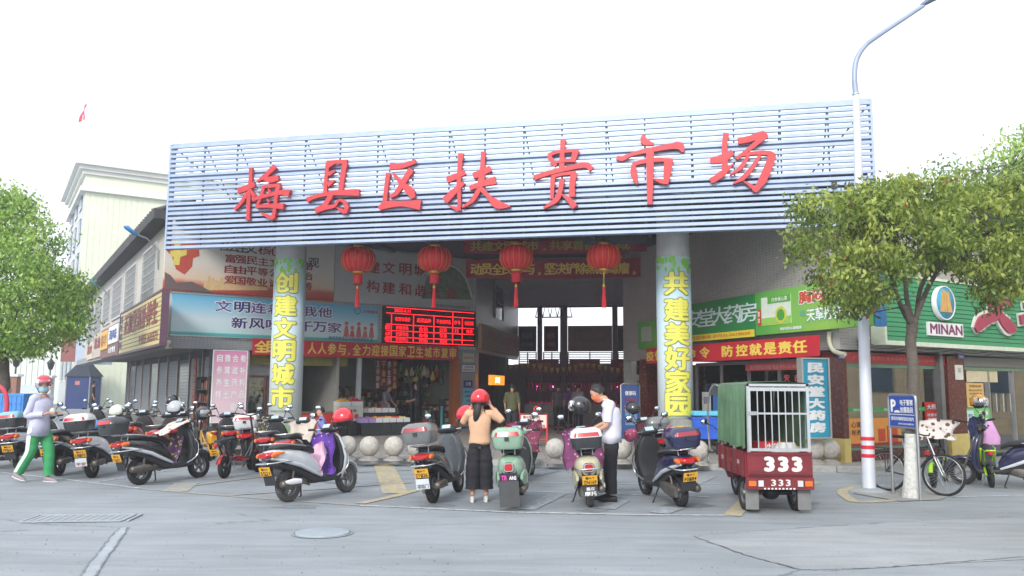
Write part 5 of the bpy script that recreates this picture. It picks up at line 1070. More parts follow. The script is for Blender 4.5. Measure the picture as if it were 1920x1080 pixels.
o, w_, h_ = onglass(1590, 1766, 765, 773, mat('strip_green', (60, 160, 84), .5), 'thin green sticker band across the pharmacy window', [('民安大药房', .05, .14, .2, .8), ('民安大药房', .36, .45, .2, .8), ('民安大药房', .66, .75, .2, .8)], tm=WHT)
onglass(1812, 1845, 718, 764, mat('poster_tan', (206, 172, 112), .6), 'tan paper notice with handwriting on the right shop front', [('招聘启事', .15, .85, .82, .92), ('营业员药师', .1, .9, .66, .74), ('待遇面议', .1, .9, .52, .6), ('联系人', .1, .6, .3, .38), ('电话', .3, .8, .1, .18)], tm=mat('print_brown', (130, 90, 50), .5))
onglass(1812, 1858, 766, 812, mat('poster_green', (112, 186, 110), .5), 'green and white poster under the tan notice', [('健康', .5, .9, .7, .9), ('服务', .5, .9, .4, .6)], tm=WHT)
onglass(1812, 1827, 770, 812, mat('poster_pale_teal', (190, 222, 222), .5), 'narrow pale teal strip poster beside the right pier', [('药', .2, .8, .7, .85)], off=-.04)
notice(PM, 1791, 1806, 684, 712, mat('permit_white', (206, 206, 200), .5), 'white permit notice with green foot on the right pier', [('证', .3, .7, .5, .8)], off=-.06, tm=mat('sash_green', (110, 136, 116), .5))
for px in (1579, 1802): notice(PM, px - 6, px + 6, 663, 672, mat('plate_blue', (110, 116, 176), .5), 'small blue house number plate at the top of the %s pier' % ('corner' if px < 1600 else 'right'), [('628' if px < 1600 else '630', .2, .8, .2, .8)], off=-.07, tm=WHT)
onglass(1812, 1870, 690, 716, mat('paper_cream', (200, 190, 160), .6), 'blank cream paper strip above the tan notice', off=-.015)
# MINAN green sign
PG = PM.shift(-.35); s0, z0 = PG.hit(1661, 638); _, z1 = PG.hit(1658, 515); s1 = 9.2
gs = empty('shop_sign', PG.at(s0, z0), PG.ang, 'green slatted pharmacy sign with round blue logo at the right', 'shop sign'); w_ = s1 - s0; h_ = z1 - z0
SG = mat('sign_slat_green', (62, 146, 104), .45, var=.07); SGB = mat('sign_back_green', (36, 92, 66), .6)
MB().box(0, w_, .03, .3, 0, h_).build('back_panel', SGB, gs)
for i in range(14): bxo('slat', SG, (.01, w_ - .01, -.005, .03, h_ * i / 14 + .008, h_ * (i + 1) / 14 - .008), gs)
CRM = mat('sign_trim_cream', (204, 214, 196), .5); MB().box(-.07, 0, -.04, .32, -.1, h_ + .06).box(0, w_, -.04, .32, -.1, 0).box(0, w_, -.04, .32, h_, h_ + .06).build('frame', CRM, gs)
s_, z_ = PG.hit(1763, 569); r_ = .41; lx, lz = s_ - s0, z_ - z0
lg = MB().lathe([(.001, -.13), (r_ * .93, -.13), (r_ * .93, -.02), (.001, -.02)], 40, 'y', (lx, 0, lz)).build('logo_disc', mat('logo_blue', (66, 158, 190), .4, var=.12), gs)
MB().lathe([(r_ * .94, -.02), (r_ * .94, -.14), (r_, -.14), (r_, -.02)], 40, 'y', (lx, 0, lz)).build('rim', WHITEP, lg)
LO = mat('logo_gold', (206, 164, 96), .5); b = MB()
for pts in ([(-.24, -.22), (-.08, -.22), (-.06, .2), (-.14, .26)], [(-.05, -.22), (.02, -.22), (.0, .3), (-.12, .3)], [(.06, -.22), (.24, -.22), (.13, .26), (.03, .26)]): b.prism([(lx + x, lz + z) for x, z in pts], -.15, -.131)
b.build('logo_bars', LO, lg)
s2, z2 = PG.hit(1737, 627); s3, z3 = PG.hit(1801, 610); 
MB().box(s2 - s0, s3 - s0, -.06, -.006, z2 - z0 - .02, z3 - z0 + .02).build('nameplate', WHITEP, gs); text('MINAN', s2 - s0 + .06, s3 - s0 - .04, z2 - z0 + .02, z3 - z0 - .01, mat('plum', (122, 50, 96), .5), gs, y=-.066, bold=.04)
PLUM = mat('plum_red', (158, 62, 88), .45); WH2 = mat('letter_white_edge', (214, 214, 208), .5)
og = (1800, 560, 1)
for kx_, mm, y_ in ((1.45, WH2, -.02), (1.0, PLUM, -.07)):
    brush(PG, [[(1870, 556, 7), (1862, 588, 10), (1848, 596, 10), (1832, 605, 12), (1822, 620, 6)], [(1862, 582, 7), (1872, 600, 12), (1884, 612, 14), (1896, 618, 6)], [(1846, 574, 6), (1872, 568, 8), (1892, 566, 5)]], (0, 0, 1), y_, .06, s0, z0, mm, gs, 'script_character' if kx_ == 1 else 'character_edge', kx_)
    brush(PG, [[(1905, 600, 9), (1925, 596, 9)], [(1912, 574, 6), (1940, 570, 8)], [(1925, 560, 8), (1926, 618, 8)]], (0, 0, 1), y_, .06, s0, z0, mm, gs, 'script_character' if kx_ == 1 else 'character_edge', kx_)
# green boards on the pharmacy wall
PGR = PR.shift(-.3)
GRN = ramp_mat('board_green', [(0, (50, 132, 66)), (1, (40, 126, 70))], 'X', 0, 4)
def gboard(x0, x1, xr, yt, yb, m, label):
    s0, s1 = PGR.hit(x0, 600)[0], PGR.hit(x1, 600)[0]; _, zt2 = PGR.hit(xr, yt); _, zb2 = PGR.hit(xr, yb)
    o = MB().box(0, s1 - s0, 0, .15, 0, zt2 - zb2).build('pharmacy_board', m, None, PGR.at(s0, zb2), (0, 0, PGR.ang)); tag(o, label, 'billboard'); return o, s1 - s0, zt2 - zb2, s0, zb2
o, w_, h_, s0, z0 = gboard(1232, 1414, 1414, 551, 631, GRN, 'green pharmacy board with pale characters beside the right column')
MB().box(.0, w_, -.012, 0, 0, h_ * .17).build('phone_strip', mat('strip_yellow', (226, 204, 60), .5), o)
tz = [PGR.hit(px, py) for px, py in ((1270, 609), (1300, 605), (1325, 602), (1350, 597), (1376, 592), (1401, 587))]
for c, (s_, z_) in zip('民安堂大药房', tz): text(c, s_ - s0 - .42, s_ - s0 + .42, h_ * .36, h_ * .82, mat('text_paleblue', (206, 222, 226), .5), o, y=-.01, bold=.008)
text('药店电话 (0753)-2618038', PGR.hit(1296, 630)[0] - s0, w_ - .15, h_ * .035, h_ * .14, mat('print_orange', (196, 110, 30), .5), o, y=-.016, bold=.03)
G2 = ramp_mat('board_lightgreen', [(0, (76, 156, 70)), (.3, (120, 182, 84)), (.55, (146, 190, 84)), (1, (60, 150, 76))], 'X', 0, 4.6, wav=.2)
o, w_, h_, s0, z0 = gboard(1416, 1638, 1600, 520, 613, G2, 'bright green medicine advertising board with a white box print')
a, c = PGR.hit(1427, 545)[0] - s0, PGR.hit(1482, 545)[0] - s0
MB().box(a, c, -.01, 0, h_ * .2, h_ * .86).build('box_print', mat('print_boxwhite', (214, 226, 214), .5), o); MB().box(a + .25, c, -.016, -.01, h_ * .7, h_ * .86).build('band_print', mat('print_bandgreen', (90, 170, 70), .5), o); text('丹参保心茶', a + .4, c - .1, h_ * .73, h_ * .83, WHT, o, y=-.02, bold=.02)
MB().box(a, c, -.014, -.0105, h_ * .2, h_ * .38).build('hill_print', mat('print_hill', (150, 200, 90), .5), o)
MB().lathe([(.001, -.018), (.2, -.018)], 24, 'y', (c - .35, 0, h_ * .42)).build('leaf_print', mat('print_limegold', (206, 206, 70), .5), o); MB().lathe([(.001, -.022), (.14, -.022)], 24, 'y', (c - .35, 0, h_ * .42)).build('leaf_print', mat('print_deepgreen', (80, 160, 70), .5), o)
MB().box(a - .15, a - .03, -.012, -.001, h_ * .22, h_ * .6).build('seal_print', mat('print_red', (200, 50, 50), .5), o); text('草本', a - .13, a - .05, h_ * .26, h_ * .56, WHT, o, y=-.018, bold=.02, vertical=True)
def rtext(s, x0, x1, f0, f1, m, halo=None, bold=.04):
    a, c = PGR.hit(x0, 560)[0] - s0, PGR.hit(x1, 560)[0] - s0
    if halo: text(s, a, c, h_ * f0, h_ * f1, halo, o, y=-.008, bold=bold + .06, grow=.02)
    text(s, a, c, h_ * f0, h_ * f1, m, o, y=-.013, bold=bold)
rtext('胸闷气短', 1498, 1600, .6, .88, mat('print_brickred', (196, 80, 50), .5), WHT, .05); rtext('喝', 1499, 1509, .32, .46, mat('print_aqua', (110, 180, 150), .5)); rtext('天草丹参保心茶', 1512, 1634, .2, .48, WHT, mat('print_aqua2', (90, 170, 130), .5))
rtext('呵护您的心脏健康', 1462, 1502, .06, .13, WHT)
o, w_, h_, s0, z0 = gboard(1640, 1652, 1645, 508, 612, mat('blue_panel', (60, 130, 190), .5), 'narrow blue panel at the right end of the green boards')
o, w_, h_, s0, z0 = gboard(1196, 1229, 1229, 600, 652, G2, 'dim green picture board left of the right column'); MB().box(w_ * .2, w_ * .8, -.01, 0, h_ * .25, h_ * .8).build('box_print', mat('print_boxwhite2', (160, 176, 160), .5), o)
PRB = PR.shift(-.42); s0 = PRB.hit(1212, 670)[0]; s1 = PRB.hit(1536, 650)[0]; _, zt_ = PRB.hit(1530, 629); _, zb_ = PRB.hit(1530, 668); h_ = zt_ - zb_
o = MB().box(0, s1 - s0, 0, .02, 0, h_).build('banner', mat('banner_red2', (196, 34, 52), .7, var=.1, scale=1.5, bump=.2, bscale=2.5), None, PRB.at(s0, zb_), (0, 0, PRB.ang)); tag(o, 'red banner with yellow characters under the green pharmacy boards', 'banner')
for c, px in zip('疫情就是命令防控就是责任', (1219, 1236, 1253, 1272, 1296, 1321, 1364, 1391, 1417, 1444, 1472, 1500)): s_ = PRB.hit(px, 655)[0] - s0; k_ = .25; text(c, s_ - k_, s_ + k_, h_ * .18, h_ * .84, GOLD, o, bold=.05)
# pharmacy front: door opening, inner sign, counter, shelves
child(MB().box(0, 9, 3.6, 3.7, COLZ, zr_).build('back_wall', mat('pharmacy_back', (110, 112, 112), .8, var=.2), None, PR.at(-9.6), (0, 0, PR.ang)), rb)
sA, sB = PR.hit(1302, 760)[0], PR.hit(1520, 760)[0]
wo = child(MB().box(0, sB - sA, .1, .11, COLZ + .05, zr_ - .25).build('window', glass_mat('pharm_glass', (.7, .76, .78), .06, .02), None, PR.at(sA), (0, 0, PR.ang)), rb)
b = MB()
for k in range(5): x = (sB - sA) * k / 4; b.box(x - .03, x + .03, .07, .14, COLZ, zr_ - .25)
b.box(0, sB - sA, .07, .14, zr_ - .25, zr_ - .17); b.build('frame', STEEL, wo)
s0 = PR.hit(1400, 690)[0]; s1 = PR.hit(1512, 690)[0]; z0, z1 = PR.hit(1500, 693)[1], PR.hit(1500, 682)[1]
o = MB().box(0, s1 - s0, -.04, 0, 0, z1 - z0 + .05).build('fascia_sign', mat('fascia_pink', (200, 84, 90), .6), None, PR.at(s0, z0, 0), (0, 0, PR.ang)); tag(o, 'thin faded red sign strip over the pharmacy door', 'sign'); text('民安堂药业连锁 电话 0753-2618038', .2, s1 - s0 - .2, .03, z1 - z0, mat('fascia_text', (230, 160, 160), .6), o, y=-.045, bold=.02)
DECR = mat('window_sticker_red', (190, 80, 90), .5); 
for c, (px, py) in zip('平安吉祥', ((1454, 722), (1470, 708), (1489, 708), (1505, 718))): s_, z_ = PR.hit(px, py); text(c, s_ - sA - .1, s_ - sA + .1, z_ - .08, z_ + .08, DECR, wo, y=.085, bold=.04)
shelf(PR, -8.4, -5.2, 2.4, COLZ, 2.0, 5, 'pharmacy shelf seen between the right column and the tricycle', [3, 7, 3, 8, 0]); shelf(PR, -4.8, -1.0, 2.2, COLZ, 2.1, 6, 'pharmacy shelf behind the caged tricycle', [3, 8, 4, 3, 1])
o = MB().box(0, 3.4, 0, .5, 0, .95).build('counter', mat('counter_white', (186, 190, 190), .4), None, PR.at(-5.4, COLZ, 1.0), (0, 0, PR.ang)); tag(o, 'pale pharmacy counter behind the glass front', 'counter')
for k, (px, yt, yb, cc, lab) in enumerate(((1336, 722, 770, (60, 110, 190), 'blue poster in the pharmacy window right of the column'), (1346, 735, 760, (214, 216, 220), 'white sheet stuck over the blue window poster'), (1316, 735, 790, (206, 208, 204), 'white sheet in the pharmacy window next to the column'))):
    notice(PR.shift(.1), px, px + 16, yt, yb, mat('sheet%d' % k, cc, .5), lab, [('促销', .2, .8, .6, .85)], off=-.02 - .02 * k)
# blue vertical pharmacy sign
q = D(1509, 800, 17.6); q1 = PM.u; PV = Plane(q.x, q.y, .96, .28); z0, z1 = PV.hit(1512, 820)[1], PV.hit(1512, 673)[1]; s1 = PV.hit(1554, 750)[0]
o = MB().box(0, s1, 0, .14, 0, z1 - z0, bev=.008).build('vertical_sign', mat('sign_cyan', (34, 156, 190), .45, var=.05), None, PV.at(0, z0), (0, 0, PV.ang)); tag(o, 'tall cyan vertical sign reading 民安堂大药房 in white', 'sign')
MB().box(-.04, 0, -.02, .15, -.03, z1 - z0 + .03).box(s1, s1 + .04, -.02, .15, -.03, z1 - z0 + .03).box(0, s1, -.02, .15, -.03, 0).box(0, s1, -.02, .15, z1 - z0, z1 - z0 + .03).build('frame', ALU, o)
text('民安堂大药房', .1, s1 - .1, .08, z1 - z0 - .06, WHT, o, y=-.008, bold=.08, vertical=True)
MB().tube([(.1, .14, .3), (.3, .5, .3)], .02, 6).tube([(.1, .14, z1 - z0 - .3), (.3, .5, z1 - z0 - .3)], .02, 6).build('bracket', STEEL, o)
# drain pipe and security camera at the corner
s_, _ = PR.hit(1562, 640); pz = PR.hit(1560, 622)[1]
dp = MB().tube(catmull([(0, -.1, pz + .0), (0, -.1, pz - .25), (.12, -.12, pz - .42), (.35, -.14, pz - .5), (.5, -.14, pz - .52)], 5), .05, 10).build('drain_pipe', mat('pipe_cream', (206, 204, 180), .5), None, PR.at(s_), (0, 0, PR.ang)); tag(dp, 'cream bent drain pipe beside the red banner', 'pipe')
s_, z_ = PM.hit(1612, 640); seccam(PM.at(s_, z_, -.02), PM.ang, 'white security camera under the green sign by the lamp post')
b = MB()
for k in range(4):
    a, c = PM.hit(1600, 640 + k * 5), PM.hit(1925, 648 + k * 4); pts = [(a[0] + (c[0] - a[0]) * i / 20, -.08 - .02 * k, a[1] + (c[1] - a[1]) * i / 20 - .08 * abs(math.sin(i * PI / 5)) - .02 * k) for i in range(21)]; b.tube(pts, .008, 4)
o = b.build('cables', DARKM, None, PM.o, (0, 0, PM.ang)); tag(o, 'black cables sagging along the wall under the green sign', 'cable')
# pale hall roof behind the sign and the building across the side street to the right (seen in the shop glass)
rf = empty('hall_roof', (0, 36, 6.9), -.1, 'pale low-pitched metal roof rising behind the sign screen', 'roof')
b = MB(); b.add([(-9, 0, 0), (6.5, 0, 0), (6.5, 14, 0), (-9, 14, 0), (-6.2, 2.5, 2.2), (3.5, 2.5, 2.9), (3.5, 14, 2.9), (-6.2, 14, 2.2)], [(0, 1, 5, 4), (1, 2, 6, 5), (3, 0, 4, 7), (4, 5, 6, 7)]); b.build('roof_sheet', mat('pale_metal_roof', (196, 204, 214), .5), rf)
op = empty('opposite_building', (25, 0, 0), 0, 'beige tiled building with pink bands mirrored in the pharmacy windows', 'building')
MB().box(0, .4, 0, 36, 0, 17).build('wall', tile_mat('beige_tiles', (222, 204, 168), (180, 164, 136), .3, .3, .5, 'yz'), op)
for j in range(3):
    for i in range(8):
        wnd = bxo('window', OGL, (-.04, 0, 1.5 + i * 4.1, 2.7 + i * 4.1, 1.6 + j * 3.8, 3 + j * 3.8), op)
for i in range(5): bxo('pink_band', mat('pink_tiles', (206, 140, 130), .6), (-.02, 0, i * 8 + .1, i * 8 + .9, 0, 12), op)
# ================================================================== two-wheelers and the tricycle
def paint(name, rgb, rough=.24): return mat('paint_' + name, rgb, rough, var=.1, scale=5, coat=.8)
PLATEY = mat('plate_yellow', (222, 166, 48), .5, var=.08); PLATEW = mat('plate_white', (198, 204, 208), .5, var=.15); TAILR = mat('tail_light_red', (176, 22, 26), .2, coat=.6, var=.05); AMBER = mat('indicator_amber', (226, 110, 30), .25, coat=.5)
SEATM = mat('seat_vinyl', (36, 37, 40), .5, var=.2, bump=.1); INNER = mat('inner_plastic', (44, 46, 50), .5, var=.15, scale=4); ENG = mat('engine_metal', (112, 108, 104), .5, .6, var=.3, scale=14); PIPE = mat('exhaust_metal', (120, 112, 104), .45, .7, var=.35, scale=9)
MIRG = mat('mirror_glass', (214, 224, 234), .05, 1, var=0); DIRTY = mat('dusty_tyre', (74, 74, 74), .9, var=.25, bump=.2); RIMM = mat('rim_grey', (128, 130, 132), .4, .6, var=.2)
CLEARL = mat('headlamp_glass', (206, 212, 216), .1, .3, var=0, coat=1)
_whc = {}
def wheel(parent, x, z, r=.235, w=.1, name='wheel', tyre=None, rim=None, spokes=5, rimr=.62):
    tyre = tyre or RUBBER; rim = rim or RIMM; k = (r, w, tyre.name, rim.name, spokes, rimr)
    if k not in _whc:
        ri = r * rimr; b = MB()
        b.lathe([(ri, -w * .36), (r * .86, -w * .5), (r * .95, -w * .42), (r * .985, -w * .25), (r, 0), (r * .985, w * .25), (r * .95, w * .42), (r * .86, w * .5), (ri, w * .36), (ri * .97, 0), (ri, -w * .36)], 32, 'y')
        for i in range(26):
            a = 2 * PI * i / 26; b.T = Matrix.Rotation(a, 4, 'Y'); b.box(-.006, .006, -w * .33, w * .33, r - .008, r + .0025)
        b.T = None; t_ = b.mesh('tyre', tyre)
        c = MB(); c.lathe([(ri + .002, -w * .34), (ri * .9, -w * .3), (ri * .86, -w * .1), (ri * .86, w * .1), (ri * .9, w * .3), (ri + .002, w * .34)], 28, 'y')
        c.lathe([(.02, -w * .55), (ri * .28, -w * .5), (ri * .32, -w * .2), (ri * .32, w * .2), (ri * .28, w * .5), (.02, w * .55)], 16, 'y', caps=True)
        for i in range(spokes):
            c.T = Matrix.Rotation(2 * PI * i / spokes, 4, 'Y'); c.box(-ri * .14, ri * .14, -w * .14, w * .14, ri * .25, ri * .9)
        c.T = None; _whc[k] = (t_, c.mesh('rim', rim))
    t_, r_ = _whc[k]; o = link(name, t_, parent, (x, 0, z), (0, random.uniform(0, 1), 0)); o.name = name; link('rim', r_, o); return o
def wmat(root): return Matrix.LocRotScale(root.location, root.rotation_euler, (1, 1, 1))
def place(rp, fp_, name, label, cat, group=None, lean=.09, z=0, flip=False):
    a, c = G(*rp, z), G(*fp_, z); t = empty(name, a, math.atan2(c.y - a.y, c.x - a.x), label, cat, group); t.rotation_euler = (-lean if not flip else lean, 0, t.rotation_euler[2]); return t
def mirror(t, y, z=1.05, x=.9, s=1, up=.2, m=None):
    b = MB(); b.tube([(x, y * .55, z), (x - .02, y * .75, z + up * .7), (x - .01, y, z + up)], .008, 6); b.loft([(x - .03, y, z + up + .02, .01, .01), (x - .02, y, z + up + .02, .06 * s, .045), (x + .015, y, z + up + .02, .055 * s, .04), (x + .03, y, z + up + .02, .02, .015)], 'x', 12); o = b.build('mirror', m or BLACKP, t)
    MB().loft([(x - .033, y, z + up + .02, .001, .001), (x - .032, y, z + up + .02, .052 * s, .037), (x - .03, y, z + up + .02, .053 * s, .038)], 'x', 12).build('glass', MIRG, o)
def plate(t, x, z, w, h, up, lo, m=PLATEY, tm=None, tilt=.35, nm='number_plate'):
    o = MB().box(-w / 2, w / 2, -.006, .0, -h, 0).build(nm, m, t, (x, 0, z), (tilt, 0, -PI / 2)); tm = tm or mat('plate_ink', (44, 38, 30), .5, var=0)
    if up: text(up, -w * .3, w * .3, -h * .42, -h * .1, tm, o, y=-.008, bold=.02)
    if lo: text(lo, -w * .43, w * .43, -h * .93, -h * .5, tm, o, y=-.008, bold=.03)
    return o
def topbox(t, m_lo, m_lid, m_ref=None, x=-.33, z=.87, s=1.0, lid=.11):
    b = MB(); b.loft([(z, x, 0, .15 * s, .16 * s, 5), (z + .03, x, 0, .18 * s, .19 * s, 5), (z + .17, x, 0, .20 * s, .21 * s, 5)], 'z', 24); o = b.build('top_box', m_lo, t)
    l = MB().loft([(z + .172, x, 0, .205 * s, .215 * s, 5), (z + .19, x, 0, .205 * s, .215 * s, 5), (z + .19 + lid * .6, x, 0, .185 * s, .2 * s, 4), (z + .19 + lid, x, 0, .12 * s, .14 * s, 3)], 'z', 24).build('lid', m_lid, o)
    if m_ref: MB().loft([(z + .185, x - .192 * s, 0, .02, .17 * s, 4), (z + .24, x - .178 * s, 0, .02, .15 * s, 4)], 'z', 12).build('reflector', m_ref, o); MB().loft([(z + .19 + lid * .55, x, 0, .17 * s, .1 * s, 3), (z + .195 + lid, x, 0, .1 * s, .06 * s, 3)], 'z', 14).build('lid_stripe', m_ref, o)
    MB().box(x - .215 * s, x - .195 * s, -.03, .03, z + .12, z + .17).build('latch', BLACKP, o)
def scooter(rp, fp_, label, body, shield=None, inner=INNER, box=None, plate_t=None, plate2=None, group='scooters parked at the kerb', lean=.09, style='sport', tyre=None, dusty=False, mirrors=True, under=None, tail='wide', guard=True, name='scooter', seat=None, steer=0.0, mstem=.2, shield2=None):
    t = place(rp, fp_, name, label, 'scooter', group, lean); WB = (G(*fp_) - G(*rp)).length; WB = min(max(WB, 1.16), 1.34); k = WB / 1.27
    shield = shield or body; ty = DIRTY if dusty else RUBBER; under = under or INNER
    wheel(t, 0, .235, .235, .105, 'rear_wheel', ty); 
    if style == 'sport':
        MB().loft([(-.47, 0, .715, .03, .02), (-.42, 0, .71, .10, .055), (-.25, 0, .69, .155, .095), (-.05, 0, .655, .172, .125), (.15, 0, .60, .175, .16), (.34, 0, .53, .168, .19), (.48, 0, .45, .155, .17), (.58, 0, .37, .15, .08)], 'x', 20, 2.6).build('body', body, t)
        for sy in (1, -1): MB().tube([(-.42, sy * .115, .655), (-.2, sy * .165, .60), (.1, sy * .182, .52), (.35, sy * .178, .41), (.55, sy * .165, .33)], [.02, .03, .035, .03, .02], 8).build('side_trim', under if under is not INNER else shield2 or body, t)
        MB().loft([(-.3, 0, .56, .11, .05), (-.1, 0, .54, .14, .07), (.15, 0, .46, .15, .11), (.4, 0, .34, .15, .12), (.55, 0, .28, .15, .06)], 'x', 16, 2.8).build('under_cowl', INNER, t)
    else:
        MB().loft([(-.46, 0, .60, .03, .04), (-.42, 0, .60, .11, .11), (-.3, 0, .585, .175, .17), (-.08, 0, .56, .20, .20), (.15, 0, .52, .19, .22), (.36, 0, .47, .16, .22), (.5, 0, .41, .14, .18), (.58, 0, .36, .13, .1)], 'x', 22, 2.3).build('body', body, t)
        for sy in (1, -1): MB().loft([(-.33, sy * .165, .45, .02, .04), (-.2, sy * .185, .43, .035, .12), (.0, sy * .19, .40, .04, .14), (.2, sy * .175, .38, .035, .13), (.36, sy * .15, .36, .02, .06)], 'x', 12).build('side_panel', shield2 or body, t)
    MB().loft([(-.30, 0, .80, .06, .015), (-.25, 0, .805, .12, .035), (-.05, 0, .81, .145, .045), (.12, 0, .80, .14, .045), (.25, 0, .785, .13, .045), (.40, 0, .76, .115, .05), (.5, 0, .72, .09, .045), (.54, 0, .69, .05, .02)], 'x', 16, 2.8).build('seat', seat or SEATM, t)
    MB().loft([(.5, 0, .30, .15, .07), (.7, 0, .265, .165, .045), (.88, 0, .27, .165, .045), (1.0 * k, 0, .31, .15, .07)], 'x', 14, 3.5).build('floorboard', INNER, t)
    x1 = WB - 1.27
    ft = link('front_shield', MB().loft([(.25, x1 + 1.0, 0, .06, .13, 3), (.4, x1 + 1.055, 0, .06, .19, 3), (.58, x1 + 1.06, 0, .055, .225, 3), (.76, x1 + 1.02, 0, .05, .215, 3), (.9, x1 + .985, 0, .05, .16, 3), (.97, x1 + .97, 0, .04, .09, 3)], 'z', 24).mesh('front_shield', shield), t)
    MB().loft([(.28, x1 + .955, 0, .05, .12, 3), (.42, x1 + 1.0, 0, .05, .175, 3), (.58, x1 + 1.0, 0, .05, .205, 3), (.76, x1 + .965, 0, .045, .195, 3), (.9, x1 + .94, 0, .045, .15, 3), (.96, x1 + .93, 0, .035, .085, 3)], 'z', 24).build('inner_shield', inner, t)
    fw = wheel(t, WB, .235, .235, .095, 'front_wheel', ty)
    rs = []
    for i in range(9):
        a = R(10 + i * 18); rr = .275; cx, cz = WB + rr * math.cos(a), .235 + rr * math.sin(a); w_ = .03 + .042 * math.sin(PI * (i + .6) / 9.2); nx, nz = math.cos(a), math.sin(a)
        rs.append([(cx, -w_ * 1.1, cz), (cx + nx * .02, -w_ * .7, cz + nz * .02), (cx + nx * .028, 0, cz + nz * .028), (cx + nx * .02, w_ * .7, cz + nz * .02), (cx, w_ * 1.1, cz), (cx - nx * .03, w_ * 1.15, cz - nz * .03), (cx + nx * .008, 0, cz + nz * .008), (cx - nx * .03, -w_ * 1.15, cz - nz * .03)])
    MB().rings(rs).build('front_mudguard', shield, t)
    fk = MB()
    for sy in (-.065, .065): fk.tube([(WB, sy, .235), (WB - .12, sy, .55)], .02, 8)
    fk.tube([(WB - .12, 0, .55), (WB - .3, 0, .95)], .03, 8); fk.tube([(WB - .12, -.065, .55), (WB - .12, .065, .55)], .02, 6); fk.build('fork', ENG, t)
    hx = WB - .34
    MB().loft([(-.17, 1.02, hx, .02, .03), (-.13, 1.025, hx, .05, .07), (0, 1.035, hx + .01, .065, .095), (.13, 1.025, hx, .05, .07), (.17, 1.02, hx, .02, .03)], 'y', 16).build('handlebar_cover', shield if style == 'retro' else BLACKP, t)
    MB().loft([(1.03, hx - .055, 0, .055, .12, 3), (1.085, hx - .02, 0, .04, .11, 3), (1.1, hx, 0, .02, .07, 3)], 'z', 16).build('dashboard', BLACKP, t)
    MB().box(-.035, .035, -.07, .07, 0, .004).build('dial', mat('dial_pale', (170, 190, 200), .2, coat=.8), t, (hx - .075, 0, 1.08), (0, -.9, 0))
    MB().ball((hx + .085, 0, 1.03) if style == 'retro' else (x1 + 1.05, 0, .82), .055, 12, 8, (.5, 1.2, 1)).build('headlight', CLEARL, t)
    hb_ = MB(); hb_.tube([(hx - .03, .16, 1.03), (hx - .06, .3, 1.04)], .012, 8).tube([(hx - .03, -.16, 1.03), (hx - .06, -.3, 1.04)], .012, 8); hb_.build('handlebar', CHROME, t)
    for sy in (1, -1):
        MB().tube([(hx - .055, sy * .25, 1.038), (hx - .085, sy * .37, 1.04)], .019, 10).build('grip', RUBBER, t); MB().tube([(hx - .02, sy * .2, 1.04), (hx + .01, sy * .34, 1.03)], .006, 6).build('lever', CHROME, t)
        if mirrors: mirror(t, sy * .3, 1.05, hx - .03, 1, mstem)
    for sy in (1, -1): MB().tube(catmull([(hx + .0, sy * .2, 1.035), (hx + .09, sy * .2, 1.0), (hx + .12, sy * .1, .93), (hx + .1, sy * .04, .86)], 4), .005, 5).build('brake_cable', BLACKP, t)
    # tail
    if tail == 'wide':
        MB().loft([(-.485, 0, .70, .07, .03, 3), (-.46, 0, .70, .12, .045, 3), (-.38, 0, .71, .13, .05, 3)], 'x', 18).build('tail_light', TAILR, t)
        for sy in (1, -1): MB().loft([(-.455, sy * .15, .70, .02, .02), (-.42, sy * .15, .70, .03, .04), (-.33, sy * .155, .71, .02, .03)], 'x', 10).build('indicator', AMBER, t)
    else:
        MB().loft([(-.485, 0, .60, .055, .045, 3.5), (-.465, 0, .60, .065, .055, 3.5), (-.42, 0, .60, .06, .05, 3.5)], 'x', 18).build('tail_light', TAILR, t)
        MB().loft([(-.478, 0, .60, .07, .06, 3.5), (-.468, 0, .60, .078, .068, 3.5), (-.44, 0, .60, .075, .06, 3.5)], 'x', 18).build('tail_bezel', CHROME, t)
    MB().tube([(-.36, 0, .62), (-.44, 0, .55), (-.42, 0, .42)], .02, 8).build('plate_bracket', INNER, t)
    mf = MB().box(-.105, .105, -.004, .004, -.30, 0).build('mud_flap', INNER, t, (-.42, 0, .56), (.25, 0, -PI / 2))
    if plate_t: plate(t, -.47, .54 if style == 'sport' else .49, .21, .135, plate_t[0], plate_t[1])
    if plate2: plate(t, -.435, .395 if style == 'sport' else .345, .2, .15, *plate2[:2], m=plate2[2], tm=plate2[3], nm='lower_plate', tilt=.2)
    MB().tube(catmull([(.2, .19, .80), (-.2, .20, .85), (-.42, .14, .86), (-.46, 0, .86), (-.42, -.14, .86), (-.2, -.20, .85), (.2, -.19, .80)], 4), .011, 6).build('grab_rail', CHROME, t)
    if box: 
        MB().tube([(-.15, .09, .85), (-.5, .09, .87), (-.5, -.09, .87), (-.15, -.09, .85)], .01, 6).tube([(-.3, .09, .86), (-.3, -.09, .86)], .01, 6).tube([(-.28, .08, .86), (-.3, .08, .76)], .01, 6).tube([(-.28, -.08, .86), (-.3, -.08, .76)], .01, 6).build('rack', STEEL, t); topbox(t, *box)
    if guard:
        MB().tube(catmull([(-.1, .2, .6), (-.38, .19, .59), (-.5, .12, .585), (-.52, 0, .585), (-.5, -.12, .585), (-.38, -.19, .59), (-.1, -.2, .6)], 4), .012, 6).build('rear_guard', CHROME, t)
        for sy in (1, -1): MB().tube(catmull([(x1 + .86, sy * .17, .3), (x1 + 1.02, sy * .25, .42), (x1 + 1.04, sy * .26, .62), (x1 + .99, sy * .235, .72)], 4), .012, 6).build('leg_guard', CHROME, t)
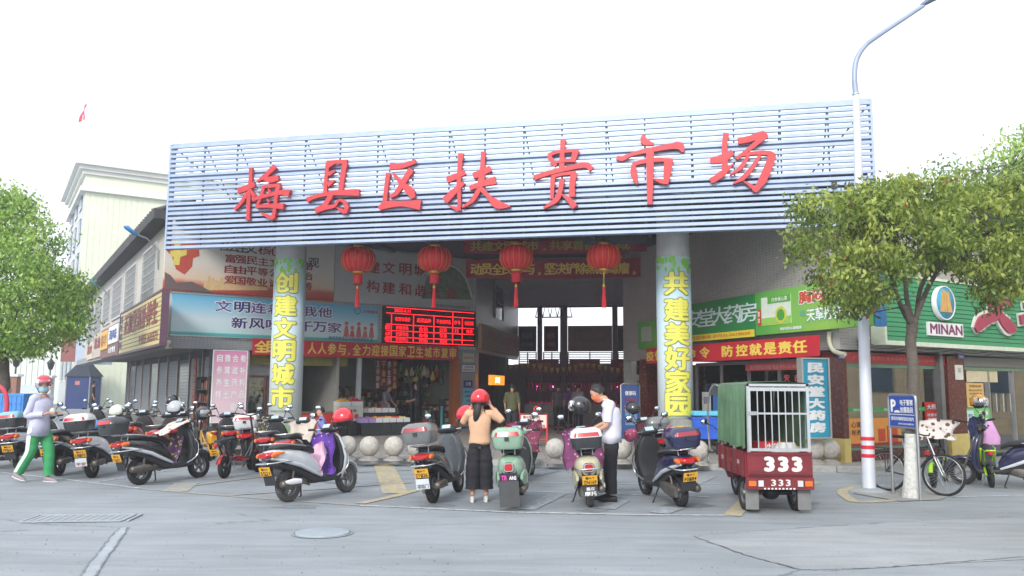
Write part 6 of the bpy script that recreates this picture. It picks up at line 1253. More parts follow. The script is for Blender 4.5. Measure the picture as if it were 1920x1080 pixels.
    # engine, exhaust, stand
    MB().loft([(-.12, .10, .235, .03, .08), (.02, .11, .24, .05, .1), (.2, .11, .27, .055, .09), (.42, .08, .31, .06, .08), (.5, .05, .32, .04, .05)], 'x', 14, 3).loft([(.2, -.02, .30, .08, .06), (.36, -.02, .32, .09, .09), (.5, 0, .3, .06, .06)], 'x', 12).build('engine', ENG, t)
    ex = MB().lathe([(.001, -.36), (.045, -.36), (.055, -.33), (.058, -.02), (.04, .05), (.02, .08)], 14, 'x', (.06, -.165, .27)); ex.tube([(.12, -.165, .27), (.3, -.14, .22), (.42, -.05, .25)], .018, 8); eo = ex.build('exhaust', PIPE, t)
    MB().loft([(-.26, -.205, .29, .012, .03), (-.1, -.222, .30, .014, .045), (.06, -.215, .29, .012, .035)], 'x', 8).build('heat_shield', ENG if not dusty else WHITEP, eo)
    MB().tube([(0, .085, .235), (.0, .12, .5), (.06, .12, .55)], .018, 8).tube([(0, -.085, .235), (.02, -.12, .55)], .018, 8).build('shock_absorber', ENG, t)
    MB().tube([(.42, .14, .26), (.5, .22, .04), (.47, .25, .02)], .012, 6).build('kickstand', BLACKP, t)
    return t
def helmet(loc, rz, m, label, visor=None, tilt=0, s=1.0, group=None, trim=None, full=False):
    t = empty('helmet', loc, rz, label, 'helmet', group); t.rotation_euler = (0, tilt, rz)
    rs = []; n = 28
    for i in range(10):
        a = R(3 + i * (12.5 if not full else 14)); z = .128 * math.cos(a); ring = []
        for k in range(n):
            th = 2 * PI * k / n; low = max(0, (i - 5) / 4); fr = max(0, math.cos(th)) ** 2
            rr = math.sin(a); zz_ = z + low * fr * (.085 if not full else .02)
            ring.append((.138 * rr * math.cos(th) * s, .12 * rr * math.sin(th) * s, zz_ * s))
        rs.append(ring)
    inn = [[(x * .9, y * .9, z + .004) for x, y, z in r_] for r_ in rs[:1:-1]]
    MB().rings(rs + inn).build('shell', m, t)
    MB().tube([(x * 1.0, y * 1.0, z) for x, y, z in rs[-1]], .006 * s, 5, closed=True).build('edge_trim', trim or BLACKP, t)
    v = MB(); rv = []
    for i in range(6):
        a = R(62 + i * 11); rv.append([(.148 * math.sin(a) * math.cos(R(-62 + 12.4 * k)) * s, .131 * math.sin(a) * math.sin(R(-62 + 12.4 * k)) * s, .128 * math.cos(a) * s + .01) for k in range(11)])
    for i in range(5):
        for k in range(10): v.add([rv[i][k], rv[i][k + 1], rv[i + 1][k + 1], rv[i + 1][k]], [(0, 1, 2, 3)], True)
    v.build('visor', visor or glass_mat('visor_clear', (.45, .5, .55), .25, .05), t)
    MB().tube([(.02, .11 * s, -.05), (.04, .05, -.15 * s), (.04, -.05, -.15 * s), (.02, -.11 * s, -.05)], .006, 5).build('strap', BLACKP, t)
    MB().ball((-.02, 0, -.02), .1 * s, 12, 8, (1.05, .95, .8)).build('padding', mat('helmet_padding', (44, 44, 48), .9), t)
    return t
def on(root, p): return wmat(root) @ Vector(p)
def spotted(name, base, spot, scale=14, thr=.25):
    if name in _mats: return _mats[name]
    m = mat(name, base, .8, var=0); n = m.node_tree.nodes; L = m.node_tree.links; b = n['Principled BSDF']; tc = n.new('ShaderNodeTexCoord'); v = n.new('ShaderNodeTexVoronoi'); v.inputs['Scale'].default_value = scale
    L.new(tc.outputs['Object'], v.inputs[0]); cr = n.new('ShaderNodeValToRGB'); cr.color_ramp.interpolation = 'CONSTANT'; e = cr.color_ramp.elements; e[0].color = lin(spot) + (1,); e[1].position = thr; e[1].color = lin(base) + (1,)
    L.new(v.outputs['Distance'], cr.inputs[0]); L.new(cr.outputs[0], b.inputs['Base Color']); return m
def blanket(root, m, label, top=(.9, 1.02), bot=(.62, .36), w0=.2, w1=.24, hang=.25, side=None, seed=0, name='wind_blanket'):
    """padded leg blanket hung from the handlebars of a scooter"""
    random.seed(seed); t = MB(); n, mm = 14, 18; ph = random.random() * 6; rows = []
    for i in range(n + 1):
        f = i / n; x = top[0] + (bot[0] - top[0]) * f + .05 * math.sin(f * PI); z = top[1] + (bot[1] - top[1]) * f; w = w0 + (w1 - w0) * math.sin(f * PI * .6); r = []
        for k in range(mm + 1):
            u = -1 + 2 * k / mm; wob = .018 * math.sin(u * 9 + f * 4 + ph) + .02 * math.sin(f * 11 + u * 3 + ph)
            r.append((x + wob - .10 * u * u * (1 if f < .8 else .4), u * w * (1 + .1 * math.sin(f * 7 + ph)), z - hang * .2 * u * u + wob * .5))
        rows.append(r)
    vs = [p for r in rows for p in r]; k = mm + 1; fs = [(i * k + j, i * k + j + 1, (i + 1) * k + j + 1, (i + 1) * k + j) for i in range(n) for j in range(mm)]
    vs2 = [(x - .018, y * .97, z) for x, y, z in vs]; nb = len(vs)
    edge = [j for j in range(k)] + [i * k + mm for i in range(1, n + 1)] + [n * k + j for j in range(mm - 1, -1, -1)] + [i * k for i in range(n - 1, 0, -1)]
    t.add(vs + vs2, fs + [tuple(nb + q for q in reversed(f)) for f in fs] + [(edge[i], edge[(i + 1) % len(edge)], nb + edge[(i + 1) % len(edge)], nb + edge[i]) for i in range(len(edge))], True)
    o = t.build(name, m, None, root.location, tuple(root.rotation_euler)); tag(o, label, 'blanket', 'blankets and covers on the scooters'); return o
SIL = paint('silver', (196, 202, 208)); BLK = paint('black', (34, 37, 42)); WHI = paint('white', (224, 228, 234)); MINT = paint('mint', (140, 172, 150)); CREAM = paint('cream', (196, 190, 164)); GREY = paint('dark_grey', (84, 90, 96)); NAVY = paint('navy', (36, 40, 78)); REDP = paint('red', (186, 30, 40)); GREYB = paint('box_grey', (110, 114, 116), .4); YELP = paint('yellow', (226, 170, 50)); CRIM = paint('crimson', (122, 26, 40)); PINKP = paint('pink', (206, 110, 130)); LIME = paint('lime', (160, 212, 50)); TEAL = paint('teal', (120, 176, 190)); BOXB = paint('box_black', (48, 52, 56), .4); GREYS = paint('helmet_silver', (170, 174, 180)); HORG = paint('helmet_orange', (216, 150, 40)); HWHT = paint('helmet_white', (216, 222, 208)); HBLK = paint('helmet_black', (36, 38, 44)); HRED = paint('helmet_red', (206, 24, 44), .2); HBLU = paint('helmet_blue', (56, 130, 200))
# --- front row, left to right
s1 = scooter((541, 941), (650, 923), 'silver scooter with purple and pink blankets standing alone in the middle left', SIL, box=None, plate_t=('粤M·3', '5521'), dusty=True, lean=.10, tail='wide')
MB().loft([(-.43, -.085, .72, .012, .012), (-.36, -.145, .72, .02, .03), (-.22, -.165, .73, .015, .012)], 'x', 10).build('side_indicator', AMBER, s1)
blanket(s1, spotted('blanket_purple_star', (92, 52, 150), (206, 196, 226), 16, .16), 'purple blanket with white stars hung on the silver scooter', top=(.93, .98), bot=(.78, .36), w0=.2, w1=.22, seed=1)
blanket(s1, mat('blanket_pink', (214, 176, 196), .85, var=.15), 'pale pink blanket with a black patch on the silver scooter floor', top=(.8, .84), bot=(.56, .36), w0=.1, w1=.19, seed=2)
helmet(on(s1, (.98, -.28, 1.18)), 2.4, HRED, 'glossy red helmet hanging on the mirror of the silver scooter', s=1.35, tilt=.25)
s2 = scooter((262, 909), (373, 896), 'black scooter with a black top box and a colourful patterned blanket', BLK, box=(BOXB, BOXB, HRED, -.5, .87, 1.0), plate_t=('粤M·8', 'T3672'), lean=.10, under=SIL)
blanket(s2, spotted('blanket_cartoon', (206, 200, 192), (196, 70, 60), 11, .28), 'white blanket with red and yellow spots on the black scooter', top=(.98, 1.1), bot=(.35, .86), w0=.26, w1=.2, seed=3)
blanket(s2, spotted('blanket_violet', (96, 60, 110), (206, 196, 70), 12, .3), 'violet and yellow blanket bundled on the black scooter floor', top=(.86, .8), bot=(.66, .36), w0=.18, w1=.18, seed=5)
helmet(on(s2, (.86, .1, 1.3)), .3, GREYS, 'silver helmet on top of the black scooter with the spotted blanket', s=1.15)
helmet(on(s2, (1.12, -.32, 1.16)), -.6, HBLK, 'black helmet hanging on the right bar of the black scooter', s=1.1)
s3 = scooter((173, 896), (272, 872), 'white scooter with a white and black top box next to the girl', WHI, box=(BOXB, WHI, HRED, -.42, .89, 1.1), plate_t=('粤M·5', 'U8893'), plate2=('', '平安', PLATEW, REDT), lean=.10)
helmet(on(s3, (.32, .05, .93)), .5, HBLU, 'small bright blue helmet on the seat of the white scooter', s=.95)
s4 = scooter((110, 892), (208, 870), 'dark red-tailed scooter half hidden behind the girl', BLK, shield=REDP, box=None, lean=.10, under=SIL, plate_t=('粤M·6', '44K82'))
s5 = scooter((40, 884), (140, 866), 'white and red scooter with a teal-lidded top box at the far left', WHI, shield=WHI, box=(BOXB, TEAL, HRED, -.3, .88, 1.05), plate_t=('粤M', '7P561'), lean=.10)
s5b = scooter((-30, 880), (60, 862), 'grey scooter cut by the left edge of the frame', GREY, shield=GREY, plate_t=('粤M', '2K310'), lean=.1)
blanket(s5b, spotted('blanket_check', (96, 84, 88), (170, 156, 156), 30, .3), 'brown checked blanket on the scooter at the left edge', top=(.98, 1.12), bot=(.4, .9), w0=.3, w1=.28, seed=9)
# --- centre
s6 = scooter((813, 943), (868, 919), 'dark grey scooter with a grey and red top box left of the woman', GREY, shield=GREY, box=(GREYB, GREYB, paint('box_red', (150, 24, 44)), -.38, .89, 1.12), plate_t=('粤M·T', 'SY026'), plate2=('', '福临门', PLATEW, mat('ink_grey', (96, 110, 120), .5)), lean=.10, inner=GREY, mirrors=True)
helmet(on(s6, (.95, -.34, 1.23)), 2.2, HRED, 'glossy red helmet on the bar of the dark grey scooter', s=1.3, tilt=.3)
s7 = scooter((963, 950), (985, 917), 'mint green retro scooter with a matching top box', MINT, shield=MINT, style='retro', box=(MINT, MINT, REDP, -.36, .85, 1.05), tail='round', lean=.05, guard=False, plate_t=None)
fl_ = MB().box(-.14, .14, -.01, .0, -.36, 0).build('long_mud_flap', mat('flap_grey', (74, 76, 78), .8, var=.2), s7, (-.52, 0, .42), (.12, 0, -PI / 2))
pl_ = MB().box(-.125, .125, -.02, -.012, -.12, .0).build('pink_plate', mat('plate_dark', (44, 36, 52), .5), s7, (-.52, 0, .53), (.12, 0, -PI / 2)); text('TR', -.1, -.02, -.10, -.03, mat('print_hotpink', (226, 70, 170), .5), pl_, y=-.022, bold=.04); text('ANS', .01, .11, -.095, -.04, WHT, pl_, y=-.022, bold=.04)
s8 = scooter((1107, 950), (1092, 917), 'dusty cream scooter with a red and white top box beside the man', CREAM, shield=CREAM, style='retro', box=(BOXB, WHI, REDP, -.32, .85, 1.08), tail='round', dusty=True, plate_t=('粤M·T', 'ZN169'), plate2=('嘉应', '摩托', mat('plate_black', (58, 62, 66), .5), WHT), lean=.08)
blanket(s8, spotted('blanket_magenta', (120, 60, 104), (200, 160, 190), 14, .22), 'magenta flowered blanket over the bars of the cream scooter', top=(.98, 1.1), bot=(.8, .52), w0=.34, w1=.3, seed=12)
helmet(on(s8, (.98, -.02, 1.42)), PI - .1, HBLK, 'matt black helmet standing on the bars of the cream scooter', s=1.3, full=True)
s9 = scooter((1277, 950), (1210, 927), 'navy and black scooter with a navy top box left of the tricycle', NAVY, shield=BLK, inner=INNER, box=(NAVY, NAVY, paint('box_red', (150, 24, 44)), -.3, .87, 1.1), plate_t=('粤M·T', 'F0884'), lean=.10, under=SIL, shield2=SIL)
MITT = spotted('mitt_pink', (150, 60, 90), (210, 150, 170), 20, .25)
for sy in (1, -1):
    o = MB().loft([(.0, 0, 0, .03, .03), (.03, 0, 0, .06, .07), (.16, 0, 0, .075, .09), (.2, 0, 0, .07, .085)], 'x', 14).build('hand_mitt', MITT, None, on(s9, (.84, sy * .25, 1.06)), (0, .35, s9.rotation_euler[2] + (PI / 2 + .3 if sy > 0 else -PI / 2 - .3))); tag(o, 'pink patterned handlebar mitt on the %s grip of the navy scooter' % ('left' if sy > 0 else 'right'), 'handlebar mitt')
s10 = scooter((1235, 893), (1200, 876), 'grey scooter with a grey rear box standing behind the navy one', GREY, shield=paint('maroon', (96, 40, 60)), box=(GREYB, GREYB), lean=.08, mirrors=True, guard=False)
helmet(on(s10, (.9, .22, 1.3)), 2.5, HBLK, 'round black helmet hanging behind the navy scooter', s=1.2)
blanket(s10, mat('blanket_maroon', (84, 40, 54), .9, var=.2), 'dark maroon blanket on the scooter behind the navy one', seed=14)
s11 = scooter((972, 905), (1008, 884), 'black scooter standing behind the mint green one', BLK, shield=BLK, plate_t=('粤M', '5J207'), lean=.07, guard=False)
blanket(s11, spotted('blanket_red_dark', (110, 44, 70), (170, 110, 130), 16, .25), 'dark red flowered blanket on the black scooter behind the mint one', top=(.98, 1.08), bot=(.75, .5), w0=.36, w1=.3, seed=15)
# --- back row on the left
s12 = scooter((505, 893), (545, 868), 'black scooter with its dark shield turned to the road behind the silver one', BLK, shield=BLK, lean=.08, guard=False)
s13 = scooter((548, 902), (610, 876), 'black scooter with pink handlebar cover behind the silver scooter', BLK, shield=paint('pale_pink', (200, 160, 176)), lean=.08, guard=False)
blanket(s13, mat('blanket_cream', (186, 176, 166), .85, var=.2), 'cream and pink cover on the bars behind the silver scooter', top=(1.0, 1.08), bot=(.72, .7), w0=.33, w1=.2, seed=17)
s14 = scooter((470, 880), (500, 862), 'red-trimmed scooter with a white top box and a dark floral cover', CRIM, shield=PINKP, box=(WHI, WHI, REDP, -.3, .84, 1.15), lean=.08, guard=False)
blanket(s14, spotted('blanket_floral', (44, 44, 52), (206, 196, 120), 22, .26), 'black floral cover over the red-trimmed scooter', top=(1.0, 1.08), bot=(.5, .5), w0=.34, w1=.32, seed=18)
s15 = scooter((330, 866), (372, 846), 'black motor scooter in the second row behind the black one', BLK, shield=SIL, lean=.08, guard=False)
helmet(on(s15, (.9, .2, 1.36)), 1.0, HBLK, 'dark helmet with a white number in the second row', s=1.15)
s16 = scooter((250, 862), (310, 842), 'red scooter in the second row with a crimson cover', REDP, shield=CRIM, lean=.08, guard=False)
s17 = scooter((300, 872), (352, 852), 'crimson scooter parked between the black and the red one', CRIM, shield=REDP, lean=.08, guard=False)
s18 = scooter((214, 850), (262, 834), 'black motorcycle-like scooter under the white helmet', BLK, shield=BLK, lean=.05, guard=False)
helmet(on(s18, (.35, 0, 1.02)), .4, HWHT, 'white helmet with green tint on the seat in the second row', s=1.5)
s19 = scooter((165, 838), (215, 824), 'black scooter farthest back, by the dark shopfronts', BLK, shield=BLK, lean=.06, guard=False)
s20 = scooter((430, 872), (418, 850), 'small dark scooter behind the folding electric bike', BLK, shield=BLK, lean=.05, guard=False)
# --- slim electric bikes
def ebike(rp, fp_, label, frame, name='electric_bike', r=.2, lean=.06, seat_c=None, fend=None, box=None, hz=1.08, plate_t=None, group='electric bikes'):
    t = place(rp, fp_, name, label, 'electric bike', group, lean); WB = (G(*fp_) - G(*rp)).length; WB = min(max(WB, .85), 1.25)
    wheel(t, 0, r, r, .07, 'rear_wheel', spokes=3, rimr=.5, rim=DARKM); wheel(t, WB, r, r, .07, 'front_wheel', spokes=3, rimr=.5, rim=DARKM)
    fr = MB(); fr.tube([(0, .06, r), (.1, .06, r + .12), (.3, .05, .36), (WB - .45, .05, .3), (WB - .3, .03, .42), (WB - .18, 0, .62)], .022, 8).tube([(0, -.06, r), (.1, -.06, r + .12), (.3, -.05, .36), (WB - .45, -.05, .3), (WB - .3, -.03, .42), (WB - .18, 0, .62)], .022, 8)
    fr.tube([(.1, .05, .34), (-.1, .07, .62), (-.3, .07, .66), (-.32, -.07, .66), (-.1, -.07, .62), (.1, -.05, .34)], .016, 6).tube([(.3, 0, .36), (.18, 0, .66)], .02, 8); fr.build('frame', frame, t)
    MB().loft([(.22, 0, .34, .06, .03), (.35, 0, .33, .075, .06), (.6, 0, .31, .075, .06), (.68, 0, .3, .06, .03)], 'x', 12, 4).build('battery_case', frame if fend is None else fend, t)
    MB().loft([(.02, 0, .70, .05, .02), (.08, 0, .71, .1, .03), (.26, 0, .715, .09, .035), (.38, 0, .71, .05, .025)], 'x', 14).build('seat', seat_c or SEATM, t)
    MB().loft([(-.28, 0, .68, .05, .015), (-.2, 0, .69, .09, .025), (-.02, 0, .69, .09, .025)], 'x', 12, 3).build('rear_seat', seat_c or SEATM, t)
    fk = MB(); 
    for sy in (-.05, .05): fk.tube([(WB, sy, r), (WB - .13, sy, .6)], .016, 8)
    fk.tube([(WB - .13, -.05, .6), (WB - .13, .05, .6)], .016, 6).tube([(WB - .13, 0, .6), (WB - .26, 0, hz - .04)], .02, 8); fk.build('fork', BLACKP, t)
    MB().tube([(WB - .36, .31, hz + .03), (WB - .28, .16, hz), (WB - .26, 0, hz - .03), (WB - .28, -.16, hz), (WB - .36, -.31, hz + .03)], .013, 8).build('handlebar', BLACKP, t)
    for sy in (1, -1): MB().tube([(WB - .3, sy * .22, hz + .015), (WB - .37, sy * .33, hz + .033)], .018, 8).build('grip', RUBBER, t)
    MB().ball((WB - .12, 0, .82), .055, 12, 8).build('headlight', CLEARL, t); MB().loft([(-.34, 0, .62, .03, .03), (-.31, 0, .62, .05, .045)], 'x', 10).build('tail_light', TAILR, t)
    for (cx, a0) in ((0, 60), (WB, 20)):
        rs = []
        for i in range(7):
            a = R(a0 + i * 17); c, s = math.cos(a), math.sin(a); rr = r + .03; rs.append([(cx + rr * c, -.045, r + rr * s), (cx + (rr + .015) * c, 0, r + (rr + .015) * s), (cx + rr * c, .045, r + rr * s), (cx + (rr - .004) * c, 0, r + (rr - .004) * s)])
        MB().rings(rs).build('mudguard', fend or frame, t)
    if plate_t: plate(t, -.36, .55, .18, .12, *plate_t)
    MB().tube([(.3, 0, .3), (.3, .1, .0)], .01, 6).tube([(.3, 0, .3), (.3, -.1, .0)], .01, 6).build('stand', STEEL, t)
    return t
e1 = ebike((421, 897), (505, 880), 'black folding electric bike with red mudguard and red footrest', BLK, fend=REDP, hz=1.15, plate_t=('梅州', '10852'))
for sy in (1, -1): MB().tube([(.5, sy * .06, .3), (.55, sy * .16, .3), (.62, sy * .16, .3)], .012, 6).build('footpeg', REDP, e1)
e2 = ebike((398, 862), (360, 850), 'small yellow electric bike with a round red tail light', YELP, fend=YELP, hz=1.1)
MB().loft([(-.2, 0, .46, .06, .1), (-.18, 0, .5, .1, .14), (.1, 0, .5, .11, .15), (.24, 0, .46, .06, .1)], 'x', 14, 4).build('battery_box', YELP, e2)
e3 = ebike((1752, 914), (1778, 900), 'dark electric bike with lime green fork and covered bars behind the bicycle', BLK, fend=LIME, hz=1.1)
o = blanket(e3, spotted('cover_owl', (206, 200, 196), (96, 70, 60), 9, .34), 'brown and white cover draped on the bars behind the bicycle', top=(.95, 1.16), bot=(.75, .82), w0=.38, w1=.3, seed=21)
e4 = ebike((1860, 914), (1815, 888), 'lime green framed electric bike at the right', LIME, fend=BLK, hz=1.12)
MB().loft([(.0, 0, .5, .1, .12), (.5, 0, .5, .1, .12)], 'x', 12, 5).build('battery_box', BOXB, e4)
MB().tube([(-.05, .11, .68), (.55, .11, .68), (.6, .11, .4), (.2, .11, .3), (-.05, .11, .68)], .02, 6).tube([(-.05, -.11, .68), (.55, -.11, .68), (.6, -.11, .4), (.2, -.11, .3), (-.05, -.11, .68)], .02, 6).build('side_frame', LIME, e4)
blanket(e4, mat('cover_navy', (36, 44, 84), .85, var=.25), 'navy cover on the bars of the lime green bike', top=(.8, 1.22), bot=(.6, .85), w0=.13, w1=.17, seed=23)
helmet(G(1850, 905) + Vector((.0, .1, 1.48)), -1.6, HORG, 'glossy orange helmet above the lime green bike', s=1.25)
o = MB().loft([(.0, 0, 0, .16, .1), (.12, 0, 0, .17, .12), (.3, 0, 0, .1, .07), (.42, 0, 0, .05, .04)], 'z', 16).build('pink_bag', mat('bag_lilac', (206, 156, 206), .8, var=.15), None, G(1868, 909) + Vector((0, .1, .72))); tag(o, 'lilac bag on the seat of the lime green bike', 'bag')
s21 = scooter((1948, 917), (1868, 912), 'dark blue scooter cut by the right edge of the frame', paint('deep_blue', (30, 34, 70)), shield=NAVY, lean=.06, guard=False, under=SIL)
# --- bicycle behind the tree
def bicycle(rp, fp_, label):
    t = place(rp, fp_, 'bicycle', label, 'bicycle', None, .04); WB = (G(*fp_) - G(*rp)).length; r = .34
    for nm, x in (('rear_wheel', 0), ('front_wheel', WB)):
        b = MB(); b.lathe([(r - .04, -.016), (r - .014, -.028), (r, 0), (r - .014, .028), (r - .04, .016), (r - .045, 0), (r - .04, -.016)], 48, 'y'); o = b.build(nm, RUBBER, t, (x, 0, r))
        c = MB()
        for i in range(28): a = 2 * PI * i / 28; c.tube([(.015 * math.cos(a + .5), .025 * (-1) ** i, .015 * math.sin(a + .5)), ((r - .04) * math.cos(a), 0, (r - .04) * math.sin(a))], .0022, 3)
        c.lathe([(r - .05, -.012), (r - .038, -.013), (r - .038, .013), (r - .05, .012)], 48, 'y'); c.tube([(0, -.05, 0), (0, .05, 0)], .02, 8); so = c.build('spokes', STEEL, o); so['kind'] = 'stuff'
    bb = (.42, .27); st = (.3, .72); hd = (WB - .22, .78); hd2 = (WB - .18, .66); FRB = paint('bike_black', (30, 32, 38)); b = MB()
    for p, q in ((bb, st), (st, hd), (bb, hd2)): b.tube([(p[0], 0, p[1]), (q[0], 0, q[1])], .018, 8)
    for sy in (-.05, .05): b.tube([(0, sy, r), (bb[0], sy * .4, bb[1])], .01, 6).tube([(0, sy, r), (st[0], sy * .4, st[1] - .04)], .009, 6)
    b.build('frame', FRB, t); b = MB()
    for sy in (-.05, .05): b.tube([(WB, sy, r), (WB - .12, sy, .62)], .014, 8)
    b.tube([(WB - .12, -.05, .62), (WB - .12, .05, .62)], .016, 8).tube([(WB - .12, 0, .62), (WB - .24, 0, .95)], .016, 8); b.build('fork', STEEL, t)
    MB().tube([(st[0], 0, st[1]), (.26, 0, .9)], .013, 8).build('seat_post', STEEL, t); MB().loft([(.1, 0, .92, .07, .02), (.16, 0, .925, .075, .03), (.28, 0, .92, .03, .025), (.4, 0, .915, .015, .015)], 'x', 12).build('saddle', SEATM, t)
    MB().tube([(WB - .3, .3, .99), (WB - .24, .1, .96), (WB - .24, -.1, .96), (WB - .3, -.3, .99)], .012, 8).build('handlebar', BLACKP, t)
    b = MB(); b.lathe([(.06, -.055), (.09, -.055), (.09, -.05), (.06, -.05)], 20, 'y', (bb[0], 0, bb[1])).tube([(bb[0], -.06, bb[1]), (bb[0] + .1, -.08, bb[1] - .13)], .008, 6).tube([(bb[0], .06, bb[1]), (bb[0] - .1, .08, bb[1] + .13)], .008, 6).box(bb[0] + .06, bb[0] + .14, -.14, -.08, bb[1] - .145, bb[1] - .125); b.build('crankset', DARKM, t)
    MB().tube([(-.2, .06, .72), (.2, .06, .72), (.2, -.06, .72), (-.2, -.06, .72), (-.2, .06, .72)], .008, 6).tube([(0, .06, .72), (0, .05, r)], .007, 5).tube([(0, -.06, .72), (0, -.05, r)], .007, 5).build('rear_rack', DARKM, t)
    return t
bk = bicycle((1664, 921), (1771, 931), 'black bicycle leaning behind the white-painted tree trunk')
# --- cargo tricycle
RT = mat('tricycle_red', (116, 28, 38), .45, var=.35, scale=4, coat=.2); TARP = mat('tarp_green', (92, 128, 96), .55, var=.25, scale=3, bump=.6, bscale=7); FRS = mat('cage_steel', (196, 200, 202), .3, .7, var=.1)
tr = empty('cargo_tricycle', (3.69, 12.0, 0), PI / 2, 'dark red three-wheeled cargo tricycle with a green cover and steel cage, numbered 333', 'tricycle')
hw = .445; wheelz = .25
for sy in (1, -1): wheel(tr, 0, .25, .25, .11, 'rear_wheel', spokes=4).location.y = sy * .35
wheel(tr, 1.75, .25, .25, .1, 'front_wheel', spokes=4)
MB().box(-.42, 1.05, -hw, hw, .50, .54).build('bed_floor', RT, tr)
MB().box(-.45, -.41, -hw, hw, .53, .845, bev=.004).box(-.47, -.45, -hw + .02, hw - .02, .55, .57).box(-.47, -.45, -hw + .02, hw - .02, .81, .83).build('tailgate', RT, tr)
for sy in (1, -1):
    MB().box(-.41, 1.05, sy * hw - .02, sy * hw + .02, .50, .845, bev=.004).build('side_gate', RT, tr)
    for k in range(5): x = -.35 + k * .33; MB().box(x, x + .03, sy * (hw + .03) - .01, sy * (hw + .03) + .01, .5, .845).build('gate_rib', RT, tr)
MB().box(1.03, 1.06, -hw, hw, .5, 1.0).build('front_panel', RT, tr)
bp_ = MB().box(-.45, -.40, -hw - .02, hw + .02, .34, .50, bev=.004).build('bumper', RT, tr)
tx = mat('spray_white', (214, 212, 208), .6, var=.15)
g_ = MB().box(-hw, hw, 0, .003, 0, .01).build('number_strip', RT, tr, (-.452, 0, .53), (0, 0, -PI / 2))
for i in range(3): text('3', -.22 + i * .19, -.07 + i * .19, .05, .26, tx, g_, y=-.004, bold=.07)
g2 = MB().box(-hw, hw, 0, .003, 0, .01).build('number_strip', RT, tr, (-.452, 0, .35), (0, 0, -PI / 2))
for i in range(3): text('3', -.13 + i * .1, -.06 + i * .1, .04, .13, tx, g2, y=-.004, bold=.04)
for sy in (1, -1):
    l_ = MB().box(-.47, -.452, sy * .385 - .05, sy * .385 + .05, .39, .46).build('tail_light', AMBER, tr); MB().box(-.475, -.452, sy * .27 - .035, sy * .27 + .035, .385, .465).build('reflector', PLATEW, tr)
    MB().box(-.34, -.33, sy * .36 - .09, sy * .36 + .09, .06, .42).build('mud_flap', mat('flap_rubber_grey', (118, 120, 120), .8, var=.2), tr, (0, 0, 0), (0, .0, 0))
    MB().box(-.3, .3, sy * .36 - .08, sy * .36 + .07, .545, .555).build('wheel_arch', RT, tr)
b = MB(); b.tube([(0, -.41, .25), (0, .41, .25)], .035, 8).ball((0, 0, .25), .1, 12, 8, (1, 1.3, 1)).tube([(.0, -.2, .3), (1.0, -.15, .42)], .03, 6).tube([(0, .2, .3), (1.0, .15, .42)], .03, 6); b.build('axle', DARKM, tr)
for i in range(9): MB().box(-.456, -.45, -.2 + i * .05, -.175 + i * .05, .345, .365).build('reflective_mark', WHITEP, tr) if i < 9 else None
cz0, cz1 = .86, 1.78
b = MB()
for sy in (1, -1):
    for x in (-.43, .3, 1.03): b.box(x - .02, x + .02, sy * (hw - .03) - .02, sy * (hw - .03) + .02, .845, cz1)
    b.box(-.45, 1.05, sy * (hw - .03) - .018, sy * (hw - .03) + .018, cz1 - .035, cz1)
for x in (-.43, 1.03): b.box(x - .018, x + .018, -hw + .05, hw - .05, cz1 - .035, cz1)
b.build('cage_frame', FRS, tr)
dr = MB().box(-.475, -.452, -hw + .02, hw - .02, cz1 - .1, cz1 - .05).box(-.475, -.452, -hw + .02, hw - .02, cz0 - .0, cz0 + .04).box(-.475, -.452, -hw + .02, -hw + .06, cz0 + .04, cz1 - .1).box(-.475, -.452, hw - .06, hw - .02, cz0 + .04, cz1 - .1).box(-.472, -.455, -hw + .06, hw - .06, 1.36, 1.385).build('cage_door', FRS, tr)
for i in range(7): y = -hw + .06 + (2 * hw - .12) * (i + 1) / 8; MB().box(-.472, -.456, y - .007, y + .007, cz0 + .04, 1.359).box(-.472, -.456, y - .007, y + .007, 1.386, cz1 - .1).build('bar', FRS, dr)
MB().box(-.5, -.476, hw - .14, hw - .03, 1.35, 1.4).build('latch', STEEL, dr)
# tarpaulin: roof and left side with folds
b = MB(); nx = 30; rows = []
for i in range(nx + 1):
    x = -.43 + 1.5 * i / nx; fo = .02 * math.sin(i * 1.7) + .014 * math.sin(i * .7 + 1)
    bz = .9 - .025 * math.sin(i * .9); rows.append([(x, hw + .012 + fo * (1 if True else 0), bz), (x, hw + .01 + fo * .8, 1.2), (x, hw + .004 + fo * .5, 1.5), (x, hw + .0, cz1 - .02), (x, hw - .05, cz1 + .015), (x, 0, cz1 + .03 + fo * .3), (x, -hw + .05, cz1 + .015), (x, -hw, cz1 - .03)])
vs = [p for r_ in rows for p in r_]; k = 8; b.add(vs, [(i * k + j, (i + 1) * k + j, (i + 1) * k + j + 1, i * k + j + 1) for i in range(nx) for j in range(k - 1)], True)
b.add([(x, y - .006 if j < 4 else y, z - (.006 if j >= 4 else 0)) for r_ in rows for j, (x, y, z) in enumerate(r_)], [(i * k + j + 1, (i + 1) * k + j + 1, (i + 1) * k + j, i * k + j) for i in range(nx) for j in range(k - 1)], True)
b.build('tarpaulin', TARP, tr)
b = MB(); rows = []
for i in range(nx + 1):
    x = -.35 + 1.35 * i / nx; fo = .02 * math.sin(i * 1.9); rows.append([(x, -hw + .05 + fo, .9), (x, -hw + .04 + fo, 1.3), (x, -hw + .03, 1.74)])
b.add([p for r_ in rows for p in r_], [(i * 3 + j, (i + 1) * 3 + j, (i + 1) * 3 + j + 1, i * 3 + j + 1) for i in range(nx) for j in range(2)], True); b.build('side_curtain', mat('curtain_green', (84, 112, 84), .8, var=.3, scale=6), tr)
b = MB(); rows = []
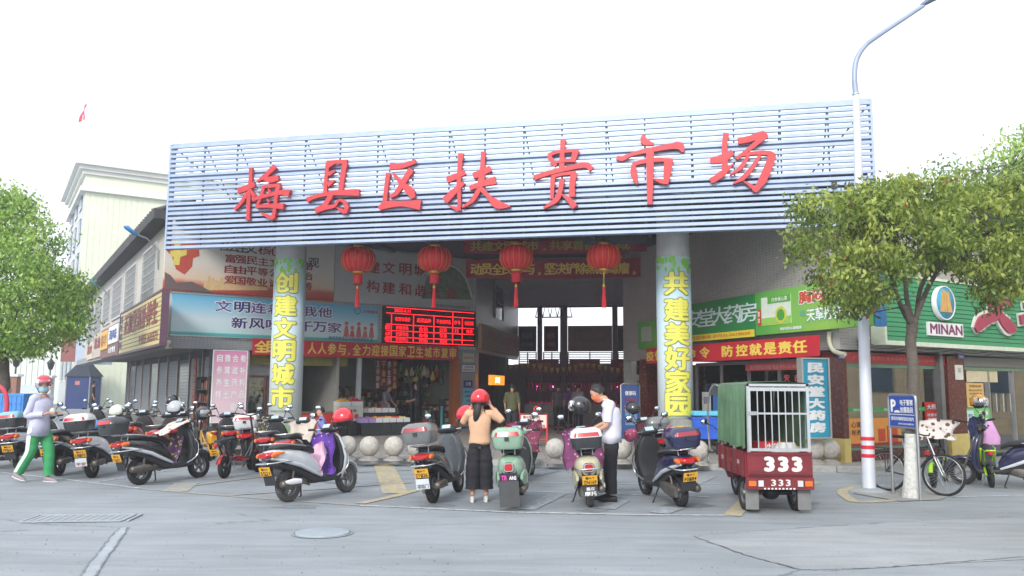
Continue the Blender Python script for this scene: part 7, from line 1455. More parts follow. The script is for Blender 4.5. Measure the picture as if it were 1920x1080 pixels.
for i in range(13): rows.append([(.98 + .02 * math.sin(i * 2), -hw + .05 + (2 * hw - .1) * i / 12, .9), (1.0, -hw + .05 + (2 * hw - .1) * i / 12, 1.72)])
b.add([p for r_ in rows for p in r_], [(i * 2, i * 2 + 2, i * 2 + 3, i * 2 + 1) for i in range(12)], True); b.build('added_shade_sheet', mat('shade_sheet_dark', (60, 66, 62), .9, var=.3), tr)  # dark sheet added across the front to darken the cage interior
# goods in the cage, front end
o = MB().box(0, .5, 0, .26, 0, .42).build('carton', mat('carton_red', (190, 44, 50), .5), None, (3.5, 11.85, .545), (0, 0, .1)); tag(o, 'flat red carton lying inside the tricycle cage', 'carton'); text('水果', .1, .3, .33, .4, WHT, o, y=-.004, bold=.03)
o = MB().loft([(0, 0, 0, .2, .12), (.3, 0, 0, .2, .12), (.42, .02, 0, .12, .08)], 'z', 14).build('white_sack', mat('sack_white', (206, 206, 204), .8, var=.15), None, (3.85, 11.8, .545)); tag(o, 'white sack lying inside the tricycle cage', 'sack')
b = MB(); b.tube([(1.75, .05, .25), (1.6, .05, .75)], .022, 8).tube([(1.75, -.05, .25), (1.6, -.05, .75)], .022, 8).tube([(1.6, 0, .7), (1.5, 0, 1.02)], .025, 8); b.build('fork', DARKM, tr)
MB().loft([(1.1, 0, .5, .16, .12), (1.3, 0, .45, .17, .1), (1.5, 0, .4, .12, .06)], 'x', 14, 3).build('engine_cover', RT, tr)
MB().loft([(.3, 1.55, 0, .12, .2), (.6, 1.62, 0, .1, .3), (.85, 1.58, 0, .07, .3), (1.0, 1.54, 0, .05, .15)], 'z', 18, 3).build('front_shield', RT, tr)
MB().loft([(1.08, 0, .82, .14, .03), (1.15, 0, .84, .17, .05), (1.4, 0, .83, .13, .05), (1.48, 0, .8, .08, .02)], 'x', 14).build('seat', SEATM, tr)
MB().tube([(1.42, .36, 1.03), (1.5, .2, 1.02), (1.52, 0, 1.0), (1.5, -.2, 1.02), (1.42, -.36, 1.03)], .014, 8).build('handlebar', BLACKP, tr)
for sy in (1, -1): MB().tube(catmull([(1.06, sy * .46, 1.76), (1.3, sy * .46, 1.76), (1.6, sy * .46, 1.62), (1.78, sy * .45, 1.2), (1.8, sy * .42, .7)], 4), .016, 8).build('canopy_hoop', FRS, tr); mirror(tr, sy * .55, 1.0, 1.6, 1.1, .15)
MB().add([(1.05, -.46, 1.79), (1.05, .46, 1.79), (1.4, .46, 1.79), (1.4, -.46, 1.79), (1.65, .46, 1.6), (1.65, -.46, 1.6)], [(0, 1, 2, 3), (3, 2, 4, 5)]).build('canopy_sheet', mat('canopy_sheet', (170, 176, 182), .5), tr)
MB().tube([(1.05, .56, .55), (1.35, .56, .55), (1.35, .56, .75), (1.05, .56, .75)], .012, 6).build('step_bar', FRS, tr)
g3 = MB().box(0, 1.3, 0, .003, 0, .01).build('lettering_strip', RT, tr, (1.0, hw + .024, .55), (0, 0, -PI))
g3.rotation_euler = (0, 0, PI); text('客货', .15, .3, .1, .17, tx, g3, y=-.004, bold=.04); text('车辆', .95, 1.15, .1, .17, tx, g3, y=-.004, bold=.04); text('力 帆', .5, .75, .1, .17, mat('orange_mark', (206, 80, 40), .5), g3, y=-.004, bold=.04)
# ================================================================== people
def skinmesh(verts, edges, levels=2):
    me = bpy.data.meshes.new('t'); ks = list(verts); me.from_pydata([verts[k][0] for k in ks], [(ks.index(a), ks.index(c)) for a, c in edges], [])
    o = bpy.data.objects.new('t', me); COL.objects.link(o); o.modifiers.new('s', 'SKIN'); sv = me.skin_vertices[0].data
    for i, k in enumerate(ks): r = verts[k][1]; sv[i].radius = r if isinstance(r, tuple) else (r, r); sv[i].use_root = (i == 0)
    o.modifiers.new('u', 'SUBSURF').levels = levels
    m2 = bpy.data.meshes.new_from_object(o.evaluated_get(bpy.context.evaluated_depsgraph_get())); bpy.data.objects.remove(o)
    vs = [tuple(v.co) for v in m2.vertices]; fs = [tuple(p.vertices) for p in m2.polygons]; bpy.data.meshes.remove(m2); return vs, fs
SKIN = mat('skin', (196, 150, 126), .6, var=.06, scale=12); HAIR = mat('hair_black', (28, 26, 28), .55, var=.2, scale=30, bump=.3, bscale=60); EYE = mat('eye_dark', (30, 24, 22), .3, var=0)
def V3(p): return Vector(p)
def hand(b, wr, d, up, curl=.6, s=1.0):
    """palm and five bent fingers at wrist wr pointing along d; up = back of the hand"""
    wr = V3(wr); d = V3(d).normalized(); up = V3(up); up = (up - d * up.dot(d)).normalized(); sd = d.cross(up)
    rs = []
    for f, w_, h_ in ((-.01, .026, .018), (.02, .034, .016), (.06, .042, .014), (.085, .040, .012)):
        c = wr + d * f * s; rs.append([c + sd * w_ * s * math.cos(a) + up * h_ * s * math.sin(a) for a in (2 * PI * i / 10 for i in range(10))])
    b.rings(rs)
    for i, L_ in enumerate((.068, .078, .072, .056)):
        o = wr + d * .08 * s + sd * (-.03 + .02 * i) * s; a1, a2 = curl * .5, curl * 1.2; p1 = o + (d * math.cos(a1) - up * math.sin(a1)) * L_ * .5 * s; p2 = p1 + (d * math.cos(a2) - up * math.sin(a2)) * L_ * .55 * s
        b.tube([o - d * .015, o, p1, p2], [.0085 * s, .009 * s, .008 * s, .006 * s], 6)
    o = wr + d * .025 * s - sd * .03 * s; p1 = o + (d * .7 - sd * .7).normalized() * .035 * s; p2 = p1 + (d * .9 - sd * .2 - up * .4).normalized() * .03 * s; b.tube([o, p1, p2], [.011 * s, .010 * s, .007 * s], 6)
def person(loc, rz, label, J, s=1.0, top=None, pants=None, shoe=None, sleeve=.5, hair='short', headrot=(0, 0, 0), mask=None, hem=.84, wide=.0, legcut=.1, hands=None, name='person', girth=1.0, stripe=None, open_coat=False, belt=None):
    t = empty(name, loc, rz, label, 'person'); t.scale = (s, s, s)
    D_ = dict(pel=(0, 0, .94), wai=(0, 0, 1.08), che=(0, 0, 1.27), nkb=(0, 0, 1.41), nek=(.01, 0, 1.47), shl=(0, .165, 1.37), shr=(0, -.165, 1.37), ell=(-.02, .22, 1.10), elr=(-.02, -.22, 1.10), wrl=(.06, .22, .88), wrr=(.06, -.22, .88),
              hil=(0, .09, .90), hir=(0, -.09, .90), knl=(.02, .1, .49), knr=(.02, -.1, .49), anl=(0, .1, .09), anr=(0, -.1, .09), hed=(.03, 0, 1.60))
    D_.update(J); J = D_
    g = girth
    V = dict(pel=(J['pel'], (.13 * g, .10)), wai=(J['wai'], (.115 * g, .09)), che=(J['che'], (.13 * g, .10)), nkb=(J['nkb'], .075), nek=(J['nek'], .052),
             shl=(J['shl'], .052), shr=(J['shr'], .052), ell=(J['ell'], .04), elr=(J['elr'], .04), wrl=(J['wrl'], .027), wrr=(J['wrr'], .027), hil=(J['hil'], .085), hir=(J['hir'], .085), knl=(J['knl'], .055), knr=(J['knr'], .055), anl=(J['anl'], .038), anr=(J['anr'], .038))
    vs, fs = skinmesh(V, [('pel', 'wai'), ('wai', 'che'), ('che', 'nkb'), ('nkb', 'nek'), ('che', 'shl'), ('che', 'shr'), ('shl', 'ell'), ('ell', 'wrl'), ('shr', 'elr'), ('elr', 'wrr'), ('pel', 'hil'), ('pel', 'hir'), ('hil', 'knl'), ('knl', 'anl'), ('hir', 'knr'), ('knr', 'anr')])
    b = MB(); b.add(vs, fs, True); H = V3(J['hed'])
    b.T = Matrix.Translation(H) @ Euler(headrot).to_matrix().to_4x4()
    b.loft([(-.135, .02, 0, .035, .035), (-.115, .035, 0, .05, .045), (-.08, .025, 0, .07, .058), (-.03, .012, 0, .086, .068), (.02, .005, 0, .094, .074), (.06, 0, 0, .09, .072), (.095, -.008, 0, .07, .057), (.115, -.012, 0, .03, .028)], 'z', 20, 2.1)
    b.loft([(-.045, .098, 0, .016, .016), (-.03, .105, 0, .014, .013), (.01, .095, 0, .01, .008)], 'z', 8)
    for sy in (1, -1): b.ball((-.005, sy * .076, -.015), .022, 8, 6, (.8, .4, 1.3))
    b.m = 1
    for sy in (1, -1): b.ball((.088, sy * .03, .008), .009, 8, 6, (.6, 1.5, .8)); b.tube([(.088, sy * .018, .03), (.084, sy * .045, .03)], .004, 5)
    b.m = 2; b.tube([(.088, -.022, -.078), (.094, 0, -.08), (.088, .022, -.078)], .005, 6); b.m = 0
    b.T = Matrix.Translation(V3(J['nek'])) ; b.T = None
    b.tube([J['nkb'], J['nek'], H + V3((-.01, 0, -.07))], [.06, .05, .048], 12)
    for k, w_, e_ in (('l', 'wrl', 'ell'), ('r', 'wrr', 'elr')):
        hd = (hands or {}).get(k); d = V3(J[w_]) - V3(J[e_])
        if hd: hand(b, J[w_], hd[0], hd[1], hd[2])
        else: hand(b, J[w_], d, (0, 1 if k == 'l' else -1, .1), .5)
    body = b.build('body', [SKIN, EYE, mat('lip', (150, 84, 78), .5)], t)
    # shirt: torso plus sleeves
    P = {k: V3(v) for k, v in J.items()}
    if top:
        b = MB(); hp = P['pel'] + (P['pel'] - P['wai']) * ((.94 - hem) / .14); fl = .024 if hem < .8 else .008; secs = [(hp, (.13 + fl) * g, (.175 + fl) * g), (P['pel'], .128 * g, .172 * g), (P['wai'], .12 * g, .158 * g), (P['che'] - V3((0, 0, .05)), .128 * g, .178 * g), (P['che'] + V3((0, 0, .06)), .12, .185), (P['nkb'] - V3((0, 0, .035)), .085, .14), (P['nkb'] + V3((0, 0, .015)), .06, .068), (P['nkb'] + V3((.005, 0, .035)), .056, .058)]
        rs = []
        for i, (c, hx, hy) in enumerate(secs):
            ring = []
            for k in range(24):
                a = 2 * PI * k / 24; wr_ = 1 + (.03 * math.sin(a * 5 + i * 2.1) if i < 5 else 0); ring.append(c + V3((hx * wr_ * math.cos(a), hy * wr_ * math.sin(a), .012 * math.sin(a * 3 + i) if i == 0 else 0)))
            rs.append(ring)
        inner = [[c_ + (q - c_) * .93 for q in rs[0]] for c_ in [secs[0][0] + V3((0, 0, .03))]]
        b.rings(inner + rs, caps=False)
        for sh, el, wr in (('shl', 'ell', 'wrl'), ('shr', 'elr', 'wrr')):
            a, c, e = P[sh], P[el], P[wr]; st = a + (P['che'] + V3((0, 0, .08)) - a) * .35
            pts = [st, a, a + (c - a) * .5, c] if sleeve >= .5 else [st, a, a + (c - a) * sleeve * 2]
            rad = [.075, .068, .06, .056][:len(pts)]
            if sleeve > .55: pts += [c + (e - c) * .5, c + (e - c) * min(1, (sleeve - .5) * 2)]; rad += [.05, .046]
            elif sleeve == .5: rad[-1] = .066
            n_ = len(pts); pts2 = catmull([tuple(p) + (r_,) for p, r_ in zip(pts, rad)], 4); b.tube([p[:3] for p in pts2], [p[3] * (1 + .05 * math.sin(i * 1.9)) for i, p in enumerate(pts2)], 12)
        b.build('shirt', top, t)
        MB().tube([P['nkb'] + V3((.055 * math.cos(2 * PI * k / 12) + .005, .06 * math.sin(2 * PI * k / 12), .04 + .008 * math.cos(2 * PI * k / 12))) for k in range(12)], .013, 6, closed=True).build('collar', top, t)
    if pants:
        b = MB(); rs = []
        for (z, hx, hy) in ((.07, .098 * g, .135 * g), (.0, .112 * g, .152 * g), (-.08, .13 * g, .172 * g)):
            rs.append([P['pel'] + V3((hx * math.cos(2 * PI * k / 20), hy * math.sin(2 * PI * k / 20), z)) for k in range(20)])
        b.rings(rs)
        for hi, kn, an in (('hil', 'knl', 'anl'), ('hir', 'knr', 'anr')):
            a, c, e = P[hi], P[kn], P[an]; end = c + (e - c) * (1 - legcut); sgn = 1 if hi == 'hil' else -1
            q = catmull([tuple(a + V3((0, -sgn * .012, .0))) + (.088 * g,), tuple(a + (c - a) * .3) + (.098 * g,), tuple(a + (c - a) * .6) + (.088 + wide * .6,), tuple(c) + (.074 + wide,), tuple(c + (end - c) * .5) + (.068 + wide,), tuple(end) + (.064 + wide * 1.15,)], 6)
            b.tube([p[:3] for p in q], [p[3] * (1 + .035 * math.sin(i * 1.3)) for i, p in enumerate(q)], 14)
        b.build('trousers', pants, t)
        if stripe:
            b = MB(); sg = -1
            for hi, kn, an in (('hir', 'knr', 'anr'),):
                a, c, e = P[hi], P[kn], P[an]; end = c + (e - c) * (1 - legcut)
                q = catmull([tuple(a) + (.108 * g,), tuple(a + (c - a) * .5) + (.095 + wide * .5,), tuple(c) + (.078 + wide,), tuple(c + (end - c) * .5) + (.072 + wide,), tuple(end) + (.067 + wide * 1.15,)], 6)
                for i in range(len(q) - 1):
                    p0, p1 = V3(q[i][:3]), V3(q[i + 1][:3]); r0, r1 = q[i][3] * 1.03, q[i + 1][3] * 1.03
                    def rim(p, r, a_): return p + V3((r * math.sin(a_), -r * math.cos(a_), 0))
                    b.add([rim(p0, r0, -.4), rim(p0, r0, .0), rim(p0, r0, .4), rim(p1, r1, .4), rim(p1, r1, 0), rim(p1, r1, -.4)], [(0, 1, 4, 5), (1, 2, 3, 4)], True)
            b.build('stripe', stripe, t)
    for an, kn in (('anl', 'knl'), ('anr', 'knr')):
        a = P[an]; pitch_ = min(1.0, max(0, (a.z - .1) * 5)); b = MB(); b.T = Matrix.Translation(a) @ Matrix.Rotation(pitch_, 4, 'Y')
        b.loft([(-.075, 0, -.045, .02, .03), (-.06, 0, -.04, .034, .042), (.0, 0, -.04, .038, .045), (.08, 0, -.055, .043, .03), (.15, 0, -.065, .04, .022), (.18, 0, -.07, .02, .014)], 'x', 14, 2.6)
        so = b.build('shoe', shoe or BLACKP, t)
        b = MB(); b.T = Matrix.Translation(a) @ Matrix.Rotation(pitch_, 4, 'Y'); b.loft([(-.085, 0, -.08, .02, .008), (0, 0, -.083, .04, .008), (.14, 0, -.083, .044, .008), (.19, 0, -.082, .02, .007)], 'x', 12, 3); b.build('sole', WHITEP if shoe else BLACKP, so)
    HT = Matrix.Translation(H) @ Euler(headrot).to_matrix().to_4x4()
    if hair:
        b = MB(); b.T = HT; rs = []
        for i in range(8):
            a = R(4 + i * 15); z = .128 * math.cos(a); rs.append([(-.008 + .106 * math.sin(a) * math.cos(2 * PI * k / 22) - (.02 * max(0, math.cos(2 * PI * k / 22)) if i > 3 else 0), .088 * math.sin(a) * math.sin(2 * PI * k / 22), z + .005 + (max(0, math.cos(2 * PI * k / 22)) ** .6 * (i - 3) * .034 if i > 3 else 0)) for k in range(22)])
        b.rings(rs, caps=True)
        if hair == 'pony':
            b.loft([(.0, -.09, 0, .03, .035), (-.1, -.13, .01, .045, .06), (-.2, -.135, .025, .04, .062), (-.3, -.115, .04, .03, .045), (-.36, -.1, .045, .012, .02)], 'z', 12)
        if hair == 'bob': b.loft([(.06, -.03, 0, .09, .088), (-.06, -.05, 0, .075, .085), (-.14, -.06, 0, .055, .065)], 'z', 14)
        b.build('hair', HAIR, t)
    if mask:
        b = MB(); b.T = HT; rs = []
        for z, ox, w_ in ((-.115, .075, .05), (-.09, .1, .066), (-.05, .115, .074), (-.02, .108, .07)): rs.append([(ox * math.cos(a) + .0, w_ * 1.08 * math.sin(a), z) for a in (R(-80 + 20 * k) for k in range(9))])
        for i in range(3): b.add(rs[i] + rs[i + 1], [(k, k + 1, 9 + k + 1, 9 + k) for k in range(8)], True)
        for sy in (1, -1): b.tube([(.04, sy * .074, -.04), (0, sy * .082, -.01)], .003, 4)
        b.build('face_mask', mask, t)
    return t, HT
gG = G(66, 904); girl, HTg = person(gG, R(-14), 'girl in a red and clear helmet, pale lilac jacket and green striped trousers walking right', dict(pel=(0, 0, .95), che=(.02, 0, 1.28), shl=(.01, .165, 1.38), shr=(.01, -.165, 1.38),
    ell=(-.04, .2, 1.12), wrl=(.2, .12, 1.13), elr=(-.07, -.2, 1.10), wrr=(.19, -.12, 1.12), hil=(.01, .085, .90), hir=(0, -.085, .90), knl=(.15, .09, .50), anl=(.17, .09, .09), knr=(-.05, -.09, .50), anr=(-.27, -.09, .15)), s=1.06,
    top=mat('jacket_lilac', (190, 192, 214), .75, var=.12, scale=5, bump=.2, bscale=12), pants=mat('trousers_green', (52, 150, 92), .75, var=.12, scale=6), shoe=mat('shoe_grey', (150, 140, 144), .7), sleeve=.98, hair='bob', headrot=(0, .12, -.75), mask=mat('mask_blue', (150, 206, 222), .8, var=.03), hem=.74, wide=.012, legcut=.06, hands={'l': ((.3, -.1, .1), (0, .3, 1), 1.0), 'r': ((.3, .1, .15), (0, -.3, 1), 1.0)}, stripe=mat('stripe_white', (214, 226, 222), .7), girth=1.02)
RCL = mat('helmet_pinkred', (190, 50, 66), .25, coat=.6)
def worn_helmet(t, HT, m, sc, label, visor=None, off=(-.005, 0, .03), trim=None):
    mw = Matrix.LocRotScale(t.location, t.rotation_euler, t.scale) @ HT @ Matrix.Translation(V3(off)); loc, q, sc_ = mw.decompose(); h = helmet(loc, 0, m, label, visor, s=sc, trim=trim); h.rotation_euler = q.to_euler(); return h
worn_helmet(girl, HTg, RCL, 1.16, 'red helmet with a clear visor worn by the girl in green trousers', glass_mat('visor_clearer', (.88, .9, .94), .06, .12), trim=RCL)
def wpt(t, p): return Matrix.LocRotScale(t.location, t.rotation_euler, t.scale) @ V3(p)
o = MB().loft([(0, 0, 0, .03, .02), (.05, 0, 0, .05, .03), (.1, 0, 0, .045, .03), (.13, 0, 0, .02, .015)], 'z', 10).build('paper_bag', mat('snack_bag', (206, 200, 190), .7), None, wpt(girl, (.26, -.02, 1.1))); tag(o, 'small pale snack bag held by the girl in green trousers', 'bag')
WW, HTw = person(G(898, 941), R(92), 'woman in beige top and wide black trousers, seen from behind, raising hands to her helmet', dict(pel=(0, 0, .95), che=(0, 0, 1.27), shl=(0, .165, 1.38), shr=(0, -.165, 1.38), ell=(.12, .27, 1.24), wrl=(.1, .13, 1.5), elr=(.04, -.36, 1.27), wrr=(.05, -.165, 1.52),
    hil=(0, .085, .90), hir=(0, -.085, .90), knl=(0, .10, .49), anl=(0, .105, .09), knr=(.02, -.10, .49), anr=(.04, -.115, .09), hed=(.03, 0, 1.59)), s=.945, top=mat('top_beige', (206, 166, 136), .85, var=.08, scale=8, bump=.2, bscale=14), pants=mat('trousers_black', (30, 30, 38), .85, var=.15), shoe=mat('shoe_white', (206, 206, 206), .6), sleeve=.88, hair='pony', headrot=(0, .1, -.15), hem=.90, wide=.045, legcut=.28,
    hands={'l': ((-.05, -.3, .75), (.4, .5, 0), .9), 'r': ((-.1, .35, .75), (-.5, -.5, 0), .9)}, girth=1.0)
worn_helmet(WW, HTw, HRED, 1.22, 'glossy red helmet being put on by the woman in beige')
man, HTm = person(G(1146, 940), R(168), 'man in white polo shirt, black trousers and orange mask bending over the cream scooter', dict(pel=(-.02, 0, .95), wai=(-.03, 0, 1.08), che=(-.01, 0, 1.27), nkb=(.05, 0, 1.41), nek=(.09, 0, 1.47), shl=(.0, .175, 1.37), shr=(.02, -.17, 1.37), ell=(.03, .225, 1.09), wrl=(.26, .14, .96), elr=(.1, -.23, 1.11), wrr=(.33, -.12, 1.0),
    hil=(-.02, .09, .90), hir=(-.02, -.09, .90), knl=(-.01, .095, .49), anl=(-.02, .10, .09), knr=(.03, -.095, .49), anr=(.08, -.10, .09), hed=(.19, 0, 1.555)), s=1.05, top=mat('polo_white', (214, 214, 230), .8, var=.12, scale=7, bump=.2, bscale=10), pants=mat('trousers_black', (30, 30, 38), .85, var=.15), sleeve=.42, hair='short', headrot=(0, .55, 0), mask=mat('mask_orange', (226, 120, 70), .8, var=.05), hem=.82, wide=.012, legcut=.08, girth=1.08,
    hands={'l': ((.3, -.15, -.08), (0, .4, 1), .7), 'r': ((.3, .0, -.1), (0, -.3, 1), .7)})
q = PL.at(PL.shift(.9).hit(721, 760)[0], COLZ, .9)
person(q, R(-20), 'stall keeper in a grey-mauve shirt and dark apron reaching over the fruit crates', dict(che=(.05, 0, 1.25), nkb=(.1, 0, 1.38), nek=(.12, 0, 1.44), hed=(.16, 0, 1.55), shl=(.06, .16, 1.34), shr=(.06, -.16, 1.34), ell=(.16, .2, 1.1), wrl=(.38, .1, .95), elr=(.12, -.2, 1.08), wrr=(.3, -.12, .86)), s=.98, top=mat('shirt_mauve', (140, 134, 150), .8), pants=mat('trousers_black', (30, 30, 38), .85), hair='bob', headrot=(0, .4, 0), sleeve=.45)
q = PL.at(PL.shift(.15).hit(783, 770)[0], COLZ, .15)
person(q, R(170), 'shopper dressed all in black choosing goods in the fruit shop', dict(ell=(.06, .2, 1.12), wrl=(.3, .12, 1.08), elr=(.05, -.2, 1.12), wrr=(.28, -.1, 1.06)), s=1.0, top=mat('tshirt_black', (34, 36, 44), .8), pants=mat('trousers_black', (30, 30, 38), .85), hair='bob', sleeve=.42)
bq = G(600, 880); person(bq, R(200), 'small boy with black hair and a blue and white shirt behind the silver scooter', {}, s=.74, top=mat('boy_shirt', (120, 126, 190), .8, var=.3, scale=10), pants=mat('boy_trousers', (70, 74, 96), .8), hair='short', sleeve=.5)
for k, (px, yy, c, rz, lab) in enumerate(((960, 26, (88, 90, 62), 80, 'shopper in an olive shirt walking into the hall'), (1047, 31, (96, 90, 104), 95, 'shopper in a grey top at the meat stalls, left of the pair'), (1084, 30.5, (150, 146, 150), 60, 'shopper in a pale grey top at the meat stalls, right of the pair'), (1066, 33, (120, 80, 150), 100, 'shopper in a purple top farthest back at the meat stalls'), (172, 44, (60, 56, 60), 30, 'man in dark clothes standing by the end shopfronts beside the tent'))):
    q = D(px, 760, yy); person(Vector((q.x, q.y, COLZ)), R(rz), lab, {}, s=1.0, top=mat('hall_top%d' % k, c, .8), pants=mat('trousers_dark%d' % (k % 2), (40, 42, 52), .85), hair='short', sleeve=.5)
q = D(8, 760, 19); person(Vector((q.x, q.y, 0)), R(60), 'rider with a dark cap and grey jacket at the left edge of the frame', dict(), s=.98, top=mat('rider_grey', (110, 112, 110), .8), pants=mat('trousers_dark0', (40, 42, 52), .85), hair='short', sleeve=.9)
# ================================================================== street furniture
BALL = mat('granite_ball', (182, 179, 172), .65, var=.3, scale=14, bump=.2, bscale=80)
def bmake():
    t = bpy.data.objects.new('stone_ball_bollard', None); COL.objects.link(t)
    MB().ball((0, 0, .30), .215, 28, 18).build('ball', BALL, t); MB().lathe([(.001, .1), (.10, .1), (.12, .085), (.2, .03), (.22, .03), (.225, 0)], 24).build('base', mat('granite_base', (156, 152, 148), .8, var=.3, scale=10, bump=.3), t)
    return t
proto = None
bl = [(650, 862, 'between the silver scooter and the others, leftmost of the visible row'), (692, 863, 'second from the left in the visible row'), (738, 863, 'third from the left, nearest the grey top box'), (782, 864, 'just behind the dark grey scooter'), (990, 867, 'half hidden by the mint green scooter'), (1041, 868, 'alone between the mint and the cream scooter'), (1166, 869, 'behind the man in the white polo'), (1310, 872, 'between the navy scooter and the tricycle'), (1528, 869, 'left one of the pair beside the tricycle cage'), (1557, 869, 'right one of the pair beside the yellow plinth'), (604, 861, 'behind the red helmet of the silver scooter')]
for i, (px, py, lab) in enumerate(bl):
    q = G(px, py, COLZ)
    if proto is None: o = proto = bmake()
    else:
        o = proto.copy(); COL.objects.link(o)
        for ch in list(proto.children): c = ch.copy(); COL.objects.link(c); c.parent = o
    o.location = (q.x, q.y, COLZ); o.rotation_euler = (0, 0, random.uniform(0, 6)); tag(o, 'granite ball bollard ' + lab, 'bollard', 'granite ball bollards along the kerb')
# main lamp post
PY = 13.8; pb = G(1630, 921); LPM = mat('lamp_post_pale_blue', (214, 220, 232), .45, .2, var=.08, scale=2)
lp = empty('street_lamp', pb, 0, 'tall pale blue-white street lamp with a curved arm and three red tapes', 'street lamp')
def at(px, py): return D(px, py, pb.y) - pb
tpz = at(1605, 175)
MB().tube([(0, 0, 0), tuple(at(1622, 700)), tuple(at(1612, 400)), tuple(tpz)], [.112, .095, .078, .062], 12).build('pole', LPM, lp)
pts = catmull([tuple(at(*p)) for p in ((1605, 178), (1602, 145), (1606, 112), (1622, 86), (1648, 66), (1690, 38), (1732, 10))], 5); MB().tube([tuple(tpz), pts[0], pts[1]], [.066, .066, .052], 12).tube(pts, [.05 - .012 * i / len(pts) for i in range(len(pts))], 10).build('arm', mat('lamp_arm_grey', (150, 164, 188), .45, .2), lp)
hh = at(1750, -2); b = MB(); b.T = Matrix.Translation(hh) @ Matrix.Rotation(-.5, 4, 'Y'); b.loft([(-.25, 0, 0, .04, .03), (-.12, 0, .01, .1, .05), (.12, 0, .015, .13, .06), (.3, 0, .0, .09, .04), (.36, 0, -.01, .03, .02)], 'x', 16); b.build('lamp_head', mat('lamp_head_blue_grey', (96, 112, 140), .4), lp)
for (y, tilt_) in ((822, .0), (838, .02), (854, .1)): q = at(1630 - 8 * (921 - y) / 221, y); MB().lathe([(.112, -.03), (.114, 0), (.112, .03)], 14, c=(q.x, q.y, q.z)).build('red_tape', mat('tape_red', (206, 30, 50), .6), lp)
MB().lathe([(.001, .06), (.16, .06), (.3, .012), (.33, 0)], 20).build('footing', CONC3, lp)
tier = sheet('tree_pit_edge', gp([(1642, 913), (1600, 917), (1600, 926), (1640, 933), (1690, 941), (1765, 938), (1790, 925), (1720, 912)]), .012, mat('pit_concrete', (150, 152, 150), .9, var=.3, scale=4, bump=.4)); 
# parking sign
a, c = G(1677, 928), G(1724, 938); PSN = Plane(a.x, a.y, c.x - a.x, c.y - a.y); w_ = (c - a).length
ps = empty('parking_sign', a, PSN.ang, 'blue parking sign in a rounded steel frame reading P 电子警察 拍摄路段', 'sign')
zt2 = PSN.hit(1700, 741)[1]; zb2 = PSN.hit(1700, 802)[1]
MB().tube([(-.03, 0, 0)] + [tuple(p) for p in catmull([(-.03, 0, zt2 - .15), (-.03, 0, zt2 - .04), (.02, 0, zt2), (.2, 0, zt2 + .0)], 3)] + [tuple(p) for p in catmull([(w_ - .05, 0, zt2), (w_ + .01, 0, zt2 - .01), (w_ + .03, 0, zt2 - .06), (w_ + .03, 0, zt2 - .2)], 3)] + [(w_ + .03, 0, 0)], .024, 10).tube([(-.03, 0, zb2), (w_ + .03, 0, zb2)], .02, 8).build('frame', STEEL, ps)
pn = MB().box(-.01, w_ + .01, -.012, .012, zb2 + .01, zt2 - .02).build('panel', mat('sign_blue_panel', (36, 74, 168), .4, var=.04), ps); h_ = zt2 - zb2 - .03; z0 = zb2 + .01
text('P', .04, w_ * .28, z0 + h_ * .47, z0 + h_ * .9, WHT, pn, y=-.016, bold=.05); text('电子警察', w_ * .45, w_ * .97, z0 + h_ * .7, z0 + h_ * .9, WHT, pn, y=-.016, bold=.03); text('拍摄路段', w_ * .45, w_ * .97, z0 + h_ * .46, z0 + h_ * .66, WHT, pn, y=-.016, bold=.03)
MB().box(0, w_, -.018, -.0125, z0 + h_ * .39, z0 + h_ * .41).build('rule', WHT, pn); text('请将车辆停放在线内', .03, w_ * .97, z0 + h_ * .2, z0 + h_ * .33, WHT, pn, y=-.016, bold=.03); text('梅州市公安局交通警察支队', w_ * .35, w_ * .97, z0 + h_ * .07, z0 + h_ * .13, WHT, pn, y=-.016, bold=.01)
MB().prism([(w_ * .2, z0 + h_ * .46), (w_ * .42, z0 + h_ * .46), (w_ * .42, z0 + h_ * .5), (w_ * .36, z0 + h_ * .54), (w_ * .27, z0 + h_ * .54), (w_ * .2, z0 + h_ * .5)], -.017, -.013).build('car_pictogram', WHT, pn)
# pink vertical banner stand
o, w_, h_ = board('standing_banner', PL, 402, 461, 657, 792, ramp_mat('banner_pink', [(0, (226, 206, 216)), (.5, (222, 186, 202)), (.85, (210, 130, 170)), (1, (206, 100, 150))], 'Z', 0, 2.4), off=-1.1, th=.06, label='tall faded pink banner board with white characters left of the column', cat='banner', frame=WHITEP, fw=.02)
h_ = max(v.co.z for v in o.data.vertices if v.co.x < .01)
cols = ['肴补料品类', '合滋汤产副', '微茸生土食', '自参养特干']
for i, s_ in enumerate(cols):
    x1 = w_ * (.97 - i * .235)
    for j, ch in enumerate(s_[:5 - i // 2]): text(ch, x1 - w_ * .18, x1, h_ * (.84 - j * .17), h_ * (.95 - j * .17), WHT, o, y=-.006, bold=.03)
MB().tube([(.1, .06, h_ * .8), (.1, .5, -.6)], .02, 6).tube([(w_ - .1, .06, h_ * .8), (w_ - .1, .5, -.6)], .02, 6).tube([(.02, .03, 0), (.02, .03, -.7)], .02, 6).tube([(w_ - .02, .03, 0), (w_ - .02, .03, -.7)], .02, 6).build('leg', STEEL, o)
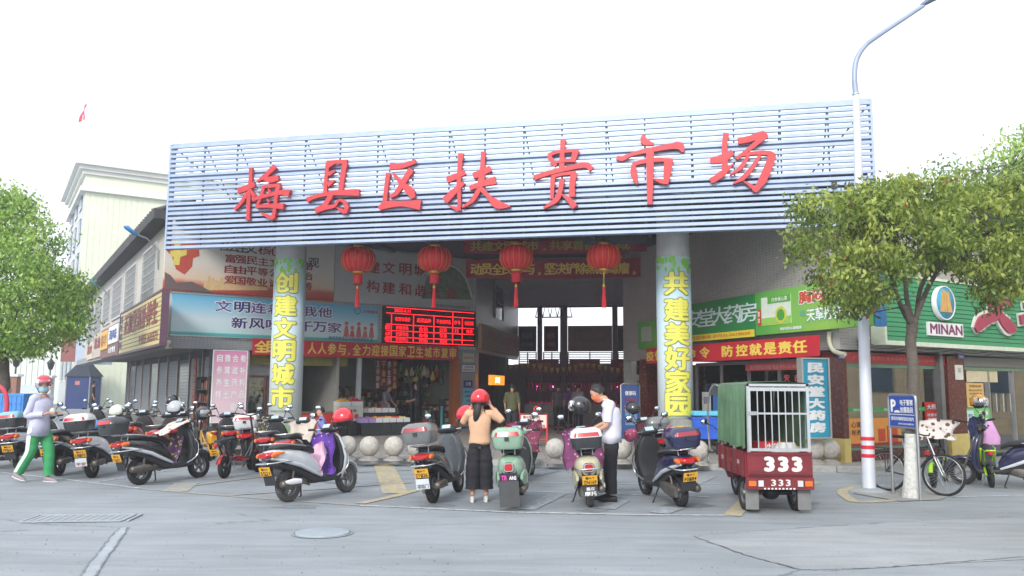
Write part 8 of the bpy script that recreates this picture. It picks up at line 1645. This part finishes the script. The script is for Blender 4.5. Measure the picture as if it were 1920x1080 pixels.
# blue crates
def crate(x0, x1, y, yt, yb, m, label, lattice=True, base=0):
    a, c = D(x0, yb, y), D(x1, yb, y); zt_, zb_ = D(x0, yt, y).z, D(x0, yb, y).z; w_, h_ = c.x - a.x, zt_ - zb_; t = empty('crate', (a.x, a.y, zb_), 0, label, 'crate')
    MB().box(0, w_, 0, .02, 0, h_).box(0, w_, w_ * .7, w_ * .7 + .02, 0, h_).box(0, .02, .02, w_ * .7, 0, h_).box(w_ - .02, w_, .02, w_ * .7, 0, h_).box(0, w_, 0, w_ * .7 + .02, 0, .015).build('box', m, t)
    b = MB(); b.box(-.012, w_ + .012, -.015, w_ * .7 + .03, h_ - .04, h_).box(-.01, w_ + .01, -.012, -.002, h_ * .5, h_ * .54)
    for i in range(8): b.box(w_ * (i + .5) / 8 - .008, w_ * (i + .5) / 8 + .008, -.012, -.002, 0, h_ - .04)
    b.build('ribs', m, t); return t
BC = mat('crate_blue', (40, 96, 206), .5, var=.15); BC2 = mat('crate_sky', (70, 140, 214), .5, var=.15)
crate(1300, 1350, 20.2, 782, 824, BC, 'blue plastic crate cart right of the right column')
o = MB().box(0, .7, 0, .4, 0, .12, bev=.02).build('folded_cover', mat('lid_lightblue', (96, 190, 226), .5), None, D(1301, 781, 20.2) + Vector((0, 0, .01))); tag(o, 'light blue cover on the blue crate by the right column', 'cover')
q = D(1325, 824, 20.3); o = MB().tube([(-.25, 0, 0), (-.25, 0, q.z - COLZ)], .03, 6).tube([(.25, 0, 0), (.25, 0, q.z - COLZ)], .03, 6).box(-.3, .3, -.02, .3, q.z - COLZ - .04, q.z - COLZ - .005).build('trolley', DARKM, None, (q.x, q.y, COLZ)); tag(o, 'dark trolley frame under the blue crate cart', 'trolley')
t = crate(-30, 42, 17, 738, 776, BC2, 'sky blue crate on a cart at the left edge'); 
q = D(5, 776, 17.2); o = MB().box(-.5, .5, 0, .5, q.z - .06, q.z - .005).tube([(-.45, .05, 0), (-.45, .05, q.z - .05)], .025, 6).tube([(.45, .05, 0), (.45, .05, q.z - .05)], .025, 6).build('cart', DARKM, None, (q.x, q.y, 0)); tag(o, 'dark cart carrying the sky blue crate at the left edge', 'cart')
q = D(2, 775, 16.4); o = MB().tube(catmull([(-.15, 0, .55), (.02, 0, .45), (.1, 0, .2), (.08, 0, -.1), (-.02, 0, -.3)], 4), .045, 8).build('red_tube', mat('tube_red', (190, 60, 80), .5), None, q); tag(o, 'curved red tube guard at the left edge in front of the blue crate', 'tube')
o = MB().loft([(.0, 0, 0, .28, .25, 4), (.5, 0, 0, .32, .28, 4), (.85, .05, 0, .25, .2, 4), (.9, .05, 0, .1, .08)], 'z', 18).build('covered_bin', mat('cover_grey_green', (130, 134, 128), .8, var=.2, bump=.3, bscale=8), None, (D(1272, 800, 19.3).x, 19.3, COLZ)); tag(o, 'grey-green covered bin in front of the right column', 'bin')
# ================================================================== trees
import numpy as np
rng = np.random.default_rng(5)
def leafmat(name, rgb):
    m = mat(name, rgb, .45, var=.25, scale=1.6); n = m.node_tree.nodes; L = m.node_tree.links; b = n['Principled BSDF']; out = [x for x in n if x.type == 'OUTPUT_MATERIAL'][0]
    tr = n.new('ShaderNodeBsdfTranslucent'); tr.inputs[0].default_value = tuple(min(1, v * 1.3) for v in lin(rgb)) + (1,); mi = n.new('ShaderNodeMixShader'); mi.inputs[0].default_value = .35
    L.new(b.outputs[0], mi.inputs[1]); L.new(tr.outputs[0], mi.inputs[2]); L.new(mi.outputs[0], out.inputs[0]); return m
LEAFS = [leafmat('leaf_green', (128, 148, 66)), leafmat('leaf_light', (172, 184, 92)), leafmat('leaf_dark', (84, 106, 50)), mat('leaf_red', (150, 70, 50), .5)]
LEAFS2 = [leafmat('leaf_bright', (132, 170, 76)), leafmat('leaf_lime', (176, 202, 104)), leafmat('leaf_deep', (82, 114, 54)), leafmat('leaf_bright2', (128, 162, 70))]
def inside(poly, x, y):
    c = False; n = len(poly)
    for i in range(n):
        x1, y1 = poly[i]; x2, y2 = poly[(i + 1) % n]
        if (y1 > y) != (y2 > y) and x < (x2 - x1) * (y - y1) / (y2 - y1) + x1: c = not c
    return c
def crown(parent, centres, per, sig, size, mats, droop=1.1, name='crown'):
    C = np.array(centres); n = len(C) * per; idx = np.repeat(np.arange(len(C)), per)
    p = C[idx] + rng.normal(0, 1, (n, 3)) * np.array([sig, sig, sig * .62]); 
    d = rng.normal(0, 1, (n, 3)); d[:, 2] -= droop; d /= np.linalg.norm(d, axis=1)[:, None]
    r = rng.normal(0, 1, (n, 3)); s = np.cross(d, r); s /= np.linalg.norm(s, axis=1)[:, None]; u = np.cross(s, d)
    l = size * rng.uniform(.7, 1.3, (n, 1)); w = l * .42
    v = np.empty((n, 4, 3)); v[:, 0] = p; v[:, 1] = p + d * l * .5 + s * w * .5 + u * l * .08; v[:, 2] = p + d * l; v[:, 3] = p + d * l * .5 - s * w * .5 + u * l * .08
    me = bpy.data.meshes.new(name); me.vertices.add(n * 4); me.vertices.foreach_set('co', v.reshape(-1).astype(np.float32)); me.loops.add(n * 4); me.polygons.add(n)
    me.loops.foreach_set('vertex_index', np.arange(n * 4, dtype=np.int32)); me.polygons.foreach_set('loop_start', np.arange(0, n * 4, 4, dtype=np.int32)); me.polygons.foreach_set('loop_total', np.full(n, 4, dtype=np.int32))
    cl = rng.random(len(C)); t = cl[idx] * .6 + rng.random(n) * .4; mi = np.where(t < .3, 2, np.where(t < .68, 0, 1)); mi[rng.random(n) < .006] = 3 if mats is LEAFS else 1
    me.polygons.foreach_set('material_index', mi.astype(np.int32))
    for m in mats: me.materials.append(m)
    me.update(calc_edges=True); o = link(name, me, parent); o['kind'] = 'stuff'; return o
BARK = mat('bark', (98, 91, 84), .9, var=.35, scale=8, bump=.9, bscale=18); LIMEW = mat('lime_wash', (206, 208, 204), .85, var=.25, scale=14, bump=.9, bscale=22)
def tree(base, label, y, poly, ncl, per, sig, size, mats, trunkpts, trunkr, forks, dspread, wash=None, rad=3.0):
    t = empty('tree', base, 0, label, 'tree'); B = V3(base)
    tp = [D(px, py, y) - B for px, py in trunkpts]; tp[0] = V3((tp[0].x * 0, 0, 0)); pt = catmull([tuple(p) + (r_,) for p, r_ in zip(tp, trunkr)], 6)
    def bark(pts, nm, m, n=14, parent=t):
        b = MB(); rs = []
        for i, p in enumerate(pts): rs.append([(p[0] + p[3] * (1 + .08 * math.sin(3 * a + i) + .05 * math.sin(7 * a + i * 2)) * math.cos(a), p[1] + p[3] * (1 + .08 * math.sin(3 * a + i) + .05 * math.sin(5 * a - i)) * math.sin(a), p[2]) for a in (2 * PI * k / n for k in range(n))])
        b.rings(rs); return b.build(nm, m, parent)
    if wash:
        zw = D(1700, wash, y).z - B.z; lo = [p for p in pt if p[2] <= zw]; hi = [p for p in pt if p[2] > zw]
        lo.append(tuple(a + (c - a) * ((zw - lo[-1][2]) / (hi[0][2] - lo[-1][2])) for a, c in zip(lo[-1], hi[0]))); bark([p[:3] + (p[3] * 1.02,) for p in lo], 'lime_washed_trunk', LIMEW); bark([lo[-1]] + hi, 'trunk', BARK)
    else: bark(pt, 'trunk', BARK)
    cs = []; xs = [p[0] for p in poly]; ys = [p[1] for p in poly]; mx_, my_ = sum(xs) / len(xs), sum(ys) / len(ys)
    while len(cs) < ncl:
        px, py = random.uniform(min(xs), max(xs)), random.uniform(min(ys), max(ys))
        if not inside(poly, px, py): continue
        k = max(abs(px - mx_) / (max(xs) - mx_), abs(py - my_) / (max(ys) - my_)); dd = dspread * math.sqrt(max(.1, 1 - min(1, k) ** 2)); q = D(px, py, y)
        off = random.uniform(-1, 1); off = math.copysign(abs(off) ** .6, off) * dd; q2 = q + V3((0, off, (py - 725) * -0.0)); q2.z = CAMH + (q.z - CAMH) * (1 + off / y * .6); q2.x = q.x * (1 + off / y * .6)
        cs.append(tuple(q2 - B))
    crown(t, cs, per, sig, size, mats)
    for fk in forks:
        p = [D(a, c, y) - B + V3((0, dy, 0)) for (a, c, dy) in fk[0]]; q = catmull([tuple(v) + (r_,) for v, r_ in zip(p, fk[1])], 5)
        MB().tube([v[:3] for v in q], [v[3] for v in q], 8).build('limb', BARK, t)
    b = MB()
    ends = [V3(tuple(D(a, c, y) - B + V3((0, dy, 0)))) for fk in forks for (a, c, dy) in fk[0][1:]]
    for c in random.sample(cs, min(150, len(cs))):
        v = V3(c); o_ = min(ends, key=lambda e_: (e_ - v).length); m_ = (v + o_) / 2 + V3((0, 0, -.06)); b.tube([tuple(o_), tuple(m_), tuple(v)], [.014, .009, .004], 5)
    tw = b.build('twigs', BARK, t); tw['kind'] = 'stuff'
    return t
rp = G(1708, 934)
tree(rp, 'camphor tree with a white-washed lower trunk beside the parking sign', rp.y,
     [(1482, 415), (1492, 382), (1526, 356), (1560, 364), (1600, 360), (1640, 342), (1690, 338), (1740, 332), (1800, 328), (1850, 338), (1925, 345), (1990, 400), (1990, 540), (1925, 545), (1890, 560), (1862, 585), (1842, 550), (1815, 520), (1790, 500), (1750, 500), (1720, 505), (1680, 508), (1650, 560), (1615, 585), (1570, 585), (1530, 560), (1545, 520), (1500, 470), (1500, 430)],
     400, 62, .115, .1, LEAFS, [(1708, 934), (1710, 812), (1712, 700), (1708, 640), (1712, 596)], [.125, .1, .085, .082, .09],
     [([(1706, 606, 0), (1690, 575, 0), (1672, 540, -.1), (1640, 480, -.3), (1590, 430, -.4)], [.045, .04, .03, .022, .01]), ([(1712, 606, 0), (1706, 560, .1), (1700, 500, .1), (1690, 420, .2)], [.045, .04, .028, .012]), ([(1716, 600, 0), (1735, 540, -.1), (1770, 470, -.2), (1800, 400, -.2)], [.045, .038, .028, .012]), ([(1718, 600, 0), (1745, 520, .2), (1830, 450, .4), (1900, 420, .5)], [.042, .034, .022, .01]), ([(1704, 604, -.05), (1696, 590, -.1), (1688, 574, -.12)], [.05, .045, .04])], 1.5, wash=813)
tree(D(2010, 850, 24).xy.to_3d(), 'brighter green tree behind the right end, at the edge of the frame', 24, [(1835, 330), (1850, 292), (1880, 285), (1890, 258), (1920, 250), (2000, 240), (2060, 330), (2040, 480), (1900, 480), (1860, 420), (1790, 340), (1740, 326), (1760, 305), (1800, 312)], 200, 55, .3, .14, LEAFS2, [(2010, 850), (2005, 640), (1990, 480)], [.2, .17, .12], [([(1990, 500, 0), (1930, 400, 0), (1890, 310, 0)], [.08, .05, .02])], 1.6)
tree(D(2, 850, 23).xy.to_3d(), 'large bushy green tree at the left edge behind the scooters', 23,
     [(-120, 380), (-60, 352), (10, 355), (40, 362), (62, 382), (66, 408), (96, 425), (98, 462), (88, 500), (118, 512), (142, 520), (145, 558), (156, 575), (156, 608), (128, 630), (95, 640), (80, 658), (45, 662), (0, 668), (-60, 672), (-130, 630)], 560, 66, .22, .13, LEAFS2,
     [(6, 836), (8, 740), (6, 660), (10, 600)], [.17, .15, .14, .12], [([(8, 640, 0), (40, 560, 0), (70, 500, .3)], [.09, .06, .02]), ([(8, 640, 0), (-20, 540, 0), (-30, 450, 0)], [.09, .06, .02]), ([(8, 620, 0), (60, 610, -.3), (120, 590, -.4)], [.07, .04, .015])], 2.4)
# ================================================================== thin haze volume, added to veil the view and lift the blacks
hz_ = MB().box(-60, 60, -14, 92, -1, 24).build('haze', mat('haze_none', (200, 200, 200), var=0)); hz_['kind'] = 'stuff'
hm = bpy.data.materials.new('haze_veil'); hm.use_nodes = True; n = hm.node_tree.nodes; n.clear()
ho = n.new('ShaderNodeOutputMaterial'); hv = n.new('ShaderNodeVolumePrincipled'); hv.inputs['Density'].default_value = .0021; hv.inputs['Color'].default_value = (.93, .95, 1, 1); hv.inputs['Anisotropy'].default_value = .2
hm.node_tree.links.new(hv.outputs[0], ho.inputs['Volume']); hz_.data.materials[0] = hm
